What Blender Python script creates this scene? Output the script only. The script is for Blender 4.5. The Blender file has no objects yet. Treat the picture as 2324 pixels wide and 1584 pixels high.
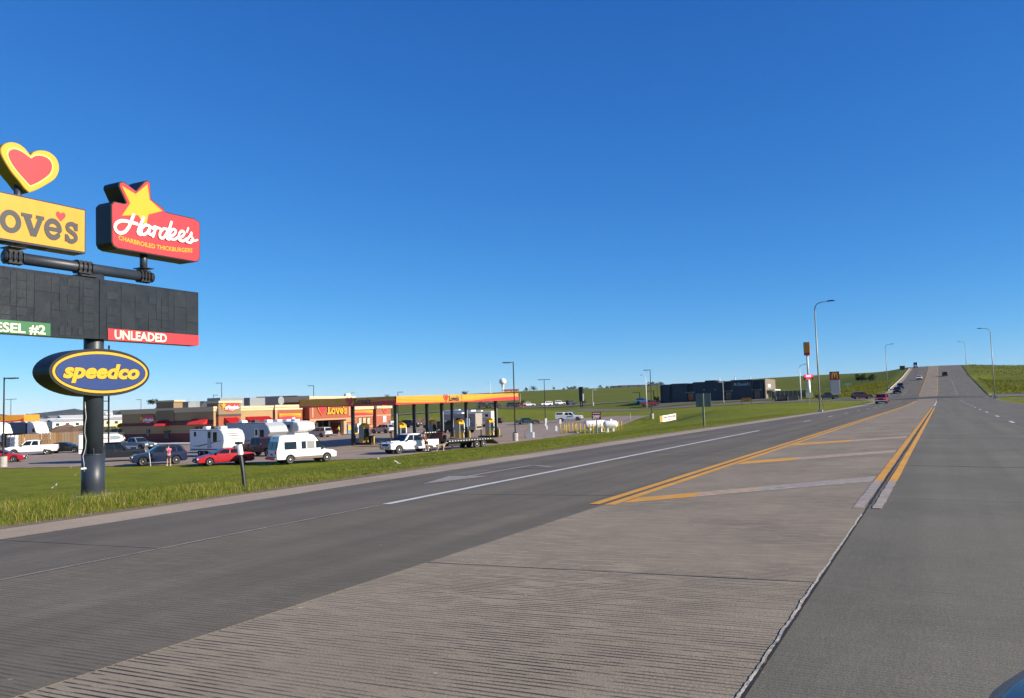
import bpy, bmesh, math, random
import numpy as np
from mathutils import Vector, Matrix, noise as mnoise
random.seed(7); np.random.seed(7)
SC = bpy.context.scene
COL = SC.collection
R_ = math.radians

# ------------------------------------------------------------------ camera
CAM_H = 1.45                      # eye height over the road crown
PW, PH, PF = 2324.0, 1584.0, 1882.0   # size and focal length of the survey picture, in its pixels
def _basis():
    ray = lambda x, y: np.array([(x - PW/2)/PF, -(y - PH/2)/PF, -1.0])
    y = ray(2138, 895); y /= np.linalg.norm(y)
    b = ray(1138, 925)
    up = np.cross(y, b); up /= np.linalg.norm(up)
    if up[1] < 0: up = -up
    return np.array([np.cross(y, up), y, up])
CB = _basis()                     # world axes expressed in the camera frame
cam_data = bpy.data.cameras.new('camera')
cam_data.sensor_width = 36.0
cam_data.lens = 36.0*PF/PW
cam_data.clip_start = 0.05
cam_data.clip_end = 60000.0
cam = bpy.data.objects.new('camera', cam_data)
m = Matrix(((*CB[0], 0), (*CB[1], 0), (*CB[2], CAM_H), (0, 0, 0, 1)))
cam.matrix_world = m
COL.objects.link(cam)
SC.camera = cam

# ------------------------------------------------------------------ sky, sun, exposure
SUN_AZ, SUN_EL = 6.0, 23.0        # degrees: azimuth from +X towards +Y
world = bpy.data.worlds.new('World'); SC.world = world
world.use_nodes = True
wn = world.node_tree.nodes; wl = world.node_tree.links
bg = wn['Background']
sky = wn.new('ShaderNodeTexSky'); sky.sky_type = 'NISHITA'
sky.sun_disc = False
sky.sun_elevation = R_(SUN_EL)
sky.sun_rotation = R_(90.0 - SUN_AZ)
sky.altitude = 3000.0
sky.air_density = 1.0; sky.dust_density = 0.0; sky.ozone_density = 10.0
# the deep, saturated blue of a phone camera: one tone curve per channel over the whole sky
_sp = wn.new('ShaderNodeSeparateColor'); _cb = wn.new('ShaderNodeCombineColor'); wl.new(sky.outputs[0], _sp.inputs[0])
for _k, (_g, _m) in enumerate(((1.36, .78), (.95, 1.0), (.60, 1.74))):
    _a = wn.new('ShaderNodeMath'); _a.operation = 'POWER'; _a.inputs[1].default_value = _g; wl.new(_sp.outputs[_k], _a.inputs[0])
    _b = wn.new('ShaderNodeMath'); _b.operation = 'MULTIPLY'; _b.inputs[1].default_value = _m; wl.new(_a.outputs[0], _b.inputs[0]); wl.new(_b.outputs[0], _cb.inputs[_k])
wl.new(_cb.outputs[0], bg.inputs[0])
bg.inputs[1].default_value = 0.110
sun_d = bpy.data.lights.new('sun', 'SUN')
sun_d.energy = 5.0; sun_d.angle = R_(0.53); sun_d.color = (1.0, 0.89, 0.72)
sun = bpy.data.objects.new('sun', sun_d)
sdir = Vector((math.cos(R_(SUN_AZ))*math.cos(R_(SUN_EL)), math.sin(R_(SUN_AZ))*math.cos(R_(SUN_EL)), math.sin(R_(SUN_EL))))
sun.rotation_euler = sdir.to_track_quat('Z', 'Y').to_euler()
sun.location = (60, 0, 60)
COL.objects.link(sun)
SC.view_settings.view_transform = 'Standard'
SC.view_settings.look = 'None'
SC.view_settings.gamma = 1.0
SC.view_settings.use_curve_mapping = False
SC.view_settings.exposure = 0.62
SC.cycles.max_bounces = 6
SC.cycles.transparent_max_bounces = 6
try: SC.cycles.use_denoising = True
except Exception: pass

# ------------------------------------------------------------------ survey helpers: picture point -> place
def ray(px, py): return CB @ np.array([(px - PW/2)/PF, -(py - PH/2)/PF, -1.0])
def at_depth(px, py, d):
    v = ray(px, py)*d; return Vector((v[0], v[1], v[2] + CAM_H))
def on_z(px, py, z):
    v = ray(px, py); t = (z - CAM_H)/v[2]; return Vector((v[0]*t, v[1]*t, z))
def on_x(px, py, x):
    v = ray(px, py); t = x/v[0]; return Vector((x, v[1]*t, v[2]*t + CAM_H))
def on_y(px, py, y):
    v = ray(px, py); t = y/v[1]; return Vector((v[0]*t, y, v[2]*t + CAM_H))
S_ = lambda x, y: (x/1.32186, y/1.32186)              # full photograph pixel -> survey pixel
Z1 = lambda x, y: S_(x/2.475, 400 + y/2.475)
Z2 = lambda x, y: S_(x/2.6406, 1000 + y/2.6406)
Z3 = lambda x, y: S_(380 + x/4.842, 1130 + y/4.842)
Z4 = lambda x, y: S_(840 + x/4.842, 1130 + y/4.842)
Z5 = lambda x, y: S_(1100 + x/4.842, 1080 + y/4.842)
Z6 = lambda x, y: S_(1500 + x/4.842, 1080 + y/4.842)
Z7 = lambda x, y: S_(1940 + x/4.842, 1080 + y/4.842)
ZL = lambda x, y: S_(x/5.28, 1120 + y/5.28)
ZM = lambda x, y: S_(280 + x/10.56, 1150 + y/10.56)
YAW = math.degrees(math.atan2(CB[1] @ np.array([1, 0, 0]), CB[0] @ np.array([1, 0, 0])))

# ------------------------------------------------------------------ materials
MATS = {}
def mat(name, col, rough=0.6, metal=0.0, var=0.0, vscale=3.0, bump=0.0, bscale=20.0, col2=None, coat=0.0, spec=0.5, emit=None, stretch=None):
    if name in MATS: return MATS[name]
    M = bpy.data.materials.new(name); M.use_nodes = True
    nt = M.node_tree; b = nt.nodes['Principled BSDF']
    b.inputs['Base Color'].default_value = (*col, 1)
    b.inputs['Roughness'].default_value = rough
    b.inputs['Metallic'].default_value = metal
    b.inputs['Specular IOR Level'].default_value = spec
    if coat: b.inputs['Coat Weight'].default_value = coat; b.inputs['Coat Roughness'].default_value = 0.06
    if emit: b.inputs['Emission Color'].default_value = (*emit[:3], 1); b.inputs['Emission Strength'].default_value = emit[3]
    if var or col2 or bump:
        tc = nt.nodes.new('ShaderNodeTexCoord'); src = tc.outputs['Object']
        if stretch:
            mp = nt.nodes.new('ShaderNodeMapping'); mp.inputs['Scale'].default_value = stretch
            nt.links.new(src, mp.inputs[0]); src = mp.outputs[0]
        n = nt.nodes.new('ShaderNodeTexNoise'); n.inputs['Scale'].default_value = vscale; n.inputs['Detail'].default_value = 6
        n.inputs['Roughness'].default_value = 0.65
        nt.links.new(src, n.inputs['Vector'])
        if var or col2:
            r = nt.nodes.new('ShaderNodeValToRGB')
            c2 = col2 or tuple(c*(1 + var) for c in col)
            c1 = col if col2 else tuple(c*(1 - var) for c in col)
            r.color_ramp.elements[0].color = (*c1, 1); r.color_ramp.elements[0].position = 0.3
            r.color_ramp.elements[1].color = (*c2, 1); r.color_ramp.elements[1].position = 0.7
            nt.links.new(n.outputs[0], r.inputs[0]); nt.links.new(r.outputs[0], b.inputs['Base Color'])
        if bump:
            n2 = nt.nodes.new('ShaderNodeTexNoise'); n2.inputs['Scale'].default_value = bscale; n2.inputs['Detail'].default_value = 4
            nt.links.new(src, n2.inputs['Vector'])
            bp = nt.nodes.new('ShaderNodeBump'); bp.inputs['Strength'].default_value = bump; bp.inputs['Distance'].default_value = 0.02
            nt.links.new(n2.outputs[0], bp.inputs['Height']); nt.links.new(bp.outputs[0], b.inputs['Normal'])
    MATS[name] = M
    return M
def paint(name, col, metal=0.0, rough=0.38): return mat(name, col, rough=rough, metal=metal*.6, coat=0.30, var=0.05, vscale=2, spec=.4)
W_ = mat('white_paint', (0.80, 0.80, 0.78), 0.45, var=0.03)
BLACK = mat('black_metal', (0.012, 0.012, 0.014), 0.45, var=0.2)
NAVY = mat('dark_slate_steel', (0.030, 0.038, 0.055), 0.42, var=0.12, vscale=2.5, bump=0.15, bscale=60)
GLASS = mat('tinted_glass', (0.010, 0.013, 0.016), 0.06, spec=0.6, var=0.2, vscale=1.2)
RUBBER = mat('tyre_rubber', (0.018, 0.018, 0.018), 0.85, var=0.2, vscale=8)
RIM = mat('alloy_rim', (0.62, 0.62, 0.63), 0.35, metal=0.6, var=0.08, vscale=6)
CHROME = mat('chrome', (0.75, 0.75, 0.76), 0.18, metal=1.0, var=0.05)
TRIM = mat('black_trim', (0.015, 0.015, 0.016), 0.6, var=0.2)
TAIL = mat('tail_light_red', (0.45, 0.012, 0.012), 0.2, var=0.1, coat=0.5)
HEAD = mat('head_light_glass', (0.75, 0.76, 0.78), 0.12, var=0.05, coat=0.6)
CONC = mat('weathered_concrete', (0.40, 0.375, 0.33), 0.85, var=0.22, vscale=4, bump=0.3)
STEEL = mat('galvanised_steel', (0.36, 0.38, 0.39), 0.45, metal=0.5, var=0.1, vscale=5)
YEL = mat('sign_yellow', (0.72, 0.31, 0.030), 0.4, var=0.09, vscale=1.2, stretch=(1, 1.6, .25))
YEL2 = mat('sign_bright_yellow', (0.74, 0.37, 0.018), 0.4, var=0.04)
REDS = mat('sign_red', (0.60, 0.040, 0.048), 0.4, var=0.04)
CREAM = mat('cream_letters', (0.84, 0.78, 0.58), 0.5, var=0.03)
DKGREY = mat('charcoal_letters', (0.055, 0.055, 0.055), 0.5, var=0.1)
BLUES = mat('sign_blue', (0.020, 0.046, 0.17), 0.4, var=0.04)
GREENS = mat('sign_green', (0.035, 0.16, 0.065), 0.45, var=0.05)
ORANGE = mat('sign_orange', (0.80, 0.20, 0.025), 0.4, var=0.04)

# ------------------------------------------------------------------ mesh building
class MB:
    """Collects shapes; build() links them as ONE mesh object."""
    def __init__(s): s.v = []; s.f = []; s.mi = []; s.cur = 0
    def add(s, vs, fs):
        o = len(s.v); s.v += [tuple(v) for v in vs]; s.f += [tuple(i + o for i in f) for f in fs]; s.mi += [s.cur]*len(fs); return s
    def box(s, c, d, rz=0.0, taper=1.0):
        x, y, z = d[0]/2, d[1]/2, d[2]/2; ca, sa = math.cos(rz), math.sin(rz); vs = []
        for k, t in ((-z, 1.0), (z, taper)):
            for a, b in ((-x, -y), (x, -y), (x, y), (-x, y)):
                a *= t; b *= t; vs.append((c[0] + a*ca - b*sa, c[1] + a*sa + b*ca, c[2] + k))
        return s.add(vs, [(3, 2, 1, 0), (4, 5, 6, 7), (0, 1, 5, 4), (1, 2, 6, 5), (2, 3, 7, 6), (3, 0, 4, 7)])
    def slab(s, pts, n, t):
        """polygon pts thickened by t along -n"""
        pts = [Vector(p) for p in pts]; n = Vector(n).normalized(); k = len(pts)
        return s.add(pts + [p - n*t for p in pts], [tuple(range(k)), tuple(range(2*k - 1, k - 1, -1))] + [(i, i + k, (i + 1) % k + k, (i + 1) % k) for i in range(k)])
    def cyl(s, p0, p1, r0, r1=None, n=12, caps=True):
        r1 = r0 if r1 is None else r1; p0, p1 = Vector(p0), Vector(p1); d = (p1 - p0).normalized()
        u = d.orthogonal().normalized(); w = d.cross(u); vs = []
        for p, r in ((p0, r0), (p1, r1)):
            for i in range(n):
                a = 2*math.pi*i/n; vs.append(p + u*(r*math.cos(a)) + w*(r*math.sin(a)))
        fs = [(i, (i + 1) % n, (i + 1) % n + n, i + n) for i in range(n)]
        if caps: fs += [tuple(range(n - 1, -1, -1)), tuple(range(n, 2*n))]
        return s.add(vs, fs)
    def tube(s, pts, r, n=6):
        pts = [Vector(p) for p in pts]; rs = r if isinstance(r, (list, tuple)) else [r]*len(pts); vs = []; fs = []
        up = None
        for i, p in enumerate(pts):
            d = (pts[min(i + 1, len(pts) - 1)] - pts[max(i - 1, 0)]).normalized()
            if up is None: up = d.orthogonal().normalized()
            u = (up - d*up.dot(d)); u = u.normalized() if u.length > 1e-4 else d.orthogonal().normalized(); up = u; w = d.cross(u)
            for k in range(n):
                a = 2*math.pi*k/n; vs.append(p + u*(rs[i]*math.cos(a)) + w*(rs[i]*math.sin(a)))
        for i in range(len(pts) - 1):
            for k in range(n): fs.append((i*n + k, i*n + (k + 1) % n, (i + 1)*n + (k + 1) % n, (i + 1)*n + k))
        fs += [tuple(range(n - 1, -1, -1)), tuple(range((len(pts) - 1)*n, len(pts)*n))]
        return s.add(vs, fs)
    def lathe(s, prof, c=(0, 0, 0), n=16, axis='Z'):
        vs = []; fs = []
        for r, h in prof:
            for k in range(n):
                a = 2*math.pi*k/n; x, y = r*math.cos(a), r*math.sin(a)
                vs.append((c[0] + x, c[1] + y, c[2] + h) if axis == 'Z' else (c[0] + x, c[1] + h, c[2] + y))
        for i in range(len(prof) - 1):
            for k in range(n):
                q = (i*n + k, i*n + (k + 1) % n, (i + 1)*n + (k + 1) % n, (i + 1)*n + k)
                fs.append(q if axis == 'Z' else q[::-1])
        if prof[0][0] > 1e-6: fs.append(tuple(range(n))[::-1] if axis == 'Z' else tuple(range(n)))
        if prof[-1][0] > 1e-6:
            t = tuple(range((len(prof) - 1)*n, len(prof)*n)); fs.append(t if axis == 'Z' else t[::-1])
        return s.add(vs, fs)
    def prism(s, poly, wf, e=0.05):
        """side outline poly [(x,z)] across y, half width wf(z), edges eased by e"""
        k = len(poly)
        area = sum(poly[i][0]*poly[(i + 1) % k][1] - poly[(i + 1) % k][0]*poly[i][1] for i in range(k))
        if area < 0: poly = poly[::-1]
        def inset(q):
            out = []
            for i in range(k):
                a, b, c = poly[i - 1], poly[i], poly[(i + 1) % k]
                n1 = Vector((-(b[1] - a[1]), b[0] - a[0])); n2 = Vector((-(c[1] - b[1]), c[0] - b[0]))
                if n1.length < 1e-6 or n2.length < 1e-6: n1 = n2 = n1 + n2
                nn = n1.normalized() + n2.normalized()
                nn = nn.normalized() if nn.length > 1e-4 else Vector((0, 0))
                out.append((b[0] + nn[0]*q, b[1] + nn[1]*q))
            return out
        layers = [(-1, inset(e), 0.0), (-1, inset(e*0.28), e*0.3), (-1, poly, e), (1, poly, e), (1, inset(e*0.28), e*0.3), (1, inset(e), 0.0)]
        vs = []
        for sg, pl, off in layers:
            for j, (x, z) in enumerate(pl): vs.append((x, sg*(wf(z) - off), z))
        fs = [tuple(range(k)), tuple(range(5*k, 6*k))[::-1]]
        for l in range(5):
            for i in range(k): fs.append((l*k + i, (l + 1)*k + i, (l + 1)*k + (i + 1) % k, l*k + (i + 1) % k))
        return s.add(vs, [f[::-1] for f in fs])
    def build(s, name, mats, parent=None, smooth=False, world=False, fix=False):
        me = bpy.data.meshes.new(name)
        vs = s.v
        if world and parent is not None:
            inv = (Matrix.Translation(parent.location) @ parent.rotation_euler.to_matrix().to_4x4()).inverted()
            if parent.parent is not None:
                q = parent.parent
                inv = inv @ (Matrix.Translation(q.location) @ q.rotation_euler.to_matrix().to_4x4()).inverted()
            vs = [tuple(inv @ Vector(v)) for v in vs]
        me.from_pydata(vs, [], s.f)
        for mm in (mats if isinstance(mats, (list, tuple)) else [mats]): me.materials.append(mm)
        if any(s.mi): me.polygons.foreach_set('material_index', s.mi)
        if smooth: me.polygons.foreach_set('use_smooth', [True]*len(me.polygons))
        if fix:
            b = bmesh.new(); b.from_mesh(me); bmesh.ops.recalc_face_normals(b, faces=b.faces); b.to_mesh(me); b.free()
        me.update()
        return link(name, me, parent)
def link(name, me, parent=None):
    o = bpy.data.objects.new(name, me); COL.objects.link(o)
    if parent is not None: o.parent = parent
    return o
def tag(o, label=None, cat=None, group=None, kind=None):
    if label: o['label'] = label
    if cat: o['category'] = cat
    if group: o['group'] = group
    if kind: o['kind'] = kind
    return o
def thing(name, label, cat, loc=(0, 0, 0), rotz=0.0, group=None):
    o = bpy.data.objects.new(name, None); COL.objects.link(o)
    o.location = loc; o.rotation_euler = (0, 0, rotz); o.empty_display_size = 0.3
    return tag(o, label, cat, group)
def dup(root, label, loc, rotz, group=None):
    def cp(o, p):
        c = o.copy(); COL.objects.link(c)
        if p is not None: c.parent = p
        for ch in o.children: cp(ch, c)
        return c
    r = cp(root, None); r.location = loc; r.rotation_euler = (0, 0, rotz); r['label'] = label
    if group: r['group'] = group
    return r
# --- writing
def text_geo(txt, bold=0.0, shear=0.0, spacing=1.0):
    """outline of a word as flat polygons, height of a capital = 1, starting at x = 0"""
    cu = bpy.data.curves.new('lettering', 'FONT'); cu.body = txt; cu.size = 1.0; cu.offset = bold; cu.shear = shear
    cu.space_character = spacing; cu.resolution_u = 3; cu.fill_mode = 'FRONT'
    ob = bpy.data.objects.new('lettering', cu); COL.objects.link(ob)
    dg = bpy.context.evaluated_depsgraph_get(); dg.update()
    me = ob.evaluated_get(dg).to_mesh()
    vs = [(v.co.x, v.co.y) for v in me.vertices]; fs = [tuple(p.vertices) for p in me.polygons]
    ob.evaluated_get(dg).to_mesh_clear()
    bpy.data.objects.remove(ob); bpy.data.curves.remove(cu)
    x0 = min(v[0] for v in vs); k = 1/0.70
    vs = [((x - x0)*k, y*k) for x, y in vs]
    return vs, fs, max(v[0] for v in vs)
def catmull(pts, n=6, closed=False):
    P = [Vector(p) for p in pts]; k = len(P); out = []
    for i in range(k if closed else k - 1):
        g = (lambda j: P[j % k]) if closed else (lambda j: P[max(0, min(k - 1, j))])
        a, b, c, d = g(i - 1), g(i), g(i + 1), g(i + 2)
        for t in range(n):
            t /= n
            out.append(0.5*((2*b) + (c - a)*t + (2*a - 5*b + 4*c - d)*t*t + (3*b - a - 3*c + d)*t**3))
    if not closed: out.append(P[-1])
    return out
def stroke_geo(pts, w, n=5, closed=False, straight=False):
    """a pen stroke as a flat ribbon of width w (or per-end widths)"""
    P = [Vector(p) for p in pts] if straight else catmull(pts, n, closed); k = len(P); vs = []; fs = []
    for i, p in enumerate(P):
        if closed: d = P[(i + 1) % k] - P[i - 1]
        else: d = P[min(i + 1, k - 1)] - P[max(i - 1, 0)]
        d = d.normalized() if d.length > 1e-6 else Vector((1, 0)); q = Vector((-d[1], d[0]))
        ww = w if not isinstance(w, (tuple, list)) else w[0] + (w[1] - w[0])*i/max(1, k - 1)
        vs += [tuple(p + q*ww/2), tuple(p - q*ww/2)]
    for i in range(k if closed else k - 1):
        j = (i + 1) % k; fs.append((2*i, 2*i + 1, 2*j + 1, 2*j))
    if not closed:
        for e, sg in ((0, 1), (k - 1, -1)):
            p = P[e]; d = (P[1] - P[0]) if e == 0 else (P[-1] - P[-2]); d = d.normalized(); q = Vector((-d[1], d[0]))
            ww = w if not isinstance(w, (tuple, list)) else w[0 if e == 0 else 1]
            o = len(vs)
            for t in range(7):
                a = math.pi*t/6; vs.append(tuple(p + q*(ww/2*math.cos(a)) - d*sg*(ww/2*math.sin(a))))
            fs.append(tuple(range(o, o + 7)) if sg > 0 else tuple(range(o + 6, o - 1, -1)))
    return vs, fs
def put(mb, geo, f, step=0.0):
    """geo = list of (verts2d, faces); f maps (u, v, lift) -> place; each layer lifted a little"""
    for i, (vs, fs) in enumerate(geo):
        mb.add([f(u, v, i*step + (k*step*.03 if step else 0)) for k, (u, v) in enumerate(vs)], fs)
def poly(pts): return ([tuple(p) for p in pts], [tuple(range(len(pts)))])
HEART = [(0, .62), (.12, .80), (.32, .90), (.52, .84), (.64, .66), (.64, .42), (.50, .16), (.26, -.12), (0, -.42)]
HEART = catmull(HEART[:], 4)
HEART = [(p[0], p[1]) for p in HEART]; HEART = HEART + [(-x, y) for x, y in HEART[-2:0:-1]]
HEART = [(x/1.3, (y + .42)/1.3) for x, y in HEART]           # width 1, point at the origin
def ring(cx, cy, rx, ry, w, n=28):
    vs = []; fs = []
    for i in range(n):
        a = 2*math.pi*i/n; c, s = math.cos(a), math.sin(a)
        vs += [(cx + rx*c, cy + ry*s), (cx + (rx - w)*c, cy + (ry - w*.82)*s)]
    for i in range(n):
        j = (i + 1) % n; fs.append((2*i, 2*i + 1, 2*j + 1, 2*j))
    return vs, fs
def loves_geo():
    """slab lettered word, x-height 1; returns (dark letters, red apostrophe heart, width)"""
    g = []
    g.append(poly([(0, 0), (1.12, 0), (1.12, .46), (.92, .46), (.86, .24), (.62, .24), (.62, 1.28), (.80, 1.28), (.80, 1.5), (0, 1.5), (0, 1.28), (.24, 1.28), (.24, .22), (0, .22)]))
    g.append(ring(1.72, .5, .58, .54, .30))
    g.append(poly([(2.28, 1.02), (2.90, 1.02), (2.90, .84), (2.80, .84), (3.00, .34), (3.20, .84), (3.10, .84), (3.10, 1.02), (3.58, 1.02), (3.58, .84), (3.50, .84), (3.14, -.02), (2.82, -.02), (2.42, .84), (2.28, .84)]))
    e = []
    for i in range(24):
        a = math.radians(-38 + (398 - 0)*i/23*0.86 + 38*0); e.append((4.10 + .40*math.cos(a + .0) , .5 + .40*math.sin(a)))
    arc = [(4.10 + .39*math.cos(math.radians(t)), .5 + .40*math.sin(math.radians(t))) for t in range(0, 321, 16)]
    g.append(stroke_geo(arc, .27, straight=True)); g.append(poly([(3.76, .40), (4.5, .40), (4.5, .60), (3.76, .60)]))
    s = [(5.46, .74), (5.36, .90), (5.14, .92), (4.96, .82), (4.98, .64), (5.20, .52), (5.42, .40), (5.46, .22), (5.30, .09), (5.06, .08), (4.92, .26)]
    g.append(stroke_geo(s, .23)); g.append(poly([(5.38, .62), (5.58, .62), (5.58, 1.0), (5.46, 1.0)])); g.append(poly([(4.80, .02), (4.92, .02), (4.98, .38), (4.80, .38)]))
    h = [poly([(4.66 + .44*x, .98 + .46*y) for x, y in HEART])]
    return g, h, 5.6
LG, LH, LW = loves_geo()
_HZ = [  # pen strokes of the script word, read off the roadside sign
 ([(985,607),(966,655),(948,698),(915,735),(872,737),(847,703),(858,668),(897,650),(950,658),(1010,674)], 24),
 ([(1058,627),(1038,680),(1018,735),(1034,750)], 25),
 ([(1108,694),(1078,682),(1048,702),(1040,735),(1058,753),(1085,737),(1107,700),(1097,740),(1116,755),(1130,742)], 21),
 ([(1124,706),(1146,694),(1140,730),(1128,766)], 21), ([(1140,722),(1158,703),(1180,708)], 19),
 ([(1238,716),(1206,710),(1180,740),(1182,774),(1206,776),(1233,736)], 21), ([(1264,662),(1246,720),(1230,776),(1248,786)], 23),
 ([(1252,766),(1284,752),(1296,724),(1274,714),(1252,742),(1256,780),(1286,788),(1312,772)], 20),
 ([(1318,778),(1348,764),(1360,738),(1338,727),(1318,756),(1322,792),(1350,800),(1376,784)], 20),
 ([(1388,706),(1378,732)], 17),
 ([(1374,796),(1398,766),(1414,738),(1410,764),(1424,790),(1404,812),(1376,806)], 19), ([(1408,796),(1432,800),(1456,792)], 15)]
# ------------------------------------------------------------------ ground shape
_PY = np.array([-400, 100, 140, 170, 190, 205, 220, 240, 259, 300, 344, 400, 450, 475, 500, 560, 700, 3000.])
_PZ = np.array([0, 0, .05, .2, .5, .95, 1.6, 2.6, 3.6, 5.8, 8.2, 11.9, 15.3, 16.2, 16.5, 15.2, 11, -20.])
_YY = np.arange(-400, 3000, 2.0); _k = np.exp(-0.5*(np.arange(-12, 13)/4.5)**2); _k /= _k.sum()
_ZZ = np.convolve(np.pad(np.interp(_YY, _PY, _PZ), 12, mode='edge'), _k, mode='valid')
CROWN, XC, XL, XR = 0.015, -0.95, -12.92, 8.8
def prof(Y): return np.interp(Y, _YY, _ZZ)
def road_z(X, Y): return prof(Y) - CROWN*abs(X - XC)
_cp = []
def cp_px(px, py, d):
    p = at_depth(px, py, d); _cp.append((p.x, p.y, p.z))
for X in (-150, -135, -115, -95, -75, -60, -43):
    for Y in (20, 48, 75, 100, 125, 140): _cp.append((X, Y, -2.6))
for X in (-46, -75, -110, -160): _cp.append((X, -30, -2.5))
for Y in (-60, -20, 10, 40, 70, 100): _cp += [(-13.2, Y, -.2), (9.2, Y, -.2), (-30, Y, -1.42), (24, Y, -.6), (60, Y, .5)]
for Y in (140, 170, 205, 240, 300, 344, 400, 450, 500): _cp += [(-13.2, Y, float(prof(Y)) - .2), (9.2, Y, float(prof(Y)) - .2)]
_cp += [(-25.7, 18.6, -1.18), (-66, 153, -1.75), (-77, 157, -2.2), (-47.5, 149, -1.6), (-36.5, 121, -1.6), (-20, 79, -.75)]
for a in [(1230, 926, 265), (1100, 927, 262), (1330, 919, 285), (1470, 925, 240), (1600, 935, 140), (1693, 917, 200), (1800, 911.5, 195), (1497, 911.5, 253), (1600, 909, 246), (1740, 904.6, 235),
          (1185, 889, 1000), (1300, 884, 1000), (1400, 881, 950), (1500, 878, 900), (1600, 870, 850), (1760, 857, 750), (1900, 849, 650), (2000, 845, 600), (2070, 841, 540),
          (900, 904, 1000), (1050, 896, 1000), (600, 917, 900), (480, 926, 900), (400, 938, 1200), (300, 944, 1500), (150, 947, 3000), (0, 950, 3000), (-300, 958, 3000),
          (1200, 908, 480), (1300, 903, 480), (1450, 897, 460), (1600, 890, 460), (1850, 884, 400), (1950, 873, 330), (1770, 900, 290), (1050, 915, 480), (900, 924, 480), (700, 936, 480),
          (2324, 829, 420), (2250, 831, 430), (2200, 834, 450), (2400, 826, 420), (2290, 866, 280), (2230, 872, 285), (2324, 884, 212), (2500, 850, 300), (2600, 830, 450),
          (100, 972, 330), (300, 968, 330), (-100, 976, 330), (500, 955, 330), (150, 960, 800), (0, 962, 800), (300, 953, 800)]: cp_px(*a)
for px, py, d in [(1185, 889, 1000), (1300, 884, 1000), (1400, 881, 950), (1500, 878, 900), (1600, 870, 850), (1760, 857, 750), (1900, 849, 650), (2000, 845, 600), (1050, 896, 1000), (900, 904, 1000), (600, 917, 900)]: cp_px(px, py + 9, d*1.35); cp_px(px, py + 14, d*1.9)
for a in range(0, 360, 30):
    for r, z in ((1500, 6), (6000, 10)):
        x, y = r*math.cos(R_(a)), r*math.sin(R_(a))
        if y < 300 or abs(x) > y*1.6: _cp.append((x, y, z if x > -200 else -4 if r < 3000 else 8))
_cp.append((-2500, 6000, 22)); _cp.append((0, 6000, -10)); _cp.append((2500, 6000, 10)); _cp.append((-300, 1900, 5)); _cp.append((100, 1500, 0)); _cp.append((-900, 1700, 6))
_cp = np.array(_cp)
def _warp(x, y):
    r = np.hypot(x, y) + 1e-9; k = np.arcsinh(r/120.)*120./r; return x*k, y*k
_wx, _wy = _warp(_cp[:, 0], _cp[:, 1]); _n = len(_cp)
_phi = lambda dx, dy: np.sqrt(dx*dx + dy*dy + 9.0)
_A = np.zeros((_n + 3, _n + 3)); _A[:_n, :_n] = _phi(_wx[:, None] - _wx, _wy[:, None] - _wy) - np.eye(_n)*0.05
_A[:_n, _n] = 1; _A[:_n, _n + 1] = _wx; _A[:_n, _n + 2] = _wy; _A[_n:, :_n] = _A[:_n, _n:].T
_sol = np.linalg.solve(_A, np.concatenate([_cp[:, 2], [0, 0, 0]]))
def rbf(X, Y):
    X = np.asarray(X, float); Y = np.asarray(Y, float); sh = np.broadcast(X, Y).shape
    x, y = _warp(np.broadcast_to(X, sh).ravel(), np.broadcast_to(Y, sh).ravel()); out = np.empty(x.size)
    for i in range(0, x.size, 20000):
        a, b = x[i:i + 20000], y[i:i + 20000]
        out[i:i + 20000] = _phi(a[:, None] - _wx, b[:, None] - _wy) @ _sol[:_n] + _sol[_n] + a*_sol[_n + 1] + b*_sol[_n + 2]
    return out.reshape(sh)
def smooth(t): t = np.clip(t, 0, 1); return t*t*(3 - 2*t)
def land_z(X, Y):
    X = np.asarray(X, float); Y = np.asarray(Y, float)
    z = rbf(X, Y)
    # the lot is dead level
    w = smooth((-40.5 - X)/2.5)*smooth((X + 145)/12)*smooth((Y - 25)/12)*smooth((146 - Y)/16); z = z*(1 - w) - 2.6*w
    far = smooth((720 - Y)/120)
    e = np.where(X < XC, smooth((X - (XL - 8))/8.), smooth((XR + 8 - X)/8.))*far
    z = z*(1 - e) + (prof(Y) - CROWN*np.abs(np.clip(X, XL, XR) - XC) - .01)*e
    inside = (X > XL + .1) & (X < XR - .1)
    return np.where(inside, z - .35*far, z)
def gz(x, y): return float(land_z(np.array([x]), np.array([y]))[0])
def ground(px, py):
    """where the line of sight through a point of the survey picture meets the ground"""
    v = ray(px, py); t = np.concatenate([np.linspace(3, 400, 3000), np.linspace(400, 4000, 2000)])
    z = v[2]*t + CAM_H; g = land_z(v[0]*t, v[1]*t); i = np.argmax(z < g)
    if not (z < g).any(): i = len(t) - 1
    return Vector((v[0]*t[i], v[1]*t[i], g[i]))
def stand(px, d):
    """the ground below a column of the survey picture at a given distance"""
    p = at_depth(px, 900, d); return Vector((p.x, p.y, gz(p.x, p.y)))
def _geo(a, b, r, s0):
    out = [a]; s = s0
    while abs(out[-1] - a) < abs(b - a): out.append(out[-1] + (s if b > a else -s)); s *= r
    return out
_gx = sorted(set(_geo(-134, -14000, 1.055, 1.6) + list(np.arange(-134, -14, 1.4)) + [-14, -13.4, XL - .03, XL + .12, -8, XC, 4, XR - .12, XR + .03, 9.4, 10.4] + list(np.arange(12, 44, 1.6)) + _geo(44, 9000, 1.1, 2.5)))
_gy = sorted(set(_geo(-2, -3000, 1.12, 2) + list(np.arange(-2, 172, 1.3)) + list(np.arange(172, 330, 2.0)) + _geo(330, 14000, 1.03, 2.6)))
GX, GY = np.array(_gx), np.array(_gy)
GXX, GYY = np.meshgrid(GX, GY)
GZZ = land_z(GXX, GYY)
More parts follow.
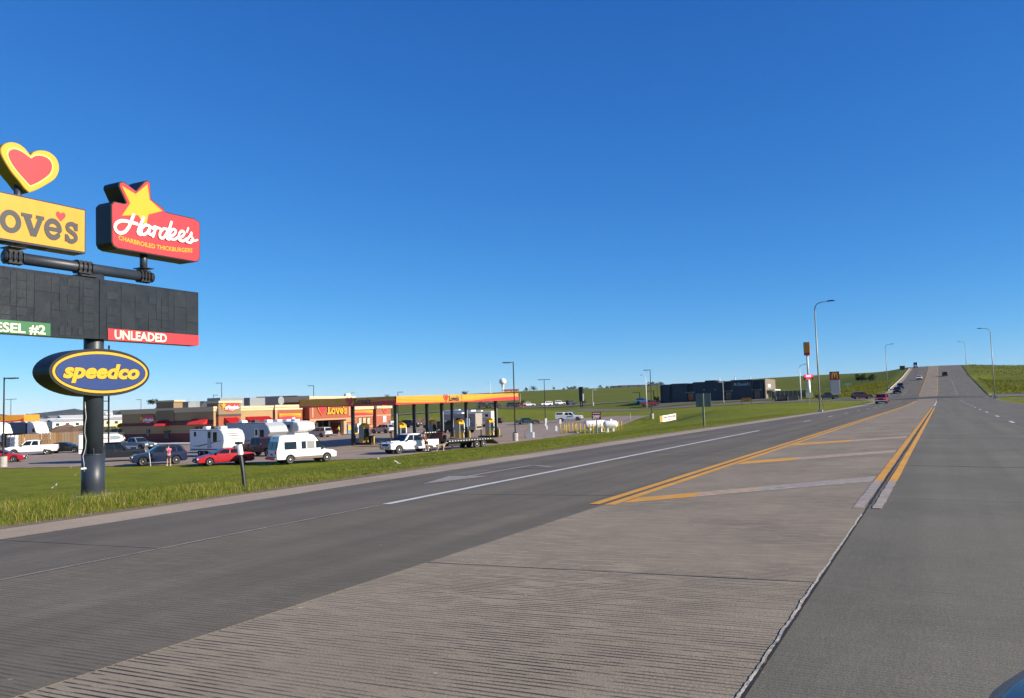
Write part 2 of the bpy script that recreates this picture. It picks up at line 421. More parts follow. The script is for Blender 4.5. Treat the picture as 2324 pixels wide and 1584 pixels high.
# distant pine hills on the north-west horizon
_ha = np.degrees(np.arctan2(GYY, GXX)); _hr = np.hypot(GXX, GYY)
_hl = 0.55 + .35*np.sin(_ha*1.3 + 1.2) + .18*np.sin(_ha*3.7) + .08*np.sin(_ha*9.1)
GZZ = GZZ + smooth((_hr - 8200)/1500)*smooth((_ha - 141.5)/3.5)*smooth((153 - _ha)/3)*(115*np.clip(_hl, 0, 1))

def np_mesh(name, V, F, mats, parent=None, smooth_=False, mi=None):
    me = bpy.data.meshes.new(name); V = np.asarray(V, np.float32); F = np.asarray(F, np.int32); k = F.shape[1]
    me.vertices.add(len(V)); me.vertices.foreach_set('co', V.ravel())
    me.loops.add(F.size); me.loops.foreach_set('vertex_index', F.ravel())
    me.polygons.add(len(F)); me.polygons.foreach_set('loop_start', np.arange(0, F.size, k, dtype=np.int32)); me.polygons.foreach_set('loop_total', np.full(len(F), k, np.int32))
    for mm in (mats if isinstance(mats, list) else [mats]): me.materials.append(mm)
    if mi is not None: me.polygons.foreach_set('material_index', np.asarray(mi, np.int32))
    if smooth_: me.polygons.foreach_set('use_smooth', np.ones(len(F), bool))
    me.update(calc_edges=True); me.validate()
    return link(name, me, parent)
def grid_faces(ny, nx):
    i = np.arange(ny - 1)[:, None]*nx + np.arange(nx - 1); return np.stack([i, i + 1, i + nx + 1, i + nx], -1)
def node_mat(name):
    M = bpy.data.materials.new(name); M.use_nodes = True; nt = M.node_tree; b = nt.nodes['Principled BSDF']
    g = nt.nodes.new('ShaderNodeNewGeometry'); return M, nt, b, g.outputs['Position']
def n_noise(nt, src, scale, detail=5, rough=.6, stretch=None, dist=0.0):
    if stretch:
        mp = nt.nodes.new('ShaderNodeMapping'); mp.inputs['Scale'].default_value = stretch; nt.links.new(src, mp.inputs[0]); src = mp.outputs[0]
    n = nt.nodes.new('ShaderNodeTexNoise'); n.inputs['Scale'].default_value = scale; n.inputs['Detail'].default_value = detail; n.inputs['Roughness'].default_value = rough; n.inputs['Distortion'].default_value = dist
    nt.links.new(src, n.inputs['Vector']); return n.outputs[0]
def n_ramp(nt, src, stops):
    r = nt.nodes.new('ShaderNodeValToRGB'); el = r.color_ramp.elements
    while len(el) < len(stops): el.new(.5)
    for e, (p, c) in zip(el, stops): e.position = p; e.color = (*c, 1) if len(c) == 3 else c
    nt.links.new(src, r.inputs[0]); return r.outputs[0]
def n_mix(nt, fac, a, b, mode='MIX'):
    m = nt.nodes.new('ShaderNodeMix'); m.data_type = 'RGBA'; m.blend_type = mode
    for sock, val in ((m.inputs['Factor'], fac), (m.inputs['A'], a), (m.inputs['B'], b)):
        pass
    def con(v, s):
        if hasattr(v, 'is_output') or isinstance(v, bpy.types.NodeSocket): nt.links.new(v, s)
        elif isinstance(v, (int, float)): s.default_value = v
        else: s.default_value = (*v, 1)
    con(fac, m.inputs[0]); con(a, m.inputs[6]); con(b, m.inputs[7]); return m.outputs[2]
def n_bump(nt, b, h, strength, dist=.02):
    bp = nt.nodes.new('ShaderNodeBump'); bp.inputs['Strength'].default_value = strength; bp.inputs['Distance'].default_value = dist
    nt.links.new(h, bp.inputs['Height']); nt.links.new(bp.outputs[0], b.inputs['Normal'])
def grass_mat(name, c_dark, c_mid, c_light, straw):
    M, nt, b, P = node_mat(name)
    big = n_noise(nt, P, .035, 6, .65); mid = n_noise(nt, P, .6, 6, .7); fine = n_noise(nt, P, 6, 5, .75)
    c = n_ramp(nt, mid, [(.28, c_dark), (.5, c_mid), (.72, c_light)])
    c = n_mix(nt, n_ramp(nt, big, [(.48, (0, 0, 0)), (.72, (.75, .75, .75))]), c, straw)
    c = n_mix(nt, n_ramp(nt, fine, [(.3, (.55, .55, .55)), (.7, (0, 0, 0))]), c, c_dark)
    nt.links.new(c, b.inputs['Base Color']); b.inputs['Roughness'].default_value = .9; b.inputs['Specular IOR Level'].default_value = .15
    n_bump(nt, b, n_noise(nt, P, 3.5, 6, .8), 1.0, .12)
    return M
LAWN = grass_mat('lawn_grass', (.095, .120, .006), (.185, .210, .010), (.265, .275, .016), (.31, .27, .035))
HILLG = grass_mat('prairie_grass', (.085, .105, .007), (.128, .148, .010), (.165, .178, .018), (.21, .185, .030))
PINE = mat('far_pine_forest', (.020, .032, .028), .95, var=.3, vscale=.002)
DIRT = mat('bare_dirt', (.17, .105, .065), .95, var=.35, vscale=.8, bump=.5, bscale=6)
SOIL = mat('dry_soil', (.20, .15, .095), .95, var=.35, vscale=3, bump=.5, bscale=12)

_F = grid_faces(len(GY), len(GX)); _cx = (GX[:-1] + GX[1:])/2; _cy = (GY[:-1] + GY[1:])/2
_CX, _CY = np.meshgrid(_cx, _cy); _CR = np.hypot(_CX, _CY)
_mi = np.where(_CR > 7600, 2, np.where((_CY > 222) | (_CX < -150) | (_CX > 60), 1, 0))
ground_o = np_mesh('ground', np.stack([GXX, GYY, GZZ], -1).reshape(-1, 3), _F.reshape(-1, 4), [LAWN, HILLG, PINE], smooth_=True, mi=_mi.ravel())
tag(ground_o, 'green grassy ground falling from the road to the lot and rising to a far ridge', kind='structure')
def in_poly(X, Y, P):
    r = np.zeros(X.shape, bool); k = len(P)
    for i in range(k):
        (x1, y1), (x2, y2) = P[i], P[(i + 1) % k]
        c = ((y1 > Y) != (y2 > Y)) & (X < (x2 - x1)*(Y - y1)/((y2 - y1) if y2 != y1 else 1e-9) + x1); r ^= c
    return r
def sheet(name, poly_, m, lift, label, edge=.5):
    """paving laid over the ground inside an outline"""
    xs = [p[0] for p in poly_]; ys = [p[1] for p in poly_]
    nx = max(2, int((max(xs) - min(xs))/edge)); ny = max(2, int((max(ys) - min(ys))/edge)); nx = min(nx, 260); ny = min(ny, 260)
    X, Y = np.meshgrid(np.linspace(min(xs), max(xs), nx + 1), np.linspace(min(ys), max(ys), ny + 1))
    ix = np.clip(np.searchsorted(GX, X) - 1, 0, len(GX) - 2); iy = np.clip(np.searchsorted(GY, Y) - 1, 0, len(GY) - 2)
    u = (X - GX[ix])/(GX[ix + 1] - GX[ix]); v = (Y - GY[iy])/(GY[iy + 1] - GY[iy])
    Z = (GZZ[iy, ix]*(1 - u) + GZZ[iy, ix + 1]*u)*(1 - v) + (GZZ[iy + 1, ix]*(1 - u) + GZZ[iy + 1, ix + 1]*u)*v + lift
    F = grid_faces(ny + 1, nx + 1); cxx = (X[:-1, :-1] + X[1:, 1:])/2; cyy = (Y[:-1, :-1] + Y[1:, 1:])/2
    F = F[in_poly(cxx, cyy, poly_)]
    return tag(np_mesh(name, np.stack([X, Y, Z], -1).reshape(-1, 3), F, m, smooth_=True), label, kind='structure')

# ------------------------------------------------------------------ highway
def concrete(name, c, groove=0.4, track=.25, gscale=(1.4, 30, 1), seed=0., cross=False, dirt_and_shade=(.040, .035, .030)):
    M, nt, b, P = node_mat(name)
    big = n_noise(nt, P, .35, 6, .65); fine = n_noise(nt, P, 55, 3, .7); trk = n_noise(nt, P, 1.0, 4, .55, (1.3, .035, 1))
    cd = tuple(v*.80 for v in c); cl = tuple(v*1.16 for v in c)
    col = n_ramp(nt, big, [(.3, cd), (.7, cl)])
    col = n_mix(nt, n_ramp(nt, trk, [(.42, (0, 0, 0)), (.62, (track,)*3)]), col, tuple(v*.45 for v in c))
    col = n_mix(nt, n_ramp(nt, fine, [(.35, (.38,)*3), (.62, (0, 0, 0))]), col, tuple(v*.5 for v in c))
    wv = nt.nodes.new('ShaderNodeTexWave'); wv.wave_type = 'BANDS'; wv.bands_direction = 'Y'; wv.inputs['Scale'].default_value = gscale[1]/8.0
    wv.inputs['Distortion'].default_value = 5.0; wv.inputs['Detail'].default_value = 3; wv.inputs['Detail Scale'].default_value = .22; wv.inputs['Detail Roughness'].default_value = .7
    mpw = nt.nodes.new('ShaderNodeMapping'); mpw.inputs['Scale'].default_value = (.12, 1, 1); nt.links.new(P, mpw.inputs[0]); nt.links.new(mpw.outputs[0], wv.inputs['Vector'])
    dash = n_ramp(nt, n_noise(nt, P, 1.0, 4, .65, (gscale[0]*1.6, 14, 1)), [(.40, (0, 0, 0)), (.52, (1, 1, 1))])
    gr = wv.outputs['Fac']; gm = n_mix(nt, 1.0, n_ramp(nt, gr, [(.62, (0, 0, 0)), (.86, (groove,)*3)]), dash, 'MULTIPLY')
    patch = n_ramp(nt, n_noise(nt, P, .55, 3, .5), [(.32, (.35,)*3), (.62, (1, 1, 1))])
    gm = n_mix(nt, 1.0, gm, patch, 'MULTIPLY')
    col = n_mix(nt, gm, col, dirt_and_shade)  # dark groove lines: dirt and the shade inside them, painted into the colour
    if cross:
        g2 = n_ramp(nt, n_noise(nt, P, 1.0, 4, .7, (42, 3.0, 1), .2), [(.50, (0, 0, 0)), (.66, (groove*.38,)*3)]); col = n_mix(nt, g2, col, tuple(v*1.45 for v in c))
    speck = n_ramp(nt, n_noise(nt, P, 9, 2, .5), [(.765, (0, 0, 0)), (.79, (.55,)*3)]); col = n_mix(nt, speck, col, tuple(min(.6, v*2.0) for v in c))
    nt.links.new(col, b.inputs['Base Color']); b.inputs['Roughness'].default_value = .82; b.inputs['Specular IOR Level'].default_value = .3
    h = n_mix(nt, .6, gr, fine); n_bump(nt, b, h, .55, .012)
    return M
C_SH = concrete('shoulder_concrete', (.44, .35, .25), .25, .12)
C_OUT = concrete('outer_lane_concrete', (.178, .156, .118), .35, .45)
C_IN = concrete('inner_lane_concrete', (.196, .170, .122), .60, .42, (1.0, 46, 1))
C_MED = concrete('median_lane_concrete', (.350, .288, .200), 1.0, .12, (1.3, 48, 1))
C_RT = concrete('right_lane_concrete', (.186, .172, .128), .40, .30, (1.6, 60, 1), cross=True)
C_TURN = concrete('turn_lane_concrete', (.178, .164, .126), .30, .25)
LANES = [(XL, -11.66, C_SH), (-11.66, -8.40, C_OUT), (-8.40, -4.62, C_IN), (-4.62, XC, C_MED), (XC, 3.07, C_RT), (3.07, XR, C_TURN)]
JOINT = mat('joint_tar', (.018, .017, .016), .8, var=.3, vscale=4)
YS = list(np.concatenate([np.arange(-60, 62.1, 2.03), np.arange(64, 200, 3), np.arange(200, 720, 5)]))
mbr = MB()
for (a, b_, m_), mi_ in zip(LANES, range(6)):
    mbr.cur = mi_
    for y0, y1 in zip(YS[:-1], YS[1:]):
        dz = -.05 if -11.5 < (y0 + y1)/2 < 62.2 else 0.0
        if dz: mbr.cur = 6
        else: mbr.cur = mi_
        mbr.add([(a, y0, road_z(a, y0) + dz), (b_, y0, road_z(b_, y0) + dz), (b_, y1, road_z(b_, y1) + dz), (a, y1, road_z(a, y1) + dz)], [(0, 1, 2, 3)])
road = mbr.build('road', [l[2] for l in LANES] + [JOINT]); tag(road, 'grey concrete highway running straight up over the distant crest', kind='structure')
for li, (a, b_, m_) in enumerate(LANES):
    for k in range(-3, 9):
        y0, y1 = 7.0 + 6.1*k + (.35 if li >= 4 else 0)*0, 7.0 + 6.1*(k + 1)
        g = .0045; jl = .010 if abs(b_ - XC) < .01 else g
        if y1 > 62.5: continue
        q = MB(); c = [(a + g, y0 + g), (b_ - jl, y0 + g), (b_ - jl, y1 - g), (a + g, y1 - g)]
        rr = random.Random(li*50 + k); jz = rr.uniform(-.0025, .0025)
        top = [(x, y, float(road_z(x, y)) + jz) for x, y in c]
        q.slab(top, (0, 0, 1), .045)
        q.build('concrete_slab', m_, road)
# --- marking sheets
def worn(name, c, wear=.3, base=(.24, .20, .155), scale=7.0):
    M, nt, b, P = node_mat(name)
    n = n_noise(nt, P, scale, 6, .75); g = n_noise(nt, P, 1.0, 3, .6, (5, 42, 1))
    f = n_ramp(nt, n_mix(nt, .45, n, g), [(max(.05, wear - .08), (1, 1, 1)), (wear + .10, (0, 0, 0))])
    c1 = n_ramp(nt, n_noise(nt, P, 1.6, 5, .7), [(.3, tuple(v*.82 for v in c)), (.7, tuple(min(.9, v*1.1) for v in c))])
    nt.links.new(n_mix(nt, f, c1, base), b.inputs['Base Color']); b.inputs['Roughness'].default_value = .75; return M
P_YEL = worn('yellow_road_paint', (.66, .32, .035), .34); P_YEL_OLD = worn('faded_yellow_road_paint', (.52, .37, .23), .47); P_PALE = worn('pale_old_road_paint', (.46, .40, .34), .50)
P_WHT = worn('white_road_paint', (.60, .60, .58), .33); P_WHT_OLD = worn('faded_white_road_paint', (.36, .345, .32), .50)
def strip(name, x0, x1, y0, y1, m_, n=None, lift=.006, x0b=None, x1b=None, jag=0.0):
    q = MB(); n = n or max(1, int((y1 - y0)/4)); x0b = x0 if x0b is None else x0b; x1b = x1 if x1b is None else x1b; vs = []; fs = []
    for i in range(n + 1):
        t = i/n; y = y0 + (y1 - y0)*t; xa = x0 + (x0b - x0)*t + random.uniform(-jag, jag); xb = x1 + (x1b - x1)*t + random.uniform(-jag, jag)
        vs += [(xa, y, float(road_z(xa, y)) + lift), (xb, y, float(road_z(xb, y)) + lift)]
    fs = [(2*i, 2*i + 1, 2*i + 3, 2*i + 2) for i in range(n)]
    return q.add(vs, fs).build(name, m_, road)
strip('yellow_line', -4.87, -4.70, 11.85, 178, P_YEL, jag=.006, n=90); strip('yellow_line', -4.60, -4.44, 11.80, 178, P_YEL, jag=.006, n=90)
for x in (-4.80, ): strip('yellow_line', x, x + .14, 216, 470, P_YEL)
strip('yellow_line', -1.125, -.99, 15.6, 104, P_YEL, jag=.006, n=60); strip('yellow_line', -.89, -.765, 15.6, 104, P_YEL, jag=.006, n=60)
strip('faded_yellow_line', -1.13, -.99, 11.8, 15.6, P_PALE, n=14, jag=.008); strip('faded_yellow_line', -.895, -.77, 11.8, 15.6, P_PALE, n=14, jag=.008)
strip('yellow_line', -1.02, -.90, 216, 470, P_YEL)
strip('white_line', -1.03, -.87, 118, 172, P_WHT, x0b=-1.0, x1b=-.88)
def quad_mark(name, pts, m_, lift=.005):
    return MB().add([(x, y, float(road_z(x, y)) + lift) for x, y in pts], [tuple(range(len(pts)))]).build(name, m_, road)
def hatch(r, l, mats_):
    N = 14; pr = None
    for i in range(len(mats_)):
        t0, t1 = i/len(mats_), (i + 1)/len(mats_)
        L = lambda t, j: (r[0] + (l[0] - r[0])*t, r[1 + j] + (l[1 + j] - r[1 + j])*t)
        quad_mark('hatch_bar', [L(t0, 0), L(t0, 1), L(t1, 1), L(t1, 0)], mats_[i])
hatch((-1.15, 15.5, 16.6), (-4.40, 12.05, 12.75), [P_PALE, P_PALE, P_YEL_OLD, P_YEL])
hatch((-1.17, 23.5, 24.7), (-4.40, 19.8, 20.9), [P_YEL_OLD, P_YEL_OLD, P_YEL])
hatch((-1.20, 31.6, 33.0), (-4.40, 27.9, 29.2), [P_YEL_OLD, P_YEL])
strip('white_line', -8.47, -8.31, 11.5, 43.5, P_WHT, jag=.008, n=40)
for y in (59, 72.5, 85.5, 99, 112, 125, 138, 220, 232, 244, 256): strip('white_dash', -8.46, -8.33, y, y + 3.2, P_WHT)
for y in (48, 60.5, 74.5, 88, 101, 113, 125, 137, 149, 161, 173, 218, 230, 242, 254, 266, 278, 290, 302): strip('white_dash', 3.0, 3.16, y, y + 3.0, P_WHT)
strip('edge_line', -11.71, -11.60, 4, 170, P_WHT_OLD, jag=.012, n=120)
strip('pale_seam', -8.43, -8.38, 1, 11.3, P_WHT_OLD, jag=.01, n=30)
# worn turn arrow in the outer lane
A = lambda u, w: (-10.0 + w, 17.0 + u)
quad_mark('lane_arrow', [A(0, -.08), A(0, .08), A(3.4, .08), A(3.4, -.08)], P_WHT_OLD)
quad_mark('lane_arrow', [A(0, -.55), A(-2.0, 0), A(0, .55)], P_WHT_OLD)
quad_mark('lane_arrow', [A(3.4, -.08), A(3.4, .08), A(2.8, .9), A(2.5, .9)], P_WHT_OLD, .007)
# broken joint: pale spalled edge, dark open gap
SPALL = mat('spalled_concrete', (.46, .40, .30), .9, var=.4, vscale=14, bump=.6, bscale=30)
def rag(name, xa, xb, y0, y1, m_, n, amp, lift):
    vs = []; fs = []; q = MB()
    for i in range(n + 1):
        y = y0 + (y1 - y0)*i/n
        l = xa + (mnoise.noise(Vector((y*3.1, 1.7, xa*9))) + .8*mnoise.noise(Vector((y*17, 3.3, 0))))*amp
        r_ = xb + (mnoise.noise(Vector((y*4.3, 8.7, xb*9))) + .8*mnoise.noise(Vector((y*21, 5.3, 0))))*amp*.6
        vs += [(l, y, float(road_z(l, y)) + lift), (max(r_, l + .004), y, float(road_z(r_, y)) + lift)]
    fs = [(2*i, 2*i + 1, 2*i + 3, 2*i + 2) for i in range(n)]
    return q.add(vs, fs).build(name, m_, road)
rag('spalled_joint_edge', -.984, -.960, 1.5, 11.2, SPALL, 230, .012, .003)
rag('open_joint', -.960, -.942, 1.5, 12.2, JOINT, 230, .008, .0045)
rag('open_joint', -.958, -.930, 12.2, 62, JOINT, 150, .012, .009)
rag('tar_line', -.965, -.925, 62, 104, JOINT, 30, .01, .006)
for y in (7.0 + 6.1*4,):
    vs = []
    for i in range(60):
        x = -9.5 + (11.8 if y > 20 else 0)*0 + i*(12.5/59 if y > 20 else 9.5/59)
        vs += [(x, y - .006 - random.random()*.008, float(road_z(x, y)) + .007), (x, y + .004 + random.random()*.008, float(road_z(x, y)) + .007)]
    MB().add(vs, [(2*i, 2*i + 2, 2*i + 3, 2*i + 1) for i in range(59)]).build('joint_sealant', JOINT, road)
# tyre-darkened patch through the intersection
TYRE = mat('tyre_dark_asphalt', (.060, .058, .057), .8, var=.35, vscale=.5)
vs = []; fs = []
for i in range(25):
    x = -11 + i*.79; y = 197 + 5*math.sin(i*.11)
    w = 1.6 + 4.5*math.sin(math.pi*min(1, i/20))
    for yy in (y - w, y + w*.7): vs.append((x, yy, float(road_z(x, yy)) + .03))
MB().add(vs, [(2*i, 2*i + 2, 2*i + 3, 2*i + 1) for i in range(24)]).build('tyre_stain', TYRE, road)

# ------------------------------------------------------------------ paving around
LOTM = concrete('lot_concrete', (.36, .28, .215), .12, .30, (2, 2, 1))
ASPH = mat('street_asphalt', (.15, .13, .11), .85, var=.18, vscale=.2)
LOT = [(-43.4, 58), (-57, 50), (-70, 46), (-95, 38), (-150, 34), (-150, 150), (-120, 156), (-92, 166), (-62, 168), (-52, 160), (-52, 118), (-46.5, 112), (-44.5, 96), (-43.4, 82)]
sheet('parking_lot', LOT, LOTM, .035, 'pinkish grey paved forecourt and parking lot of the travel stop', .6)
def ribbon(name, pts, w, m_, lift, label, step=3.0):
    P = catmull([(p[0], p[1]) for p in pts], 8); vs = []
    for i, p in enumerate(P):
        d = (P[min(i + 1, len(P) - 1)] - P[max(i - 1, 0)]).normalized(); q = Vector((-d[1], d[0]))*w/2
        for s in (1, .33, -.33, -1): x, y = p[0] + q[0]*s, p[1] + q[1]*s; vs.append((x, y))
    X = np.array([v[0] for v in vs]); Y = np.array([v[1] for v in vs]); Z = land_z(X, Y) + lift
    fs = [(4*i + k, 4*i + k + 1, 4*i + k + 5, 4*i + k + 4) for i in range(len(P) - 1) for k in range(3)]
    o = MB().add([(a, b, c) for a, b, c in zip(X, Y, Z)], fs).build(name, m_, fix=True); return tag(o, label, kind='structure')
p2d = lambda px, d: tuple(at_depth(px, 900, d))[:2]
ribbon('back_street', [p2d(700, 250), p2d(900, 262), p2d(1090, 268), p2d(1230, 275), p2d(1330, 292), p2d(1430, 305), p2d(1560, 320)], 16, ASPH, .18, 'dark asphalt street behind the forecourt lined with parked cars')
ribbon('side_street', [(-12.8, 205), (-30, 206), (-50, 212), (-75, 218), (-95, 222)], 13, ASPH, .07, 'grey side street leading left from the highway to the hamburger restaurant')
ribbon('cross_street', [(8.7, 203), (30, 203), (70, 204), (120, 206)], 14, ASPH, .07, 'grey cross street leaving the highway on the right')
ribbon('restaurant_lot', [p2d(1480, 245), p2d(1560, 242), p2d(1640, 238), p2d(1750, 226), p2d(1800, 222)], 16, C_TURN, .06, 'pale concrete apron in front of the dark restaurant')
KERB = mat('kerb_concrete', (.50, .47, .41), .85, var=.15, vscale=2)
def kerb(pts, label, h=.14, w=.18):
    P = [Vector((x, y, gz(x, y) + .02)) for x, y in [tuple(p) for p in catmull(pts, 6)]]; q = MB()
    for a, b in zip(P[:-1], P[1:]):
        d = (b - a); n = Vector((-d.y, d.x, 0)).normalized()*w/2; u = Vector((0, 0, h))
        q.add([a + n, a - n, b - n, b + n, a + n + u, a - n + u, b - n + u, b + n + u], [(4, 5, 6, 7), (0, 4, 7, 3), (1, 2, 6, 5), (0, 1, 5, 4), (3, 7, 6, 2)])
    o = q.build('kerb', KERB); return tag(o, label, kind='structure')
kerb([(-13.2, 198), (-16, 197.5), (-22, 198.2)], 'pale kerb at the near corner of the side street')
kerb([(-13.1, 213), (-16, 213.5), (-26, 214)], 'pale kerb at the far corner of the side street')
kerb([(9.2, 211), (12, 211.5), (30, 211.5)], 'pale kerb along the far side of the cross street')
kerb([(-13.05, 250), (-13.05, 300), (-13.05, 360), (-13.05, 440)], 'pale kerb climbing the hill along the left edge of the highway', .2)
kerb([(-52.2, 118), (-47.4, 112.2)], 'pale kerb piece beside the propane tanks')
# bare soil where grass meets the shoulder
def verge(name, x0, x1, y0, y1, m_, label, amp):
    n = int((y1 - y0)/.5); X = []; Y = []
    for i in range(n + 1):
        y = y0 + (y1 - y0)*i/n
        for xb in (x0 + .02, x1 + amp*(mnoise.noise(Vector((y*.9, x0, 0))) + .6*mnoise.noise(Vector((y*4, x0, 2))))): X.append(xb); Y.append(y)
    Z = land_z(np.array(X), np.array(Y)) + .015
    o = MB().add([(a, b, c) for a, b, c in zip(X, Y, Z)], [(2*i, 2*i + 1, 2*i + 3, 2*i + 2) for i in range(n)]).build(name, m_, fix=True); return tag(o, label, kind='structure')
verge('soil_strip', XL - .02, XL - .40, 1, 180, SOIL, 'strip of bare brown soil along the left shoulder of the highway', .18)
verge('soil_strip', XR + .02, XR + .7, 60, 196, SOIL, 'strip of bare soil along the right edge of the highway', .3)

# ------------------------------------------------------------------ grass blades
def tint_mat(name, rough=.85, trans=.25):
    M = bpy.data.materials.new(name); M.use_nodes = True; nt = M.node_tree; b = nt.nodes['Principled BSDF']
    a = nt.nodes.new('ShaderNodeAttribute'); a.attribute_name = 'tint'; nt.links.new(a.outputs['Color'], b.inputs['Base Color'])
    b.inputs['Roughness'].default_value = rough; b.inputs['Specular IOR Level'].default_value = .2
    t = nt.nodes.new('ShaderNodeBsdfTranslucent'); nt.links.new(a.outputs['Color'], t.inputs[0])
    mx = nt.nodes.new('ShaderNodeMixShader'); mx.inputs[0].default_value = trans; out = nt.nodes['Material Output']
    nt.links.new(b.outputs[0], mx.inputs[1]); nt.links.new(t.outputs[0], mx.inputs[2]); nt.links.new(mx.outputs[0], out.inputs[0]); return M
BLADE = tint_mat('grass_blade', trans=.4)
def blades(name, label, X, Y, h, w, cols, lean=.5, lift=-.01):
    n = len(X); Z = land_z(X, Y) + lift
    a = np.random.uniform(0, 2*np.pi, n); l = np.random.uniform(0, lean, n)*h; b = np.random.uniform(0, 2*np.pi, n)
    dx, dy = np.cos(a)*w/2, np.sin(a)*w/2; lx, ly = np.cos(b)*l, np.sin(b)*l
    V = np.empty((n, 5, 3)); V[:, 0] = np.stack([X - dx, Y - dy, Z], -1); V[:, 1] = np.stack([X + dx, Y + dy, Z], -1)
    V[:, 2] = np.stack([X + dx*.7 + lx*.35, Y + dy*.7 + ly*.35, Z + h*.55], -1); V[:, 3] = np.stack([X - dx*.7 + lx*.35, Y - dy*.7 + ly*.35, Z + h*.55], -1)
    V[:, 4] = np.stack([X + lx, Y + ly, Z + h], -1)
    i = np.arange(n)*5; T = np.concatenate([np.stack([i, i + 1, i + 2], -1), np.stack([i, i + 2, i + 3], -1), np.stack([i + 3, i + 2, i + 4], -1)])
    o = np_mesh(name, V.reshape(-1, 3), T, BLADE)
    at = o.data.color_attributes.new('tint', 'FLOAT_COLOR', 'POINT')
    c = np.concatenate([np.repeat(cols, 5, 0), np.ones((n*5, 1))], 1).astype(np.float32); at.data.foreach_set('color', c.ravel())
    return tag(o, label, kind='stuff')
def pick(n, base, straw, ps):
    t = np.random.rand(n, 1); c = np.array(base[0])*(1 - t) + np.array(base[1])*t; s = np.random.rand(n, 1) < ps
    return np.where(s, np.array(straw)*np.random.uniform(.7, 1.15, (n, 1)), c)
def vnoise(X, Y, s):
    return np.array([mnoise.noise(Vector((x*s, y*s, .3))) for x, y in zip(X, Y)])
nb = 115000; Y = np.random.uniform(1, 34, nb); edge = np.where(Y < 13, 11.5 - .35*np.clip(Y - 7, 0, 9), np.clip(9.4 - (Y - 13)*1.5, .9, 20)); X = XL - .12 - np.random.rand(nb)**1.15*edge
v = vnoise(X, Y, .9); dd = (XL - X)/np.maximum(edge, .1)
hgt = (.07 + .22*np.random.rand(nb)**1.6)*(.8 + .5*v)*np.clip(1.25 - (Y - 9)*.115, .22, 1)*np.where(dd > .85, .6, 1)
keep = (v + np.random.uniform(-.3, .6, nb) > -.25); X, Y, hgt, v, dd = X[keep], Y[keep], hgt[keep], v[keep], dd[keep]
cols = pick(len(X), ((.11, .155, .012), (.20, .235, .026)), (.44, .34, .13), .20); cols *= (1 + .30*v)[:, None]
far_ = (dd > .35) & (np.random.rand(len(X)) < .45*np.clip((10 - Y)/8 + .35, 0, 1)); cols[far_] = np.array([.33, .26, .085])*np.random.uniform(.6, 1.15, (far_.sum(), 1))
blades('tall_grass', 'tall unmown grass and weeds along the left shoulder of the highway', X, Y, hgt, np.random.uniform(.005, .011, len(X)), cols, .95)
nb = 90000; X = XL - .1 - np.random.rand(nb)**1.1*34; Y = np.random.uniform(4, 95, nb); v = vnoise(X, Y, .35)
cols = pick(nb, ((.11, .145, .012), (.205, .230, .022)), (.36, .29, .09), .05 + .25*(np.exp((X - XL)/1.2).mean())); cols *= (1 + .45*v)[:, None]
yl = (X > XL - 1.7) & (np.random.rand(nb) < .55); cols[yl] = np.array([.28, .25, .06])*np.random.uniform(.7, 1.1, (yl.sum(), 1))
blades('mown_grass', 'short mown lawn blades sloping from the highway down to the lot', X, Y, np.random.uniform(.025, .055, nb), np.random.uniform(.02, .045, nb), cols, .9)
def weeds(name, label, n, xr, yr, hh, flower, pf):
    X = np.random.uniform(*xr, n); Y = np.random.uniform(*yr, n); v = vnoise(X, Y, .055); k = v + np.random.uniform(-.35, .35, n) > -.12; X, Y, v = X[k], Y[k], v[k]; n = len(X)
    c = pick(n, ((.07, .10, .014), (.15, .165, .022)), (.20, .18, .04), .2); f = np.random.rand(n) < pf*np.clip(.6 + 2.2*v, 0, 1); c[f] = np.array(flower)*np.random.uniform(.6, 1.15, (f.sum(), 1))
    blades(name, label, X, Y, np.random.uniform(*hh, n), np.random.uniform(.08, .24, n), c, .8)
weeds('yellow_weeds', 'yellow flowering weeds on the slope left of the highway', 22000, (-40, -14.5), (222, 325), (.2, .55), (.30, .27, .015), .38)
weeds('yellow_weeds', 'yellow flowering weeds on the bank right of the highway', 24000, (11, 62), (214, 330), (.2, .6), (.30, .27, .015), .30)
weeds('prairie_tufts', 'rough green tufts over the bank near the crest', 16000, (12, 120), (300, 470), (.2, .6), (.14, .16, .025), .3)
# ------------------------------------------------------------------ the tall roadside sign
SX = -25.25                       # the sign faces stand in this plane, parallel to the highway
SB = Vector((-25.7, 18.6, gz(-25.7, 18.6)))
pylon = thing('pylon_sign', 'tall dark steel roadside sign with heart, price board and blue oval on one thick column', 'sign', SB)
def f1(x, y): p = on_x(*Z1(x, y), SX); return p.y, p.z
def f2(x, y): p = on_x(*Z2(x, y), SX); return p.y, p.z
def face(name, pts2, m_, lift, t=.02, parent=None, smooth_=False):
    """a flat panel of the sign, outline given as (y, z) in the sign plane"""
    q = MB(); P = [(SX + lift, y, z) for y, z in pts2]
    a = sum(pts2[i][0]*pts2[(i + 1) % len(pts2)][1] - pts2[(i + 1) % len(pts2)][0]*pts2[i][1] for i in range(len(pts2)))
    if a < 0: P = P[::-1]
    q.slab(P, (1, 0, 0), t); return q.build(name, m_, parent or pylon, world=True)
def scale_about(pts, k, c=None):
    c = c or (sum(p[0] for p in pts)/len(pts), sum(p[1] for p in pts)/len(pts)); return [(c[0] + (p[0] - c[0])*k, c[1] + (p[1] - c[1])*k) for p in pts]
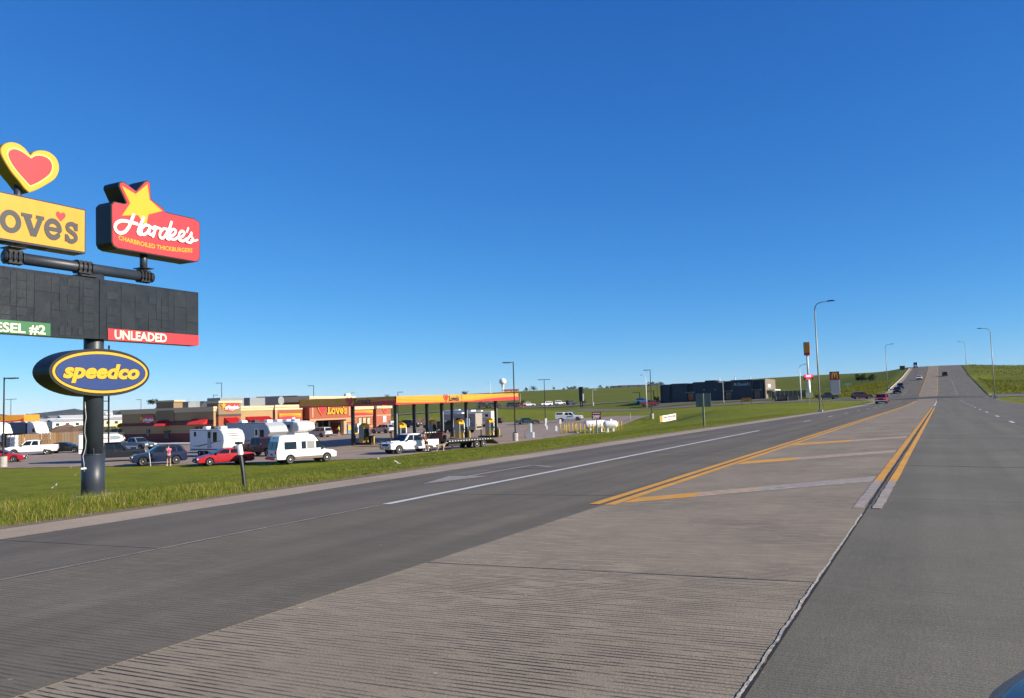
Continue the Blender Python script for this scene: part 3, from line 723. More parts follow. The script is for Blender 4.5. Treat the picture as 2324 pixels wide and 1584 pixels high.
def grow(pts, e):
    k = len(pts); a = sum(pts[i][0]*pts[(i + 1) % k][1] - pts[(i + 1) % k][0]*pts[i][1] for i in range(k)); s = 1 if a > 0 else -1; out = []
    for i in range(k):
        p, q, r = Vector(pts[i - 1]), Vector(pts[i]), Vector(pts[(i + 1) % k]); d = (q - p).normalized() + (r - q).normalized()
        d = d.normalized() if d.length > 1e-5 else Vector((1, 0)); out.append(tuple(q + Vector((d[1], -d[0]))*e*s))
    return out
lab = lambda o, l: tag(o, l)
# column
q = MB(); b0 = SB.z; zc = f2(720, 962)[1]; zt = f1(680, 1600)[1] + 3.2
q.cyl((SB.x, SB.y, b0 - .3), (SB.x, SB.y, zc), .365, n=32); q.build('lower_column', NAVY, pylon, True, True)
q = MB(); q.cyl((SB.x, SB.y, zc - .02), (SB.x, SB.y, f1(680, 1010)[1] - .1), .315, n=32); q.build('upper_column', NAVY, pylon, True, True)
q = MB(); q.cyl((SB.x, SB.y, zc - .03), (SB.x, SB.y, zc + .012), .375, n=32); q.build('column_collar', NAVY, pylon, False, True)
for i in range(8):
    a = 2*math.pi*(i + .3)/8; c, s = math.cos(a), math.sin(a); P = [Vector((SB.x + c*r, SB.y + s*r, z)) for r, z in ((.30, zc), (.372, zc), (.30, zc + .26))]
    MB().slab(P, (-s, c, 0), .018).build('gusset', NAVY, pylon, world=True)
q = MB(); q.lathe([(.70, -.12), (.72, .06), (.66, .10), (0, .105)], (SB.x, SB.y + .05, b0), 26); q.build('footing', CONC, pylon, False, True)
q = MB(); pts = [(SB.x + .06, SB.y - .34 - (.05 if z < zc else 0), z) for z in np.linspace(b0 + .9, f2(650, 540)[1], 10)]
pts = [(x + .02*math.sin(i*2.1), y + .02*math.cos(i*1.7), z) for i, (x, y, z) in enumerate(pts)]; q.tube(pts, .018, 6); q.build('conduit', STEEL, pylon, True, True)
q = MB(); q.box((SB.x + .10, SB.y - .42, b0 + 1.02), (.05, .22, .05)); q.build('access_flap', W_, pylon, world=True)
# ladder behind the column
ly = SB.y + .42; q = MB()
zl0, zl1 = f2(810, 870)[1], f1(760, 1560)[1]
for dy in (-.14, .14): q.box((SB.x - .10, ly + dy + .10, (zl0 + zl1)/2), (.05, .035, zl1 - zl0))
q.build('ladder_rails', BLACK, pylon, world=True)
for i in range(int((zl1 - zl0)/.32)): MB().cyl((SB.x - .10, ly - .04, zl0 + .15 + i*.32), (SB.x - .10, ly + .24, zl0 + .15 + i*.32), .014, n=6).build('rung', BLACK, pylon, world=True)
# heart on top
ho = catmull([(226,168),(252,142),(300,130),(360,142),(410,182),(432,235),(428,290),(398,338),(338,378),(270,415),(214,436)], 5)[:-1] + catmull([(214,436),(178,402),(138,350),(88,290),(40,215),(10,155),(8,112),(40,80),(90,70),(142,85),(190,122)], 5)[:-1]
hi = catmull([(225,188),(262,168),(310,170),(355,192),(378,228),(376,275),(348,315),(280,362),(220,388)], 5)[:-1] + catmull([(220,388),(180,345),(132,290),(90,235),(62,180),(58,145),(80,122),(120,122),(172,147)], 5)[:-1]
ho = [f1(*p) for p in ho]; hi = [f1(*p) for p in hi]
YSIDE = mat('olive_yellow_return', (.30, .21, .012), .5, var=.1)
hb = face('heart', grow(ho, .02), YSIDE, .0, .55)
face('heart_rim', ho, YEL2, .022, .02, hb); face('heart_panel', grow(hi, .055), mat('pale_yellow_panel', (.86, .60, .16), .4, var=.03), .034, .01, hb)
face('heart_red', hi, REDS, .046, .01, hb)
c = f1(170, 460); MB().cyl((SX - .27, c[0], c[1] - .5), (SX - .27, c[0], c[1] + .4), .11, n=14).build('heart_post', NAVY, pylon, True, True)
# yellow name panel
yR, zT = f1(626, 575); zB = f1(626, 880)[1]; yL = yR - (f1(560, 700)[0] - f1(-20, 650)[0])*1.42
def rect(y0, y1, z0, z1): return [(y0, z0), (y1, z0), (y1, z1), (y0, z1)]
cab = face('name_cabinet', rect(yL - .05, yR + .05, zB - .06, zT + .05), NAVY, .0, .62)
face('name_panel', rect(yL, yR, zB, zT), YEL, .02, .02, cab)
for dy in (0, 1.3): q = MB(); q.box((SX - .3, yL + .9 + dy, zB - .064), (.32, .5, .01)); q.build('service_hatch', TRIM, cab, world=True)
# the word: fit letters "oves" to what the photograph shows
y_o, z_b = f1(-8, 735); y_s = f1(572, 812)[0]; z_base = f1(300, 748)[1]; xh = f1(70, 578)[1] - f1(70, 738)[1]
ku = (y_s - y_o)/(5.58 - 1.14); zb0 = f1(500, 808)[1]
q = MB(); put(q, LG, lambda u, v, w: (SX + .028 + w, y_o + (u - 1.14)*ku, zb0 + v*xh), .002); q.build('name_lettering', DKGREY, cab, world=True, fix=True)
q = MB(); P = [(y_o, 0)]; hc = f1(447, 656); hw = f1(483, 620)[0] - f1(412, 610)[0]
put(q, [poly([(x*hw, y*hw*.95) for x, y in HEART])], lambda u, v, w: (SX + .030, hc[0] + u, hc[1] + v)); q.build('apostrophe_heart', REDS, cab, world=True, fix=True)
# restaurant sign with the star
out = [(835,806),(833,535),(850,516),(925,532),(946,518),(940,505),(889,392),(892,374),(905,368),(925,374),(1011,438),(1078,366),(1092,360),(1106,368),(1113,492),(1205,562),(1223,592),(1440,642),(1470,660),(1476,680),(1476,922),(1462,944),(1448,946),(872,846),(848,832)]
out = [f1(*p) for p in out]
hc_ = face('restaurant_cabinet', grow(out, .055), BLACK, .0, .80)
face('restaurant_panel', grow(out, .012), REDS, .02, .02, hc_)
star = [(900,390),(1003,452),(1090,378),(1106,494),(1200,577),(1097,604),(1078,695),(1020,608),(900,612),(962,520)]
face('star', [f1(*p) for p in star], YEL2, .036, .014, hc_)
q = MB(); put(q, [stroke_geo([f1(*p) for p in pts], w*.0050) for pts, w in _HZ], lambda u, v, w: (SX + .052 + w, u, v), .002); q.build('script_lettering', W_, hc_, world=True, fix=True)
# unit version of the script for the other signs
_sp2 = [[f1(*p) for p in pts] for pts, w in _HZ]; _y0 = min(p[0] for s in _sp2 for p in s); _y1 = max(p[0] for s in _sp2 for p in s); _z0 = min(p[1] for s in _sp2 for p in s); _z1 = max(p[1] for s in _sp2 for p in s)
SCRIPT = [stroke_geo([((y - _y0)/(_y1 - _y0), (z - _z0)/(_y1 - _y0)) for y, z in s], w*.0062/(_y1 - _y0)*1.15, n=3) for s, (p_, w) in zip(_sp2, _HZ)]
vs, fs, w_ = text_geo('CHARBROILED THICKBURGERS', .02)
a0, a1 = f1(876, 788), f1(1425, 884); L = a1[0] - a0[0]; am = f1(1150, 852); hgt_ = f1(890, 757)[1] - f1(890, 790)[1]
sag = (a0[1] + a1[1])/2 - am[1] + .02
q = MB(); put(q, [(vs, fs)], lambda u, v, w: (SX + .028, a0[0] + u/w_*L, a0[1] + (a1[1] - a0[1])*u/w_ - sag*4*(u/w_)*(1 - u/w_) + v*hgt_)); q.build('tagline_lettering', YEL2, hc_, world=True, fix=True)
c0 = f1(1115, 1000); c1 = f1(1115, 890); MB().cyl((SX - .35, c0[0], c0[1] - .1), (SX - .35, c1[0], c1[1] + .2), .13, n=16).build('sign_post', NAVY, pylon, True, True)
# cross beam
e0, e1 = f1(90, 915), f1(1185, 1065); zb_ = (f1(660, 985)[1]); bx = SX - .42
MB().cyl((bx, e0[0], zb_), (bx, e1[0], zb_), .185, n=20).build('cross_beam', NAVY, pylon, True, True)
def saddle(y, w, wz):
    q = MB()
    for i in range(4):
        yy = y - w/2 + w*i/3; P = [Vector((bx + (.25*math.cos(a)), yy, zb_ + .25*math.sin(a))) for a in np.linspace(0, 2*math.pi, 9)[:-1] + .39]
        q.slab(P, (0, 1, 0), .03)
    q.box((bx, y, zb_ + wz*.29), (.56, w*1.15, .03)); q.box((bx, y, zb_), (.30, w, .42)); q.build('beam_saddle', BLACK, pylon, world=True)
saddle(f1(160, 930)[0], .46, 1); saddle(f1(1125, 1040)[0], .40, 1); saddle(f1(675, 1000)[0], .50, -1)
q = MB(); q.box((bx, f1(675, 1000)[0], zb_ - .33), (.8, .62, .04)); q.build('bearing_plate', BLACK, pylon, world=True)
# price board
yR2, zT2 = f1(1472, 1182); zB2 = f1(1472, 1576)[1]; yL2 = yR2 - (yR2 - f1(0, 1250)[0])*1.16
BOARD = mat('price_board_black', (.018, .020, .023), .30, var=.3, vscale=3, bump=.9, bscale=2.2)
pb = face('price_board', rect(yL2, yR2, zB2, zT2), BOARD, .0, .50)
TILE = mat('price_tile_black', (.022, .024, .027), .30, var=.30, vscale=1.6, bump=.9, bscale=2.2)
rt = random.Random(5)
H = zT2 - zB2; W2 = yR2 - yL2; ym = f1(760, 1300)[0]
def tile(y0, y1, z0, z1):
    q = MB(); g = .006; t = rt.uniform(.002, .005); a, b = rt.uniform(-.004, .004), rt.uniform(-.004, .004)
    P = [(SX + t + .010 + a*(1 if k in (0, 3) else -1) + b*(1 if k < 2 else -1), y, z) for k, (y, z) in enumerate([(y0 + g, z0 + g), (y1 - g, z0 + g), (y1 - g, z1 - g), (y0 + g, z1 - g)])]
    q.slab(P, (1, 0, 0), .012); q.build('price_tile', TILE, pb, world=True)
zr = lambda k: zT2 - H*(.05 + .135*k)
for x0, x1 in ((yL2 + .03, ym - .16), (ym + .16, yR2 - .03)):
    n = 8 if x0 < ym - .3 else 7; cw = (x1 - x0)/n
    for i in range(n):
        if rt.random() < .30: 
            k0 = 0
            while k0 < 6:
                kk = min(6, k0 + rt.choice((2, 3, 4))); tile(x0 + i*cw, x0 + (i + 1)*cw, zr(kk) + .01, zr(k0)); k0 = kk
        else:
            sp = rt.uniform(.42, .75)
            for k in range(6):
                if rt.random() < .82: tile(x0 + i*cw, x0 + (i + sp)*cw, zr(k + 1), zr(k))
            if rt.random() < .6: tile(x0 + (i + sp)*cw, x0 + (i + 1)*cw, zr(4), zr(rt.choice((0, 1))))
MB().box((SX + .012, ym, (zB2 + zT2)/2), (.028, .24, H - .02)).build('board_mullion', BOARD, pb, world=True)
for i, x in enumerate((440, 490, 535, 580, 625)): c = f1(x + 15, 1467); tile(c[0] - .085, c[0] + .085, c[1] - .15, c[1] + .15)
yg = f1(370, 1450)[0]; g1, g0 = f1(370, 1412)[1], f1(370, 1505)[1]
face('diesel_strip', rect(yL2 + .02, yg, g0, g1), GREENS, .034, .02, pb)
def words(name, txt, y0, y1, z0, capz, m_, par, bold=.015, lift=.045, shear=0):
    vs, fs, w_ = text_geo(txt, bold, shear); q = MB(); put(q, [(vs, fs)], lambda u, v, w: (SX + lift, y0 + u/w_*(y1 - y0), z0 + v*capz)); return q.build(name, m_, par, world=True, fix=True)
y1 = f1(332, 1450)[0]; cz = f1(280, 1424)[1] - f1(280, 1488)[1]; y0 = y1 - (y1 - f1(0, 1450)[0])*1.47
words('diesel_lettering', 'DIESEL #2', y0, y1, f1(280, 1489)[1], cz, CREAM, pb, .025)
r0, rt_ = f1(797, 1533)[1], f1(797, 1448)[1]
face('unleaded_strip', rect(f1(797, 1490)[0], yR2 - .01, r0, rt_), REDS, .034, .02, pb)
words('unleaded_lettering', 'UNLEADED', f1(845, 1500)[0], f1(1232, 1520)[0], f1(1000, 1535)[1], f1(1000, 1473)[1] - f1(1000, 1535)[1], CREAM, pb, .025)
# blue oval
oc = f2(792, 305); ry = (f2(1166, 345)[0] - f2(412, 270)[0])/2; yc = (f2(1166, 345)[0] + f2(412, 270)[0])/2
zt_, zb2 = f2(770, 143)[1], f2(815, 474)[1]; zc2 = (zt_ + zb2)/2; rz_ = (zt_ - zb2)/2
ov = lambda k, d=0: [(yc + (ry + d)*k*math.cos(a), zc2 + (rz_ + d)*k*math.sin(a)) for a in np.linspace(0, 2*math.pi, 49)[:-1]]
oc_ = face('oval_cabinet', ov(1, .10), BLACK, .0, .86)
face('oval_border', ov(1), YEL2, .02, .02, oc_); face('oval_line', ov(1, -.085), mat('dark_navy_line', (.02, .02, .05), .5, var=.1), .026, .01, oc_); face('oval_panel', ov(1, -.105), BLUES, .034, .012, oc_)
s0, s1 = f2(492, 340), f2(1098, 340); zbase = f2(800, 358)[1]; cap = f2(925, 240)[1] - f2(925, 352)[1]
words('oval_lettering_edge', 'speedco', s0[0] - .02, s1[0] + .02, zbase + .012, cap*.97, mat('dark_navy_line', (.02, .02, .05), .5), oc_, .068, .040, .22)
words('oval_lettering', 'speedco', s0[0], s1[0], zbase + .02, cap*.95, YEL2, oc_, .045, .046, .22)
# ------------------------------------------------------------------ vehicles
def arc_pts(xc, r, zs, n=7):
    """wheel arch cut into the sill, from front to rear"""
    a0 = math.asin(max(-.95, min(.95, (zs - r*.86)/r*1.0)))
    zc = r*.86
    return [(xc + r*math.cos(t), zc + r*math.sin(t)) for t in np.linspace(a0, math.pi - a0, n)]
def wheel(root, x, y, r, w, side, rim=RIM, spokes=5):
    q = MB(); s = side
    q.lathe([(r*.62, -w/2), (r*.93, -w/2), (r, -w*.33), (r, w*.33), (r*.93, w/2), (r*.62, w/2)], (x, y, r), 20, 'Y'); wo = q.build('wheel', RUBBER, root)
    q = MB(); q.lathe([(r*.66, -.01), (r*.66, .012), (r*.58, -.006), (r*.20, .006), (0, .018)][::1] if s > 0 else [(r*.66, .01), (r*.66, -.012), (r*.58, .006), (r*.20, -.006), (0, -.018)], (x, y + s*w*.47, r), 18, 'Y'); q.build('rim', rim, wo, fix=True)
    for k in range(spokes):
        a = 2*math.pi*k/spokes + .3; p = Vector((math.cos(a), 0, math.sin(a))); t = Vector((-math.sin(a), 0, math.cos(a))); c = Vector((x, y + s*(w*.47 + .016), r))
        b = a + math.pi/spokes; p2 = Vector((math.cos(b), 0, math.sin(b))); t2 = Vector((-math.sin(b), 0, math.cos(b)))
        MB().slab([c + p2*r*.26 - t2*r*.05, c + p2*r*.26 + t2*r*.05, c + p2*r*.55 + t2*r*.12, c + p2*r*.55 - t2*r*.12][::-s], (0, s, 0), .006).build('rim_slot', TRIM, wo)
    return wo
SPEC = {
 # L length, W width, xf / xr axles, wr wheel radius, top = outline over the bonnet and boot, cab = rear base, rear top, front top, front base, belt, roof
 'sedan': dict(L=4.85, W=1.84, xf=1.42, xr=-1.36, wr=.325, sill=.24, top=[(-2.40, .52), (-2.38, .86), (-2.15, .97), (-1.55, 1.00), (.95, .96), (1.75, .82), (2.28, .66), (2.42, .48)], cab=(-1.75, -.90, .18, 1.12), belt=.93, roof=1.40, win=[(.06, .49), (.53, .95)]),
 'oldsedan': dict(L=5.1, W=1.86, xf=1.55, xr=-1.40, wr=.32, sill=.26, top=[(-2.52, .5), (-2.50, .90), (-1.6, .96), (.95, .95), (2.40, .86), (2.52, .5)], cab=(-1.45, -1.00, .25, .95), belt=.92, roof=1.38, win=[(.05, .48), (.53, .94)]),
 'suv': dict(L=4.70, W=1.88, xf=1.42, xr=-1.36, wr=.37, sill=.30, top=[(-2.32, .62), (-2.30, 1.10), (-2.0, 1.16), (.95, 1.08), (1.85, .98), (2.22, .86), (2.33, .55)], cab=(-2.25, -1.80, .10, 1.05), belt=1.06, roof=1.70, win=[(.04, .22), (.25, .57), (.60, .94)]),
 'boxsuv': dict(L=4.55, W=1.80, xf=1.38, xr=-1.28, wr=.37, sill=.40, top=[(-2.22, .62), (-2.20, 1.10), (.80, 1.08), (1.95, 1.02), (2.20, .95), (2.24, .60)], cab=(-2.18, -2.10, .40, .80), belt=1.06, roof=1.74, win=[(.04, .30), (.34, .62), (.66, .95)]),
 'jeep': dict(L=4.3, W=1.80, xf=1.40, xr=-1.15, wr=.42, sill=.55, top=[(-1.85, .70), (-1.83, 1.22), (.55, 1.20), (1.85, 1.12), (1.95, 1.02), (1.97, .65)], cab=(-1.80, -1.76, .38, .55), belt=1.18, roof=1.86, win=[(.04, .30), (.34, .62), (.66, .95)]),
 'minivan': dict(L=5.1, W=1.98, xf=1.55, xr=-1.50, wr=.35, sill=.26, top=[(-2.52, .55), (-2.50, 1.05), (-2.2, 1.08), (1.35, 1.02), (2.05, .90), (2.42, .70), (2.52, .45)], cab=(-2.46, -2.20, .40, 1.65), belt=1.0, roof=1.75, win=[(.04, .30), (.33, .60), (.63, .93)]),
 'pickup': dict(L=5.85, W=2.02, xf=1.92, xr=-1.72, wr=.40, sill=.44, top=[(-2.90, .62), (-2.90, .86), (-.95, .86), (-.94, 1.20), (1.25, 1.20), (2.45, 1.14), (2.86, 1.02), (2.92, .60)], cab=(-.95, -.80, .62, 1.32), belt=1.18, roof=1.90, win=[(.06, .44), (.50, .93)], bed=(-2.90, -.97, 1.24)),
 'oldpickup': dict(L=5.4, W=1.92, xf=1.75, xr=-1.50, wr=.38, sill=.44, top=[(-2.68, .62), (-2.68, .82), (-.75, .82), (-.74, 1.10), (1.10, 1.10), (2.35, 1.00), (2.66, .88), (2.70, .58)], cab=(-.75, -.62, .50, 1.10), belt=1.08, roof=1.72, win=[(.06, .40), (.48, .93)], bed=(-2.68, -.77, 1.14)),
 'van': dict(L=5.6, W=2.02, xf=1.85, xr=-1.55, wr=.37, sill=.38, top=[(-2.78, .55), (-2.78, 1.15), (1.62, 1.12), (2.45, 1.00), (2.74, .86), (2.80, .50)], cab=(-2.76, -2.42, .62, 1.72), belt=1.12, roof=2.42, win=[]),
}
def car(kind, label, cat, p, heading, col, group=None, name=None, metal=0.0, detail=1, rim=RIM, glass=GLASS, lower=None, cat2=None, seams=True, open_=None, scale=1.0):
    S = SPEC[kind]; L, W = S['L'], S['W']; hw = W/2; zs = S['sill']
    root = thing(name or {'sedan': 'sedan_car', 'oldsedan': 'sedan_car', 'suv': 'parked_suv', 'boxsuv': 'parked_suv', 'jeep': 'open_jeep', 'minivan': 'minivan', 'pickup': 'pickup_truck', 'oldpickup': 'pickup_truck', 'van': 'camper_van'}[kind], label, cat, p, R_(heading), group)
    scale *= .95; root.scale = (scale,)*3
    body = col if isinstance(col, bpy.types.Material) else paint('car_paint_%d_%d_%d' % tuple(int(c*255) for c in col) + ('m' if metal else ''), col, metal)
    top = S['top']; r = S['wr']*1.16
    outline = list(top) + [(top[-1][0] - .03, zs + .06), (top[-1][0] - .12, zs)] + arc_pts(S['xf'], r, zs) + arc_pts(S['xr'], r, zs) + [(top[0][0] + .12, zs), (top[0][0] + .02, zs + .08)]
    wf = lambda z: hw*(1 - .045*max(0, (z - .75)/.5)**2 - .03*max(0, (.5 - z)/.3))
    MB().prism(outline, wf, .06).build('body', body, root)
    q = MB(); q.box(((top[0][0] + top[-1][0])/2, 0, zs + .14), (L*.93, W*.80, .34)); q.build('underbody', TRIM, root)
    x0, x0t, x1t, x1 = S['cab']; zb, zr = S['belt'], S['roof']; wb, wt = hw*.945, hw*(.80 if kind not in ('van', 'jeep') else .86)
    cw = lambda z: wb + (wt - wb)*max(0, min(1, (z - zb)/(zr - zb)))
    h = zr - zb; e = .07
    roofc = [(x0, zb - .02), (x0 + (x0t - x0)*.55, zb + h*.55), (x0t - .06, zr - .10), (x0t + .10, zr - .015), ((x0t + x1t)/2, zr + .02), (x1t - .10, zr - .015), (x1t + .10, zr - .09), (x1, zb - .02)]
    cabin = MB().prism(roofc[::-1], cw, e).build('cabin', body, root)
    # glass
    def side_glass(u0, u1, nm='window', m_=glass):
        for s in (-1, 1):
            z0, z1 = zb + h*.10, zb + h*.84
            def xx(u, z):
                t = (z - zb)/h; a = x0 + (x0t - x0)*t + .05; b = x1 + (x1t - x1)*t - .05; return a + (b - a)*u
            P = [(xx(u0, z0), s*(cw(z0) + .004), z0), (xx(u1, z0), s*(cw(z0) + .004), z0), (xx(u1, z1), s*(cw(z1) + .004), z1), (xx(u0, z1), s*(cw(z1) + .004), z1)]
            MB().slab(P if s < 0 else P[::-1], (0, s, .15), .012).build(nm, m_, root)
    for a, b in S['win']: side_glass(a, b)
    def end_glass(xa, za, xb, zb_, nm):
        d = Vector((xb - xa, 0, zb_ - za)); n = Vector((d.z, 0, -d.x)).normalized()
        if (n.x < 0) == (nm == 'windshield'): n = -n
        A = Vector((xa, 0, za)) + n*.028; B = Vector((xb, 0, zb_)) + n*.028
        P = [A + Vector((0, -cw(za)*.90, 0)), A + Vector((0, cw(za)*.90, 0)), B + Vector((0, cw(zb_)*.88, 0)), B + Vector((0, -cw(zb_)*.88, 0))]
        MB().slab(P, n, .012).build(nm, glass, root, fix=True)
    f = lambda a, b, t: a + (b - a)*t
    if kind != 'van':
        end_glass(f(x1, x1t + .06, .06), f(zb, zr - .06, .06), f(x1, x1t + .06, .93), f(zb, zr - .06, .93), 'windshield')
        if S.get('cap') is None: end_glass(f(x0, x0t, .14), f(zb, zr, .14), f(x0, x0t, .80), f(zb, zr, .80), 'rear_window')
    # bed
    if 'bed' in S:
        b0, b1, bz = S['bed']; zf = top[1][1]
        for s in (-1, 1): MB().box(((b0 + b1)/2, s*(hw - .06), (zf + bz)/2), (b1 - b0, .10, bz - zf)).build('bed_side', body, root)
        MB().box((b0 + .04, 0, (zf + bz)/2), (.08, W - .22, bz - zf)).build('tailgate', body, root)
        MB().box(((b0 + b1)/2, 0, zf + .012), (b1 - b0 - .10, W - .24, .02)).build('bed_floor', TRIM, root)
    for sx, xx in ((1, S['xf']), (-1, S['xr'])):
        for s in (-1, 1):
            wheel(root, xx, s*(hw - .115), S['wr'], .22, s, rim)
            q = MB(); P = [(xx + r*.99*math.cos(t), s*(hw - .30), S['wr'] + r*.9*math.sin(t)) for t in np.linspace(0, 2*math.pi, 17)[:-1]]; q.slab(P if s < 0 else P[::-1], (0, s, 0), .02); q.build('wheel_well', TRIM, root)
    xt, xr_ = top[-1][0], top[0][0]; zh = top[-2][1] - .08
    for s in (-1, 1):
        MB().box((xt - .10, s*(hw - .28), zh), (.22, .40, .13)).build('headlight', HEAD, root)
        MB().box((xr_ + .04, s*(hw - .17), top[1][1] - .14), (.14, .26, .18 if kind not in ('pickup', 'oldpickup') else .34)).build('tail_light', TAIL, root)
    MB().box((xt - .04, 0, zh - .04), (.14, W*.46, .20)).build('grille', TRIM, root)
    bm_ = CHROME if kind in ('pickup', 'oldpickup', 'oldsedan') else TRIM
    MB().box((xt - .05, 0, zs + .16), (.20, W*.92, .17)).build('front_bumper', bm_, root); MB().box((xr_ + .05, 0, zs + .16), (.18, W*.90, .16)).build('rear_bumper', bm_, root)
    if detail:
        MB().box((xt + .056, 0, zs + .17), (.012, .30, .14)).build('number_plate', W_, root); MB().box((xr_ - .05, 0, zs + .34), (.012, .30, .14)).build('number_plate', W_, root)
        for s in (-1, 1):
            MB().box((x1 - .28, s*(hw + .07), zb + .08), (.10, .20, .15)).build('wing_mirror', TRIM, root)
            if seams:
                for xs in ((x1 - .35), (x1 - 1.35), (x1 - 2.30)):
                    if xs > x0 + .2 and 'van' != kind: MB().box((xs, s*hw*.988, (zb + zs)/2 + .05), (.014, .04, (zb - zs)*.80)).build('door_seam', TRIM, root)
                for xs in (x1 - 1.18, x1 - 2.12):
                    if xs > x0 + .15: MB().box((xs, s*(hw*.985 + .015), zb - .12), (.16, .03, .035)).build('door_handle', CHROME if kind == 'pickup' else TRIM, root)
    if lower is not None:
        for s in (-1, 1): MB().box(((S['xf'] + S['xr'])/2, s*(hw + .003), zs + .11), (S['xf'] - S['xr'] - 2*r, .05, .22)).build('lower_trim', lower, root)
    return root
def P_(px, py, push=.8):
    """spot on the ground under a vehicle whose near wheels touch the ground there"""
    g = ground(px, py); v = Vector((g.x, g.y, 0)); v = v*(1 + push/v.length); return Vector((v.x, v.y, gz(v.x, v.y) + .04))
vh = lambda a: a + YAW            # heading seen from the highway: 0 right, 90 away, 180 left
WHITE = paint('car_white', (.80, .80, .79)); BLK = paint('car_black', (.012, .013, .016)); 
# front row beside the lawn
suv = car('suv', 'dark blue parked suv with its driver door open and a person leaning in', 'suv', P_(360, 1056), vh(211), (.008, .016, .055), metal=.3)
sed = car('sedan', 'bright red sedan parked at the lawn edge left of the white van', 'car', P_(508, 1056), vh(214), (.42, .010, .022), metal=.25, rim=mat('white_hubcap', (.75, .75, .76), .3, metal=.3, var=.05))
van = car('van', 'white high-roof conversion van with tinted windows parked at the lawn edge', 'van', P_(686, 1052), vh(40), WHITE, lower=mat('brown_rocker', (.16, .115, .085), .5, var=.1), rim=mat('white_hubcap', (.75, .75, .76), .3))
S = SPEC['van']
for s in (-1, 1):
    yb = lambda z: s*(.9545 + (.868 - .9545)*(z - 1.12)/1.30 + .010)
    for nm, xa, xb, m_ in (('side_window', -2.05, -.95, GLASS), ('side_window', -.50, -.08, GLASS), ('side_window', .02, .72, mat('grey_blind_glass', (.22, .23, .23), .3, var=.08)), ):
        P = [(xa, yb(1.22), 1.22), (xb, yb(1.22), 1.22), (xb, yb(1.86), 1.86), (xa, yb(1.86), 1.86)]; MB().slab(P[::s][::-1], (0, s, .05), .012).build(nm, m_, van, fix=True)
    P = [(.84, yb(1.24), 1.24), (1.62, yb(1.24), 1.24), (1.14, yb(1.82), 1.82), (.84, yb(1.86), 1.86)]; MB().slab(P, (0, s, .05), .012).build('cab_window', GLASS, van, fix=True)
    MB().box((.1, s*1.0, .88), (2.6, .03, .05)).build('side_stripe', mat('grey_stripe', (.42, .42, .40), .5, var=.1), van)
    MB().box((-2.76, s*.86, 1.02), (.10, .16, .30)).build('tail_lamp', TAIL, van)
n = Vector((.62, 0, .78)); d_ = Vector((-.73, 0, .62))
P = [Vector((1.66, y, 1.20)) for y in (-.84, .84)] + [Vector((1.02, y, 1.98)) for y in (.76, -.76)]; P = [p + Vector((.08, 0, .06)) for p in P]; MB().slab(P, Vector((.77, 0, .63)), .012).build('windshield', GLASS, van, fix=True)
for y0, y1 in ((-.80, -.05), (.05, .80)):
    P = [(-2.775, y0, 1.22), (-2.775, y1, 1.22), (-2.66, y1*.96, 1.90), (-2.66, y0*.96, 1.90)]; MB().slab([Vector(p) + Vector((-.006, 0, 0)) for p in P], (-1, 0, .17), .012).build('rear_window', GLASS, van, fix=True)
MB().box((-2.80, 0, .80), (.02, .36, .20)).build('plate_recess', TRIM, van); MB().box((-2.60, 0, 2.22), (.03, .24, .07)).build('brake_light', TRIM, van)
MB().box((-2.86, 0, .50), (.16, 1.9, .16)).build('step_bumper', CHROME, van)
# white crew cab with the flatbed trailer
wp = car('pickup', 'white crew cab pickup with rear door open towing a flatbed trailer', 'pickup', P_(930, 1029), vh(222), WHITE, rim=mat('white_hubcap', (.75, .75, .76), .3))
q = MB(); q.slab([(.28, 1.03, .62), (-.56, 1.50, .62), (-.54, 1.44, 1.84), (.24, .97, 1.84)], (.5, .85, 0), .06); dr = q.build('open_door', WHITE, wp, fix=True)
MB().slab([(.20, 1.085, 1.24), (-.48, 1.465, 1.24), (-.46, 1.43, 1.76), (.16, 1.05, 1.76)], (.5, .85, 0), .008).build('door_glass', GLASS, dr, fix=True)
for s in (-1, 1): MB().tube([(2.86, s*.52, .55), (3.10, s*.52, .60), (3.10, s*.52, 1.22), (2.90, s*.52, 1.26)], .035).build('bull_bar_upright', BLACK, wp)
MB().tube([(3.0, -.95, .95), (3.12, -.80, .95), (3.12, .80, .95), (3.0, .95, .95)], .035).build('bull_bar', BLACK, wp); MB().tube([(3.12, -.55, 1.2), (3.12, .55, 1.2)], .03).build('bull_bar_rail', BLACK, wp)
MB().box((1.9, 0, 1.21), (1.0, .6, .07)).build('bonnet_scoop', WHITE, wp)
for s in (-1, 1): MB().tube([(-1.2, s*1.04, .45), (1.3, s*1.04, .45)], .06).build('side_step', STEEL, wp)
MB().box((-1.25, 0, 1.55), (.5, 1.7, .64)).build('tool_box', BLACK, wp)
tr_ = thing; tr = tr_('flatbed_trailer', 'long black gooseneck flatbed trailer with reflector tape behind the white pickup', 'trailer', wp.location + Vector((0, 0, 0)), wp.rotation_euler.z + .10)
TW = mat('trailer_deck_wood', (.16, .13, .11), .85, var=.25, vscale=3)
def tb(c, d, nm, m_=BLACK): return MB().box(c, d).build(nm, m_, tr)
tb((-7.0, 0, .92), (6.2, 2.4, .10), 'deck', TW); tb((-7.0, -1.22, .86), (6.2, .06, .24), 'side_rail'); tb((-7.0, 1.22, .86), (6.2, .06, .24), 'side_rail')
for s in (-.5, .5): tb((-6.6, s, .68), (6.8, .14, .30), 'beam')
q = MB(); q.tube([(-3.95, 0, .9), (-3.6, 0, 1.75), (-1.75, 0, 1.75), (-1.72, 0, 1.0)], .14, 8); q.build('gooseneck', BLACK, tr)
tb((-3.7, 0, 1.45), (.30, 1.6, .6), 'headboard', mat('maroon_rail', (.10, .015, .015), .5, var=.1)); tb((-3.75, 0, 1.05), (.08, 2.3, .9), 'bulkhead')
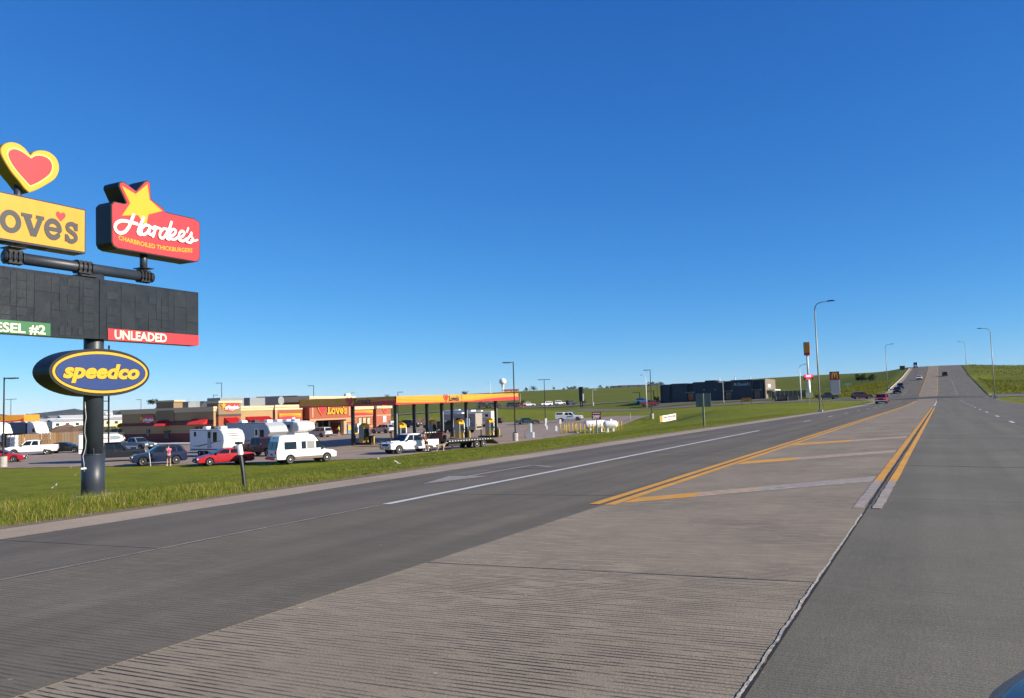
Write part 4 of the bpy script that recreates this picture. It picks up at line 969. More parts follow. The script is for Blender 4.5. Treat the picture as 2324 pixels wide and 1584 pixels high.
q = MB(); q.slab([(-10.05, -1.15, .98), (-10.05, 1.15, .98), (-11.2, 1.15, .36), (-11.2, -1.15, .36)], (-.47, 0, .88), .10); q.build('ramp', BLACK, tr, fix=True)
for i in range(16):
    for s in (-1, 1): tb((-4.1 - i*.385, s*1.256, .87), (.17, .008, .06), 'reflector', W_)
for i in range(5): tb((-1.9 - i*.32, .17, 1.80), (.15, .02, .07), 'reflector', W_)
for i, x in enumerate((-8.0, -8.95)):
    for s in (-1, 1): wheel(tr, x, s*1.02, .40, .24, s, mat('white_hubcap', (.75, .75, .76), .3), 4)
tb((-4.9, .75, .42), (.12, .12, .7), 'landing_leg'); tb((-4.9, -.75, .42), (.12, .12, .7), 'landing_leg'); tb((-5.0, 0, .50), (1.6, 1.9, .34), 'spare_rack')
# left part of the lot
car('pickup', 'white crew cab pickup parked in front of the wooden fence', 'pickup', P_(73, 1034), vh(204), WHITE, rim=mat('white_hubcap', (.75, .75, .76), .3))
car('sedan', 'black sedan parked behind the tailgate of the white pickup', 'car', P_(148, 1029), vh(8), (.010, .014, .014))
car('sedan', 'red car nosing into view behind the concrete lamp base', 'car', P_(0, 1051), vh(20), (.40, .012, .018))
bt = car('pickup', 'black pickup carrying a white slide-in camper behind the big sign column', 'pickup', P_(258, 1049), vh(27), BLK)
cp = thing('truck_camper', 'white slide-in truck camper with cab overhang on the black pickup bed', 'camper', bt.location, bt.rotation_euler.z); cp.scale = (.95, .95, .92)
RVW = paint('rv_white', (.78, .78, .75)); RVG = mat('rv_grey', (.40, .42, .44), .4, var=.05); RVD = mat('rv_dark_graphic', (.04, .045, .05), .4, var=.1)
MB().prism([(-3.15, .95), (-.98, .95), (-.98, 1.95), (.55, 1.95), (.92, 2.10), (1.02, 2.35), (.85, 2.70), (.35, 2.98), (-3.15, 2.98)], lambda z: 1.04, .08).build('camper_body', RVW, cp)
for s in (-1, 1):
    MB().slab([(-.35, s*1.05, 2.28), (.35, s*1.05, 2.28), (.60, s*1.05, 2.40), (.60, s*1.05, 2.52), (.35, s*1.05, 2.66), (-.35, s*1.05, 2.66)], (0, s, 0), .015).build('camper_window', mat('pale_blue_glass', (.30, .36, .42), .15, var=.1), cp, fix=True)
    MB().box((-1.6, s*1.045, 2.25), (.75, .02, .36)).build('dark_panel', RVD, cp); MB().box((-1.1, s*1.045, 2.93), (4.1, .02, .07)).build('roof_stripe', RVD, cp); MB().box((-2.0, s*1.045, 1.40), (2.2, .02, .06)).build('lower_stripe', RVD, cp)
    q = MB(); q.tube([(-.9, s*1.05, 1.97), (.55, s*1.05, 1.99), (.95, s*1.05, 2.20), (.85, s*1.05, 2.66), (.40, s*1.05, 2.90)], .03); q.build('trim_line', RVD, cp)
MB().box((-3.17, 0, 1.9), (.03, .7, 1.6)).build('camper_door', RVG, cp); MB().box((-1.4, 0, 3.06), (.9, .8, .18)).build('roof_unit', W_, cp)
car('oldpickup', 'faded teal pickup with white fender trim parked behind the camper', 'pickup', P_(310, 1023), vh(335), (.17, .23, .25), metal=.2, lower=W_)
# trailers in the middle
def rv_trailer(name, label, p, hd, L, fifth=False, grey=False):
    t = thing(name, label, 'trailer', p, R_(hd)); b = RVG if grey else RVW; h = L/2; z0, z1 = .55, 2.72
    if fifth: O = [(-h, z0), (h - 2.2, z0), (h - 2.1, 1.75), (h - .5, 1.75), (h, 2.15), (h - .35, 2.8), (h - 1.0, 3.2), (-h, 3.2), (-h - .02, 2.2)]
    else: O = [(-h, z0), (h - .35, z0), (h - .05, 1.0), (h + .12, 1.6), (h + .05, 2.1), (h - .30, 2.55), (h - .8, z1), (-h, z1)]
    zt = O[-1][1] if not fifth else 3.2
    MB().prism(O, lambda z: 1.22, .09).build('shell', b, t)
    for s in (-1, 1):
        MB().box((-h + .95, s*1.232, 2.25), (.34, .02, .46)).build('trailer_window', GLASS, t); MB().box((h - 1.35, s*1.232, 1.95), (.62, .02, .95)).build('trailer_window', GLASS, t)
        MB().box((h - 2.25, s*1.235, 1.70), (.64, .02, 1.75)).build('entry_door', RVW if grey else RVG, t); MB().box((h - 2.25, s*1.25, 2.15), (.34, .02, .62)).build('door_window', GLASS, t)
        MB().box((0, s*1.228, .72), (L*.9, .02, .10)).build('skirt_stripe', RVD, t); q = MB(); q.slab([(-h + .3, s*1.233, 1.05), (-h + 1.6, s*1.233, 1.0), (h - .5, s*1.233, 1.55), (h - .4, s*1.233, 1.62), (-h + 1.5, s*1.233, 1.10)], (0, s, 0), .01); q.build('swoosh_graphic', RVD, t, fix=True)
        MB().box((-.1, s*1.228, zt - .06), (L*.86, .03, .05)).build('roof_rail', TRIM, t)
        for x in (-.35, -1.15) if not fifth else (-1.4, -2.2): wheel(t, x, s*1.08, .36, .22, s)
    for x in (-h + 1.3, -.2, h - 1.9): MB().prism([(x - .40, zt), (x + .40, zt), (x + .32, zt + .26), (x - .24, zt + .28)], lambda z: .36, .05).build('roof_unit', W_ if x != -.2 else BLACK, t)
    if not fifth:
        q = MB(); q.tube([(h - .3, -.5, .5), (h + 1.2, 0, .5)], .06); q.tube([(h - .3, .5, .5), (h + 1.2, 0, .5)], .06); q.build('tow_frame', BLACK, t); MB().cyl((h + .55, 0, .5), (h + .55, 0, 1.0), .16).build('gas_bottle', W_, t)
        for z, w in ((2.55, .85), (2.05, .75)): MB().box((h + .10 - (z - 2.05)*.25, 0, z - .3), (.02, w*2, .06)).build('front_stripe', RVD, t)
        vs, fs, w_ = text_geo('WINNEBAGO', .02); q = MB(); put(q, [(vs, fs)], lambda u, v, w: (h + .105 - .03, -.72 + u/w_*1.44, 1.92 + v*.18)); q.build('front_lettering', RVD, t, fix=True)
    return t
g = P_(492, 1037, 1.5); rv_trailer('travel_trailer', 'white travel trailer with rounded sunlit front standing left of the grey fifth wheel', g, 352, 5.6)
g = P_(592, 1032, 4.0); rv_trailer('fifth_wheel_trailer', 'grey fifth wheel trailer with slanted dark stripes behind the maroon pickup', g + Vector((-1.5, 1.0, 0)), 352, 7.5, True, True)
car('pickup', 'dark maroon pickup in the shade in front of the grey trailer', 'pickup', P_(596, 1036, .8), 352, (.075, .008, .014))
g = P_(660, 1026, 5.0)
mc = thing('motor_camper', 'white rounded cab-over camper rising behind the white van', 'motorhome', g, R_(352))
MB().prism([(-3.3, .55), (1.2, .55), (1.2, 2.05), (2.35, 2.05), (2.75, 2.25), (2.82, 2.6), (2.55, 3.0), (1.7, 3.22), (-3.3, 3.22)], lambda z: 1.18, .16).build('camper_shell', RVW, mc)
for s in (-1, 1):
    MB().box((1.0, s*1.19, 2.62), (.62, .02, .42)).build('camper_window', GLASS, mc); MB().box((-1.6, s*1.19, 2.2), (1.3, .02, .7)).build('camper_window', GLASS, mc); MB().slab([(.4, s*1.186, 2.1), (1.6, s*1.186, 2.1), (1.9, s*1.186, 3.1), (.4, s*1.186, 3.1)], (0, s, 0), .006).build('side_panel', RVG, mc, fix=True)
    for x in (-1.9, 2.3): wheel(mc, x, s*1.0, .38, .24, s)
MB().prism([(1.0, .55), (2.95, .55), (3.0, 1.15), (2.2, 1.30), (1.75, 2.06), (1.0, 2.06)], lambda z: .98, .06).build('cab', WHITE, mc)
for x in (-2.2, -.6, .8): MB().box((x, 0, 3.32), (.75, .65, .2)).build('roof_unit', W_, mc)
MB().cyl((-.2, .55, 3.2), (-.2, .55, 3.6), .22).build('satellite_dome', W_, mc)
# by the shop
car('minivan', 'silver minivan parked nose-in before the shop entrance', 'minivan', P_(722, 993, 1.2), 178, (.50, .50, .49), metal=.3)
car('suv', 'silver suv parked nose-in at the right end of the brick shop', 'suv', P_(868, 984, 1.2), 178, (.45, .46, .46), metal=.3)
# under and beyond the canopy
def motorhome(label, p, hd, body, cabm, L=7.0, group=None):
    t = thing('motorhome', label, 'motorhome', p, R_(hd)); h = L/2
    MB().prism([(-h, .50), (h - 2.3, .50), (h - 2.3, 2.15), (h - .9, 2.20), (h - .6, 2.45), (h - .75, 3.0), (h - 1.3, 3.2), (-h, 3.2)], lambda z: 1.2, .09).build('coach_body', body, t)
    MB().prism([(h - 2.4, .50), (h - .05, .50), (h, 1.10), (h - .85, 1.30), (h - 1.45, 2.14), (h - 2.4, 2.14)], lambda z: 1.0, .07).build('cab', cabm, t)
    for s in (-1, 1):
        MB().slab([(h - 2.15, s*1.006, 1.36), (h - 1.05, s*1.006, 1.36), (h - 1.50, s*1.006, 2.02), (h - 2.15, s*1.006, 2.02)], (0, s, 0), .012).build('cab_window', GLASS, t, fix=True)
        MB().box((-.2, s*1.21, 2.2), (.9, .02, .6)).build('coach_window', GLASS, t); MB().box((-2.2, s*1.21, 2.3), (.7, .02, .5)).build('coach_window', GLASS, t)
        for z, a in ((1.15, .35), (1.45, .5)): MB().slab([(-h + .3, s*1.207, z), (-h + .4, s*1.207, z - .08), (.2, s*1.207, z + a), (.1, s*1.207, z + a + .08)], (0, s, 0), .008).build('swoosh_graphic', RVD, t, fix=True)
        for x in (-h + 1.9, h - .95): wheel(t, x, s*1.02, .39, .25, s)
    MB().slab([(h - .80, -.85, 1.36), (h - .80, .85, 1.36), (h - 1.36, .8, 2.06), (h - 1.36, -.8, 2.06)], (.78, 0, .62), .012).build('windshield', GLASS, t, fix=True)
    MB().box((h - .02, 0, .85), (.10, 1.2, .3)).build('grille', TRIM, t); MB().box((h - .02, 0, .52), (.2, 1.9, .2)).build('front_bumper', W_, t)
    MB().box((0, 0, 3.3), (1.0, .8, .22)).build('roof_unit', W_, t); MB().box((-h - .03, 0, .9), (.06, 1.9, .3)).build('rear_bumper', TRIM, t)
    for s in (-.9, .9): MB().box((-h - .02, s, 1.3), (.05, .12, .3)).build('tail_light', TAIL, t)
    return t
motorhome('tan motorhome with dark cab fuelling at the far pump island', P_(1046, 984, 3.0), 182, mat('rv_tan', (.34, .30, .25), .5, var=.06), paint('car_dark_grey', (.045, .048, .05), .3))
motorhome('pale grey motorhome standing behind the tan motorhome', P_(1040, 968, 8), 182, mat('rv_pale', (.66, .66, .62), .5, var=.05), WHITE, 8.0)
motorhome('cream box motorhome parked beyond the last fuel pump', P_(1090, 972, 7), 182, mat('rv_cream', (.80, .74, .58), .5, var=.05), WHITE, 6.5)
car('pickup', 'dark grey pickup half hidden behind the last canopy post', 'pickup', P_(1118, 962, 1), 178, (.06, .065, .07), metal=.3, detail=0)
car('boxsuv', 'black suv at a pump under the middle of the canopy', 'suv', P_(985, 976, 2), 178, BLK, detail=0)
car('boxsuv', 'grey suv seen between the canopy posts behind the pumps', 'suv', P_(934, 974, 8), 2, (.07, .075, .08), detail=0)
car('oldsedan', 'dark green old sedan on the forecourt right of the canopy', 'car', P_(1196, 963), vh(14), (.018, .045, .042), rim=mat('white_hubcap', (.75, .75, .76), .3))
tp = car('pickup', 'white pickup with a topper and blue door lettering near the propane tanks', 'pickup', P_(1292, 956), vh(346), WHITE, detail=1)
MB().prism([(-2.88, 1.22), (-1.0, 1.22), (-1.02, 1.88), (-2.80, 1.86)], lambda z: .93, .05).build('bed_topper', WHITE, tp)
for s in (-1, 1): MB().box((-1.9, s*.936, 1.58), (1.3, .02, .36)).build('topper_window', GLASS, tp); MB().box((.25, s*1.02, .95), (1.1, .02, .20)).build('door_lettering', mat('pale_blue_print', (.12, .25, .45), .5, var=.2, vscale=9), tp)
# along the back street
lot_row = [('boxsuv', 'black suv first in the row along the back street', 1097, 926.5, BLK, 20), ('suv', 'dark suv in the back street row beyond the last canopy post', 1122, 926, (.02, .022, .03), 20), ('suv', 'dark navy suv left of the maroon car on the back street', 1163, 926.5, (.015, .018, .03), 12),
           ('suv', 'maroon car beside the white pickup on the back street', 1178, 925.5, (.16, .015, .02), 12), ('oldpickup', 'white pickup with dark bed on the back street row', 1197, 925, WHITE, 8), ('boxsuv', 'white boxy suv near the middle of the back street row', 1239, 922.5, WHITE, 200),
           ('jeep', 'white open jeep with black soft top on the back street', 1270, 921.5, WHITE, 8), ('boxsuv', 'small black suv at the right end of the back street row', 1296, 919.5, BLK, 40)]
for k, lb, px, py, c, hd in lot_row: car(k, lb, 'suv' if 'suv' in lb else 'jeep' if 'jeep' in lb else 'pickup' if 'pickup' in lb else 'car', stand(px, 262 + (px - 1090)*.12) + Vector((0, 0, .2)), vh(hd), c, 'cars parked along the back street', detail=0, scale=.98)
rp = car('pickup', 'dark red pickup turning on the street left of the hamburger restaurant', 'pickup', stand(1474, 243) + Vector((0, 0, .1)), vh(5), (.13, .008, .022), detail=0)
car('suv', 'white suv just behind the dark red pickup', 'suv', stand(1459, 254) + Vector((0, 0, .1)), vh(340), WHITE, detail=0)
# on the highway and the side street
def on_road(x, y): return Vector((x, y, float(road_z(x, y)) + .01))
car('pickup', 'red pickup coming towards the camera in the left lane', 'pickup', on_road(-10.0, 168), 270, (.40, .012, .02))
car('suv', 'dark car following close behind the red oncoming pickup', 'suv', on_road(-10.6, 186), 270, (.03, .032, .035), detail=0)
car('suv', 'black suv leading the oncoming pair at the foot of the hill', 'suv', on_road(-10.0, 232), 270, BLK, detail=0)
car('boxsuv', 'second dark vehicle of the oncoming pair at the foot of the hill', 'suv', on_road(-10.2, 256), 270, (.02, .02, .025), detail=0)
car('sedan', 'white car with dark front descending the hill in the inner lane', 'car', on_road(-6.6, 318), 270, WHITE, detail=0)
car('suv', 'dark suv driving away up the hill in the right lane', 'suv', on_road(1.3, 340), 90, (.02, .02, .025), detail=0)
ck = thing('semi_truck', 'small blue and white semi truck coming over the crest', 'truck', on_road(-10.4, 440), R_(270)); ck.scale = (.72, .72, .72)
MB().prism([(-3, .6), (3.2, .6), (3.3, 1.9), (2.2, 2.1), (1.6, 3.3), (-.4, 3.7), (-.5, 1.4), (-3, 1.3)], lambda z: 1.2, .08).build('tractor', paint('truck_blue', (.04, .09, .30)), ck)
MB().box((-5.5, 0, 2.2), (8.5, 2.5, 2.4)).build('box_trailer', W_, ck); MB().box((2.0, 0, 2.75), (.1, 2.0, .7)).build('windshield', GLASS, ck); MB().box((3.32, 0, 1.3), (.06, 1.2, 1.0)).build('grille', CHROME, ck)
for x in (2.3, -1.8, -8.5):
    for s in (-1, 1): wheel(ck, x, s*1.05, .5, .3, s)
car('pickup', 'black pickup waiting on the side street beside the burger monument sign', 'pickup', Vector((-24.2, 209, gz(-24.2, 209) + .08)), vh(-2), BLK, detail=0, scale=.92)
car('suv', 'dark maroon suv leaving the side street towards the highway', 'suv', Vector((-16.4, 207.5, gz(-16.4, 207.5) + .08)), vh(-3), (.05, .008, .014), detail=0)
# semi trucks behind the fence
def semi(label, px, py, d, hd, boxm, cabm):
    p = stand(px, d); t = thing('semi_truck', label, 'truck', p, R_(hd))
    MB().box((-5.0, 0, 2.55), (13.0, 2.6, 2.9)).build('box_trailer', boxm, t); MB().box((-5.0, 0, 4.02), (13.05, 2.64, .10)).build('trailer_roof', W_, t)
    MB().prism([(1.9, .7), (6.6, .7), (6.75, 1.85), (5.5, 2.05), (5.1, 2.75), (4.3, 3.7), (3.2, 4.05), (2.0, 4.05)], lambda z: 1.2, .12).build('tractor', cabm, t)
    for s in (-1, 1): MB().slab([(4.0, s*1.21, 2.1), (5.1, s*1.21, 2.1), (4.75, s*1.21, 2.75), (4.0, s*1.21, 2.75)], (0, s, 0), .015).build('cab_window', GLASS, t, fix=True)
    MB().slab([(5.42, -1.0, 2.12), (5.42, 1.0, 2.12), (5.02, .95, 2.85), (5.02, -.95, 2.85)], (.9, 0, .45), .03).build('windshield', GLASS, t, fix=True); MB().box((6.75, 0, 1.25), (.06, 1.2, .9)).build('grille', CHROME, t)
    for x in (5.7, 2.6, -9.2, -10.4):
        for s in (-1, 1): wheel(t, x, s*1.05, .5, .3, s)
    return t
semi('white semi truck with a slate grey box trailer behind the wooden fence', 66, 996, 158, 352, mat('slate_trailer', (.10, .13, .17), .5, var=.08), WHITE)
semi('red roofed box truck at the far left edge behind the drums', -18, 1000, 148, 352, mat('red_trailer', (.45, .02, .03), .5, var=.08), WHITE)
# ------------------------------------------------------------------ the travel stop shop
FX = -100.0
def fy(p): return on_x(*p, FX).y
def fz(p): return on_x(*p, FX).z
G0 = -2.6
CREAMW = mat('cream_stucco', (.35, .235, .112), .8, var=.05, vscale=.6); TAN = mat('tan_stucco', (.235, .165, .09), .8, var=.05, vscale=.6); CORN = mat('pale_cornice', (.58, .46, .29), .7, var=.05)
BRICK = mat('red_brick', (.30, .085, .042), .85, var=.18, vscale=5, bump=.3, bscale=14); BRICK2 = mat('pinkish_brick', (.33, .10, .055), .85, var=.18, vscale=5, bump=.3, bscale=14); DBRICK = mat('dark_red_band', (.16, .035, .03), .8, var=.12)
PINK = mat('pale_brick_band', (.46, .25, .15), .8, var=.06); AWN = mat('awning_red', (.50, .014, .02), .45, var=.05); DARK = mat('dark_shopfront', (.015, .014, .014), .35, var=.3, vscale=.8)
ROOFM = mat('flat_roof_grey', (.18, .18, .18), .9, var=.1); UNIT = mat('roof_unit_grey', (.22, .24, .25), .6, var=.12)
shop = thing('travel_stop_shop', 'long brick and cream travel stop shop with burger restaurant at its left end', 'building', (FX, 100, G0))
def sb(name, y0, y1, z0, z1, x0, x1, m_, par=None, fix=False):
    q = MB(); q.box(((x0 + x1)/2, (y0 + y1)/2, (z0 + z1)/2), (abs(x1 - x0), abs(y1 - y0), z1 - z0)); return q.build(name, m_, par or shop, world=True)
yA = fy(Z3(1262, 600)); yB = fy(Z3(1300, 600)); yC = fy(Z3(1625, 500)); yD = fy(Z3(2120, 500)); yE = fy(Z3(2150, 500)); yF = fy(Z4(290, 450)); yG = fy(Z4(350, 450)); yH = fy(Z4(985, 400)); yI = fy(Z4(1345, 500)); yJ = fy(Z4(1580, 500))
zh = fz(Z3(1300, 352)); zr1 = fz(Z3(1900, 422)); zl = fz(Z4(100, 408)); zt = fz(Z4(600, 288)); zr2 = fz(Z4(1250, 430)); zr3 = fz(Z4(1480, 425))
DEEP = 21.0
# restaurant block
sb('restaurant_wall', yA, yD, G0, zr1 - .75, FX - DEEP, FX, CREAMW); sb('cornice', yA - .12, yD + .02, zr1 - .75, zr1 - .35, FX - DEEP - .1, FX + .12, CORN); sb('cornice', yA - .25, yD + .05, zr1 - .35, zr1, FX - DEEP - .2, FX + .25, CORN)
sb('parapet_tower', yA + .0 - .02, yA + 1.6, zr1, zr1 + 1.0, FX - 12.6, FX - 8.6, TAN); sb('cornice', yA - .30, yA + 1.9, zr1 + 1.0, zr1 + 1.25, FX - 12.9, FX - 8.3, CORN)
sb('tower_panel', yA - .16, yA - .02, zr1 - 2.1, zr1 + 1.0, FX - 12.6, FX - 8.6, TAN)
sb('brick_base', yA - .10, yA - .003, G0, G0 + 1.55, FX - DEEP, FX + .04, DBRICK); sb('base_cap', yA - .14, yA - .002, G0 + 1.55, G0 + 1.68, FX - DEEP, FX + .06, PINK)
zb_ = fz(Z3(1270, 660)); sb('red_band', yA - .06, yA - .004, zb_ - .35, zb_ + .15, FX - DEEP, FX + .05, DBRICK); sb('dark_band', yA - .07, yA - .004, zr1 - 2.3, zr1 - 2.05, FX - 8.5, FX + .05, mat('dark_navy_band', (.03, .03, .045), .6, var=.1)); sb('dark_band', yA - .20, yA - .05, zr1 - 2.35, zr1 - 2.1, FX - 12.7, FX - 8.5, mat('dark_navy_band', (.03, .03, .045), .6))
def xw(zx, zy): return on_y(*Z3(zx, zy), yA - .1).x, on_y(*Z3(zx, zy), yA - .1).z
def side(name, a, b, m_, d=.06):
    x0, z1_ = xw(*a); x1, z0_ = xw(*b); return sb(name, yA - .10 - d, yA - .02, z0_, z1_, x0, x1, m_)
o = side('drive_window', (548, 795), (622, 895), DARK, .08); side('window_frame', (540, 788), (630, 798), BLACK, .10)
side('poster_frame', (288, 768), (332, 868), BLACK, .05); side('poster', (294, 776), (326, 860), mat('poster_print', (.16, .15, .14), .6, var=.5, vscale=3), .07)
side('side_shopfront', (990, 735), (1215, 930), DARK, .06)
for a in (990, 1060, 1135, 1208): side('shopfront_post', (a, 735), (a + 8, 930), mat('alu_frame', (.30, .30, .30), .4, metal=.5, var=.1), .10)
def awning(name, P0, P1, top, low, out, face_x=True, n=9):
    """sloped awning of standing panels"""
    a = None
    for i in range(n):
        t0, t1 = i/n, (i + 1)/n - .012
        if face_x:
            y0, y1 = P0 + (P1 - P0)*t0, P0 + (P1 - P0)*t1; pts = [(FX + .02 + (.5 if name == 'entrance_awning' else 0), y0, top), (FX + .02 + (.5 if name == 'entrance_awning' else 0), y1, top), (FX + out, y1, low), (FX + out, y0, low)]; n_ = (.5, 0, .86)
        else:
            x0, x1 = P0 + (P1 - P0)*t0, P0 + (P1 - P0)*t1; pts = [(x0, yA - .12, top), (x0, yA - out, low), (x1, yA - out, low), (x1, yA - .12, top)]; n_ = (0, -.5, .86)
        q = MB(); q.slab(pts, n_, .05)
        r0 = [Vector(pts[0]), Vector(pts[3])] if face_x else [Vector(pts[0]), Vector(pts[1])]; q.tube([r0[0] + Vector(n_)*.03, r0[1] + Vector(n_)*.03], .035, 4)
        if a is None: a = q.build('awning', AWN, shop, world=True, fix=True)
        else: q.build('awning_panel', AWN, a, world=True, fix=True)
    for e in (P0, P1):
        q = MB(); base = .5 if name == 'entrance_awning' else 0
        if face_x: q.slab([(FX + .03 + base, e, top), (FX + out, e, low), (FX + .03 + base, e, low)], (0, 1, 0), .03)
        else: q.slab([(e, yA - .12, top), (e, yA - out, low), (e, yA - .12, low)], (1, 0, 0), .03)
        q.build('awning_end', AWN, a, world=True, fix=True)
    return a
x0, zt_a = xw(480, 634); x1, zl_a = xw(618, 712); awning('side_awning', x0, x1, zt_a, zl_a, 1.3, False, 7)
x0, zt_a = xw(960, 618); x1, zl_a = xw(1175, 690); awning('side_awning', x0, x1, zt_a, zl_a, 1.3, False, 10)
x0, z1_ = xw(190, 580); x1, z0_ = xw(415, 670)
STARM = YEL2
def burger_logo(org, u, v, n, w, par):
    """star, script word and swoosh on a wall; org lower left, width w"""
    org, u, v, n = Vector(org), Vector(u), Vector(v), Vector(n)
    st = [(.5 + .5*math.cos(math.pi/2 + i*math.pi/5 + .12)*(1 if i % 2 == 0 else .45), .5 + .5*math.sin(math.pi/2 + i*math.pi/5 + .12)*(1 if i % 2 == 0 else .45)) for i in range(10)]
    f = lambda s, ox, oy, d: [org + u*(ox + x*s)*w + v*(oy + y*s)*w + n*d for x, y in st]
    q = MB(); q.slab(f(.36, -.02, .04, .10), n, .10); q.build('logo_star_edge', REDS, par, world=True, fix=True); q = MB(); q.slab(f(.30, .01, .07, .13), n, .02); q.build('logo_star', STARM, par, world=True, fix=True)
    P = [(.24, .02), (.34, .0), (.66, -.02), (.94, .10), (1.0, .21), (.94, .33), (.60, .36), (.30, .36), (.24, .2)]
    q = MB(); q.slab([org + u*x*w + v*y*w + n*.09 for x, y in P], n, .09); q.build('logo_panel', REDS, par, world=True, fix=True)
    q = MB(); put(q, SCRIPT, lambda a, b, c: org + u*(.25 + a*.72)*w + v*(.09 + b*.72 - .02)*w + n*(.10 + c), .002); q.build('logo_lettering', W_, par, world=True, fix=True)
    q = MB(); q.slab([org + u*x*w + v*y*w + n*.105 for x, y in [(.34, .05), (.62, .02), (.86, .08), (.62, .045)]], n, .012); q.build('logo_swoosh', W_, par, world=True, fix=True)
burger_logo((x0, yA - .10, z0_), (1, 0, 0), (0, 0, 1), (0, -1, 0), abs(x1 - x0)*.98, shop)
# restaurant entrance tower
EX = FX + .5
sb('entrance_tower', yB, yC, fz(Z3(1450, 548)), zh - .35, FX - 2, EX, TAN); sb('tower_cornice', yB - .15, yC + .15, zh - .35, zh, FX - 2.1, EX + .2, CORN); sb('tower_band', yB - .03, yC + .03, fz(Z3(1450, 572)), fz(Z3(1450, 545)), FX - 2, EX + .05, mat('dark_grey_band', (.06, .05, .05), .7, var=.1))
yb1, yb2 = fy(Z3(1372, 700)), fy(Z3(1558, 700)); sb('brick_pier', yB, yb1, G0, fz(Z3(1450, 572)), FX - 2, EX, BRICK); sb('brick_pier', yb2, yC, G0, fz(Z3(1450, 572)), FX - 2, EX, BRICK)
sb('entrance_lintel', yb1, yb2, fz(Z3(1450, 690)), fz(Z3(1450, 572)), FX - 2, EX - .06, BRICK); sb('entrance_glass', yb1, yb2, G0, fz(Z3(1450, 690)), FX - 1, EX - .12, DARK)
for y in (yb1 + .12, (yb1 + yb2)/2 + .15, yb2 - .12): sb('door_frame', y - .09, y + .09, G0, fz(Z3(1450, 690)), EX - .1, EX + .02, CORN)
awning('entrance_awning', fy(Z3(1385, 600)), fy(Z3(1580, 640)), fz(Z3(1400, 598)), fz(Z3(1480, 675)) + .1, 1.6, True, 10)
burger_logo((EX + .01, fy(Z3(1325, 495)), fz(Z3(1400, 500))), (0, 1, 0), (0, 0, 1), (1, 0, 0), fy(Z3(1600, 480)) - fy(Z3(1325, 480)), shop)
# restaurant windows
zw1, zw0 = fz(Z3(1900, 688)), G0 + .35; yw0, yw1 = fy(Z3(1712, 720)), fy(Z3(2036, 720))
sb('red_band', yC + .55, yD - .02, fz(Z3(1900, 668)), fz(Z3(1900, 642)), FX, FX + .05, DBRICK)
for i in range(4):
    a, b = yw0 + (yw1 - yw0)*i/4, yw0 + (yw1 - yw0)*(i + 1)/4; wo = sb('window', a + .08, b - .08, zw0, zw1, FX - .1, FX + .03, DARK); sb('window_mullion', a - .08, a + .08, zw0, zw1, FX - .05, FX + .09, TAN, wo); sb('window_transom', a + .08, b - .08, zw0 + 2.0, zw0 + 2.12, FX, FX + .06, TAN, wo)
awning('window_awning', fy(Z3(1728, 590)), fy(Z3(2070, 590)), fz(Z3(1900, 578)), fz(Z3(1900, 658)), 1.5, True, 16)
# brick link and recess
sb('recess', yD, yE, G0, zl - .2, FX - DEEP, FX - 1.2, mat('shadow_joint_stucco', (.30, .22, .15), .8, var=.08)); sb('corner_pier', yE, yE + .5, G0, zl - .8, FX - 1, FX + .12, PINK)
sb('brick_wall', yE + .5, yF + .6, G0, zl - .85, FX - DEEP, FX, BRICK); sb('cornice', yE - .1, yF + .5, zl - .85, zl - .4, FX - DEEP, FX + .14, CORN); sb('cornice', yE - .2, yF + .5, zl - .4, zl, FX - DEEP, FX + .28, CORN)
for z in (fz(Z4(100, 470)), ): sb('pale_band', yE + .5, yF, z - .16, z + .18, FX, FX + .06, PINK)
def wave_panel(y0, y1, z0, z1, x, name='wave_panel'):
    o = sb(name, y0, y1, z0, z1, x, x + .12, ORANGE); H = z1 - z0; L = y1 - y0; q = MB(); P = [(x + .126, y0, z0), (x + .126, y1, z0)] + [(x + .126, y0 + L*t, z0 + H*(.28 + .28*math.sin(3.0*t + .4))) for t in np.linspace(1, 0, 9)]; q.slab(P, (1, 0, 0), .006); q.build('red_wave', REDS, o, world=True, fix=True)
    q = MB(); P = [(x + .126, y0, z1), (x + .126, y1, z1)] + [(x + .126, y0 + L*t, z1 - H*(.26 - .16*math.sin(4.0*t))) for t in np.linspace(1, 0, 9)]; q.slab(P, (1, 0, 0), .006); q.build('yellow_wave', YEL2, o, world=True, fix=True); return o
wave_panel(yE + .9, fy(Z4(295, 560)), fz(Z4(150, 618)), fz(Z4(150, 535)), FX + .05)
sb('utility_box', fy(Z4(110, 700)), fy(Z4(170, 700)), fz(Z4(110, 735)), fz(Z4(110, 700)), FX, FX + .1, DARK)
# main entrance tower
TX = FX + 1.2
sb('tower_wall', yG, yH, fz(Z4(600, 632)) + .0, zt - .95, FX - 5, TX, BRICK); sb('tower_cornice', yG - .25, yH + .25, zt - .95, zt - .45, FX - 5.2, TX + .2, CORN); sb('tower_cornice', yG - .4, yH + .4, zt - .45, zt, FX - 5.4, TX + .4, CORN)
y1_, y2_ = fy(Z4(420, 700)), fy(Z4(880, 700)); zc_ = fz(Z4(600, 632)); sb('tower_pier', yG - .1, y1_, G0, zc_, FX - 4, TX, BRICK2); sb('tower_pier', y2_, yH + .1, G0, zc_, FX - 4, TX, BRICK2)
for a, b in ((yG - .25, y1_ + .1), (y2_ - .1, yH + .25)): sb('pier_cap', a, b, zc_ - .55, zc_ - .2, FX - 4, TX + .15, PINK); sb('pier_cap', a - .1, b + .1, zc_ - .2, zc_ + .05, FX - 4, TX + .25, PINK)
sb('entrance_beam', yG, yH, zc_, zc_ + .28, FX - 4, TX + .08, PINK); sb('shopfront', y1_, y2_, G0, zc_, FX - 4.4, FX - 2.2, DARK)
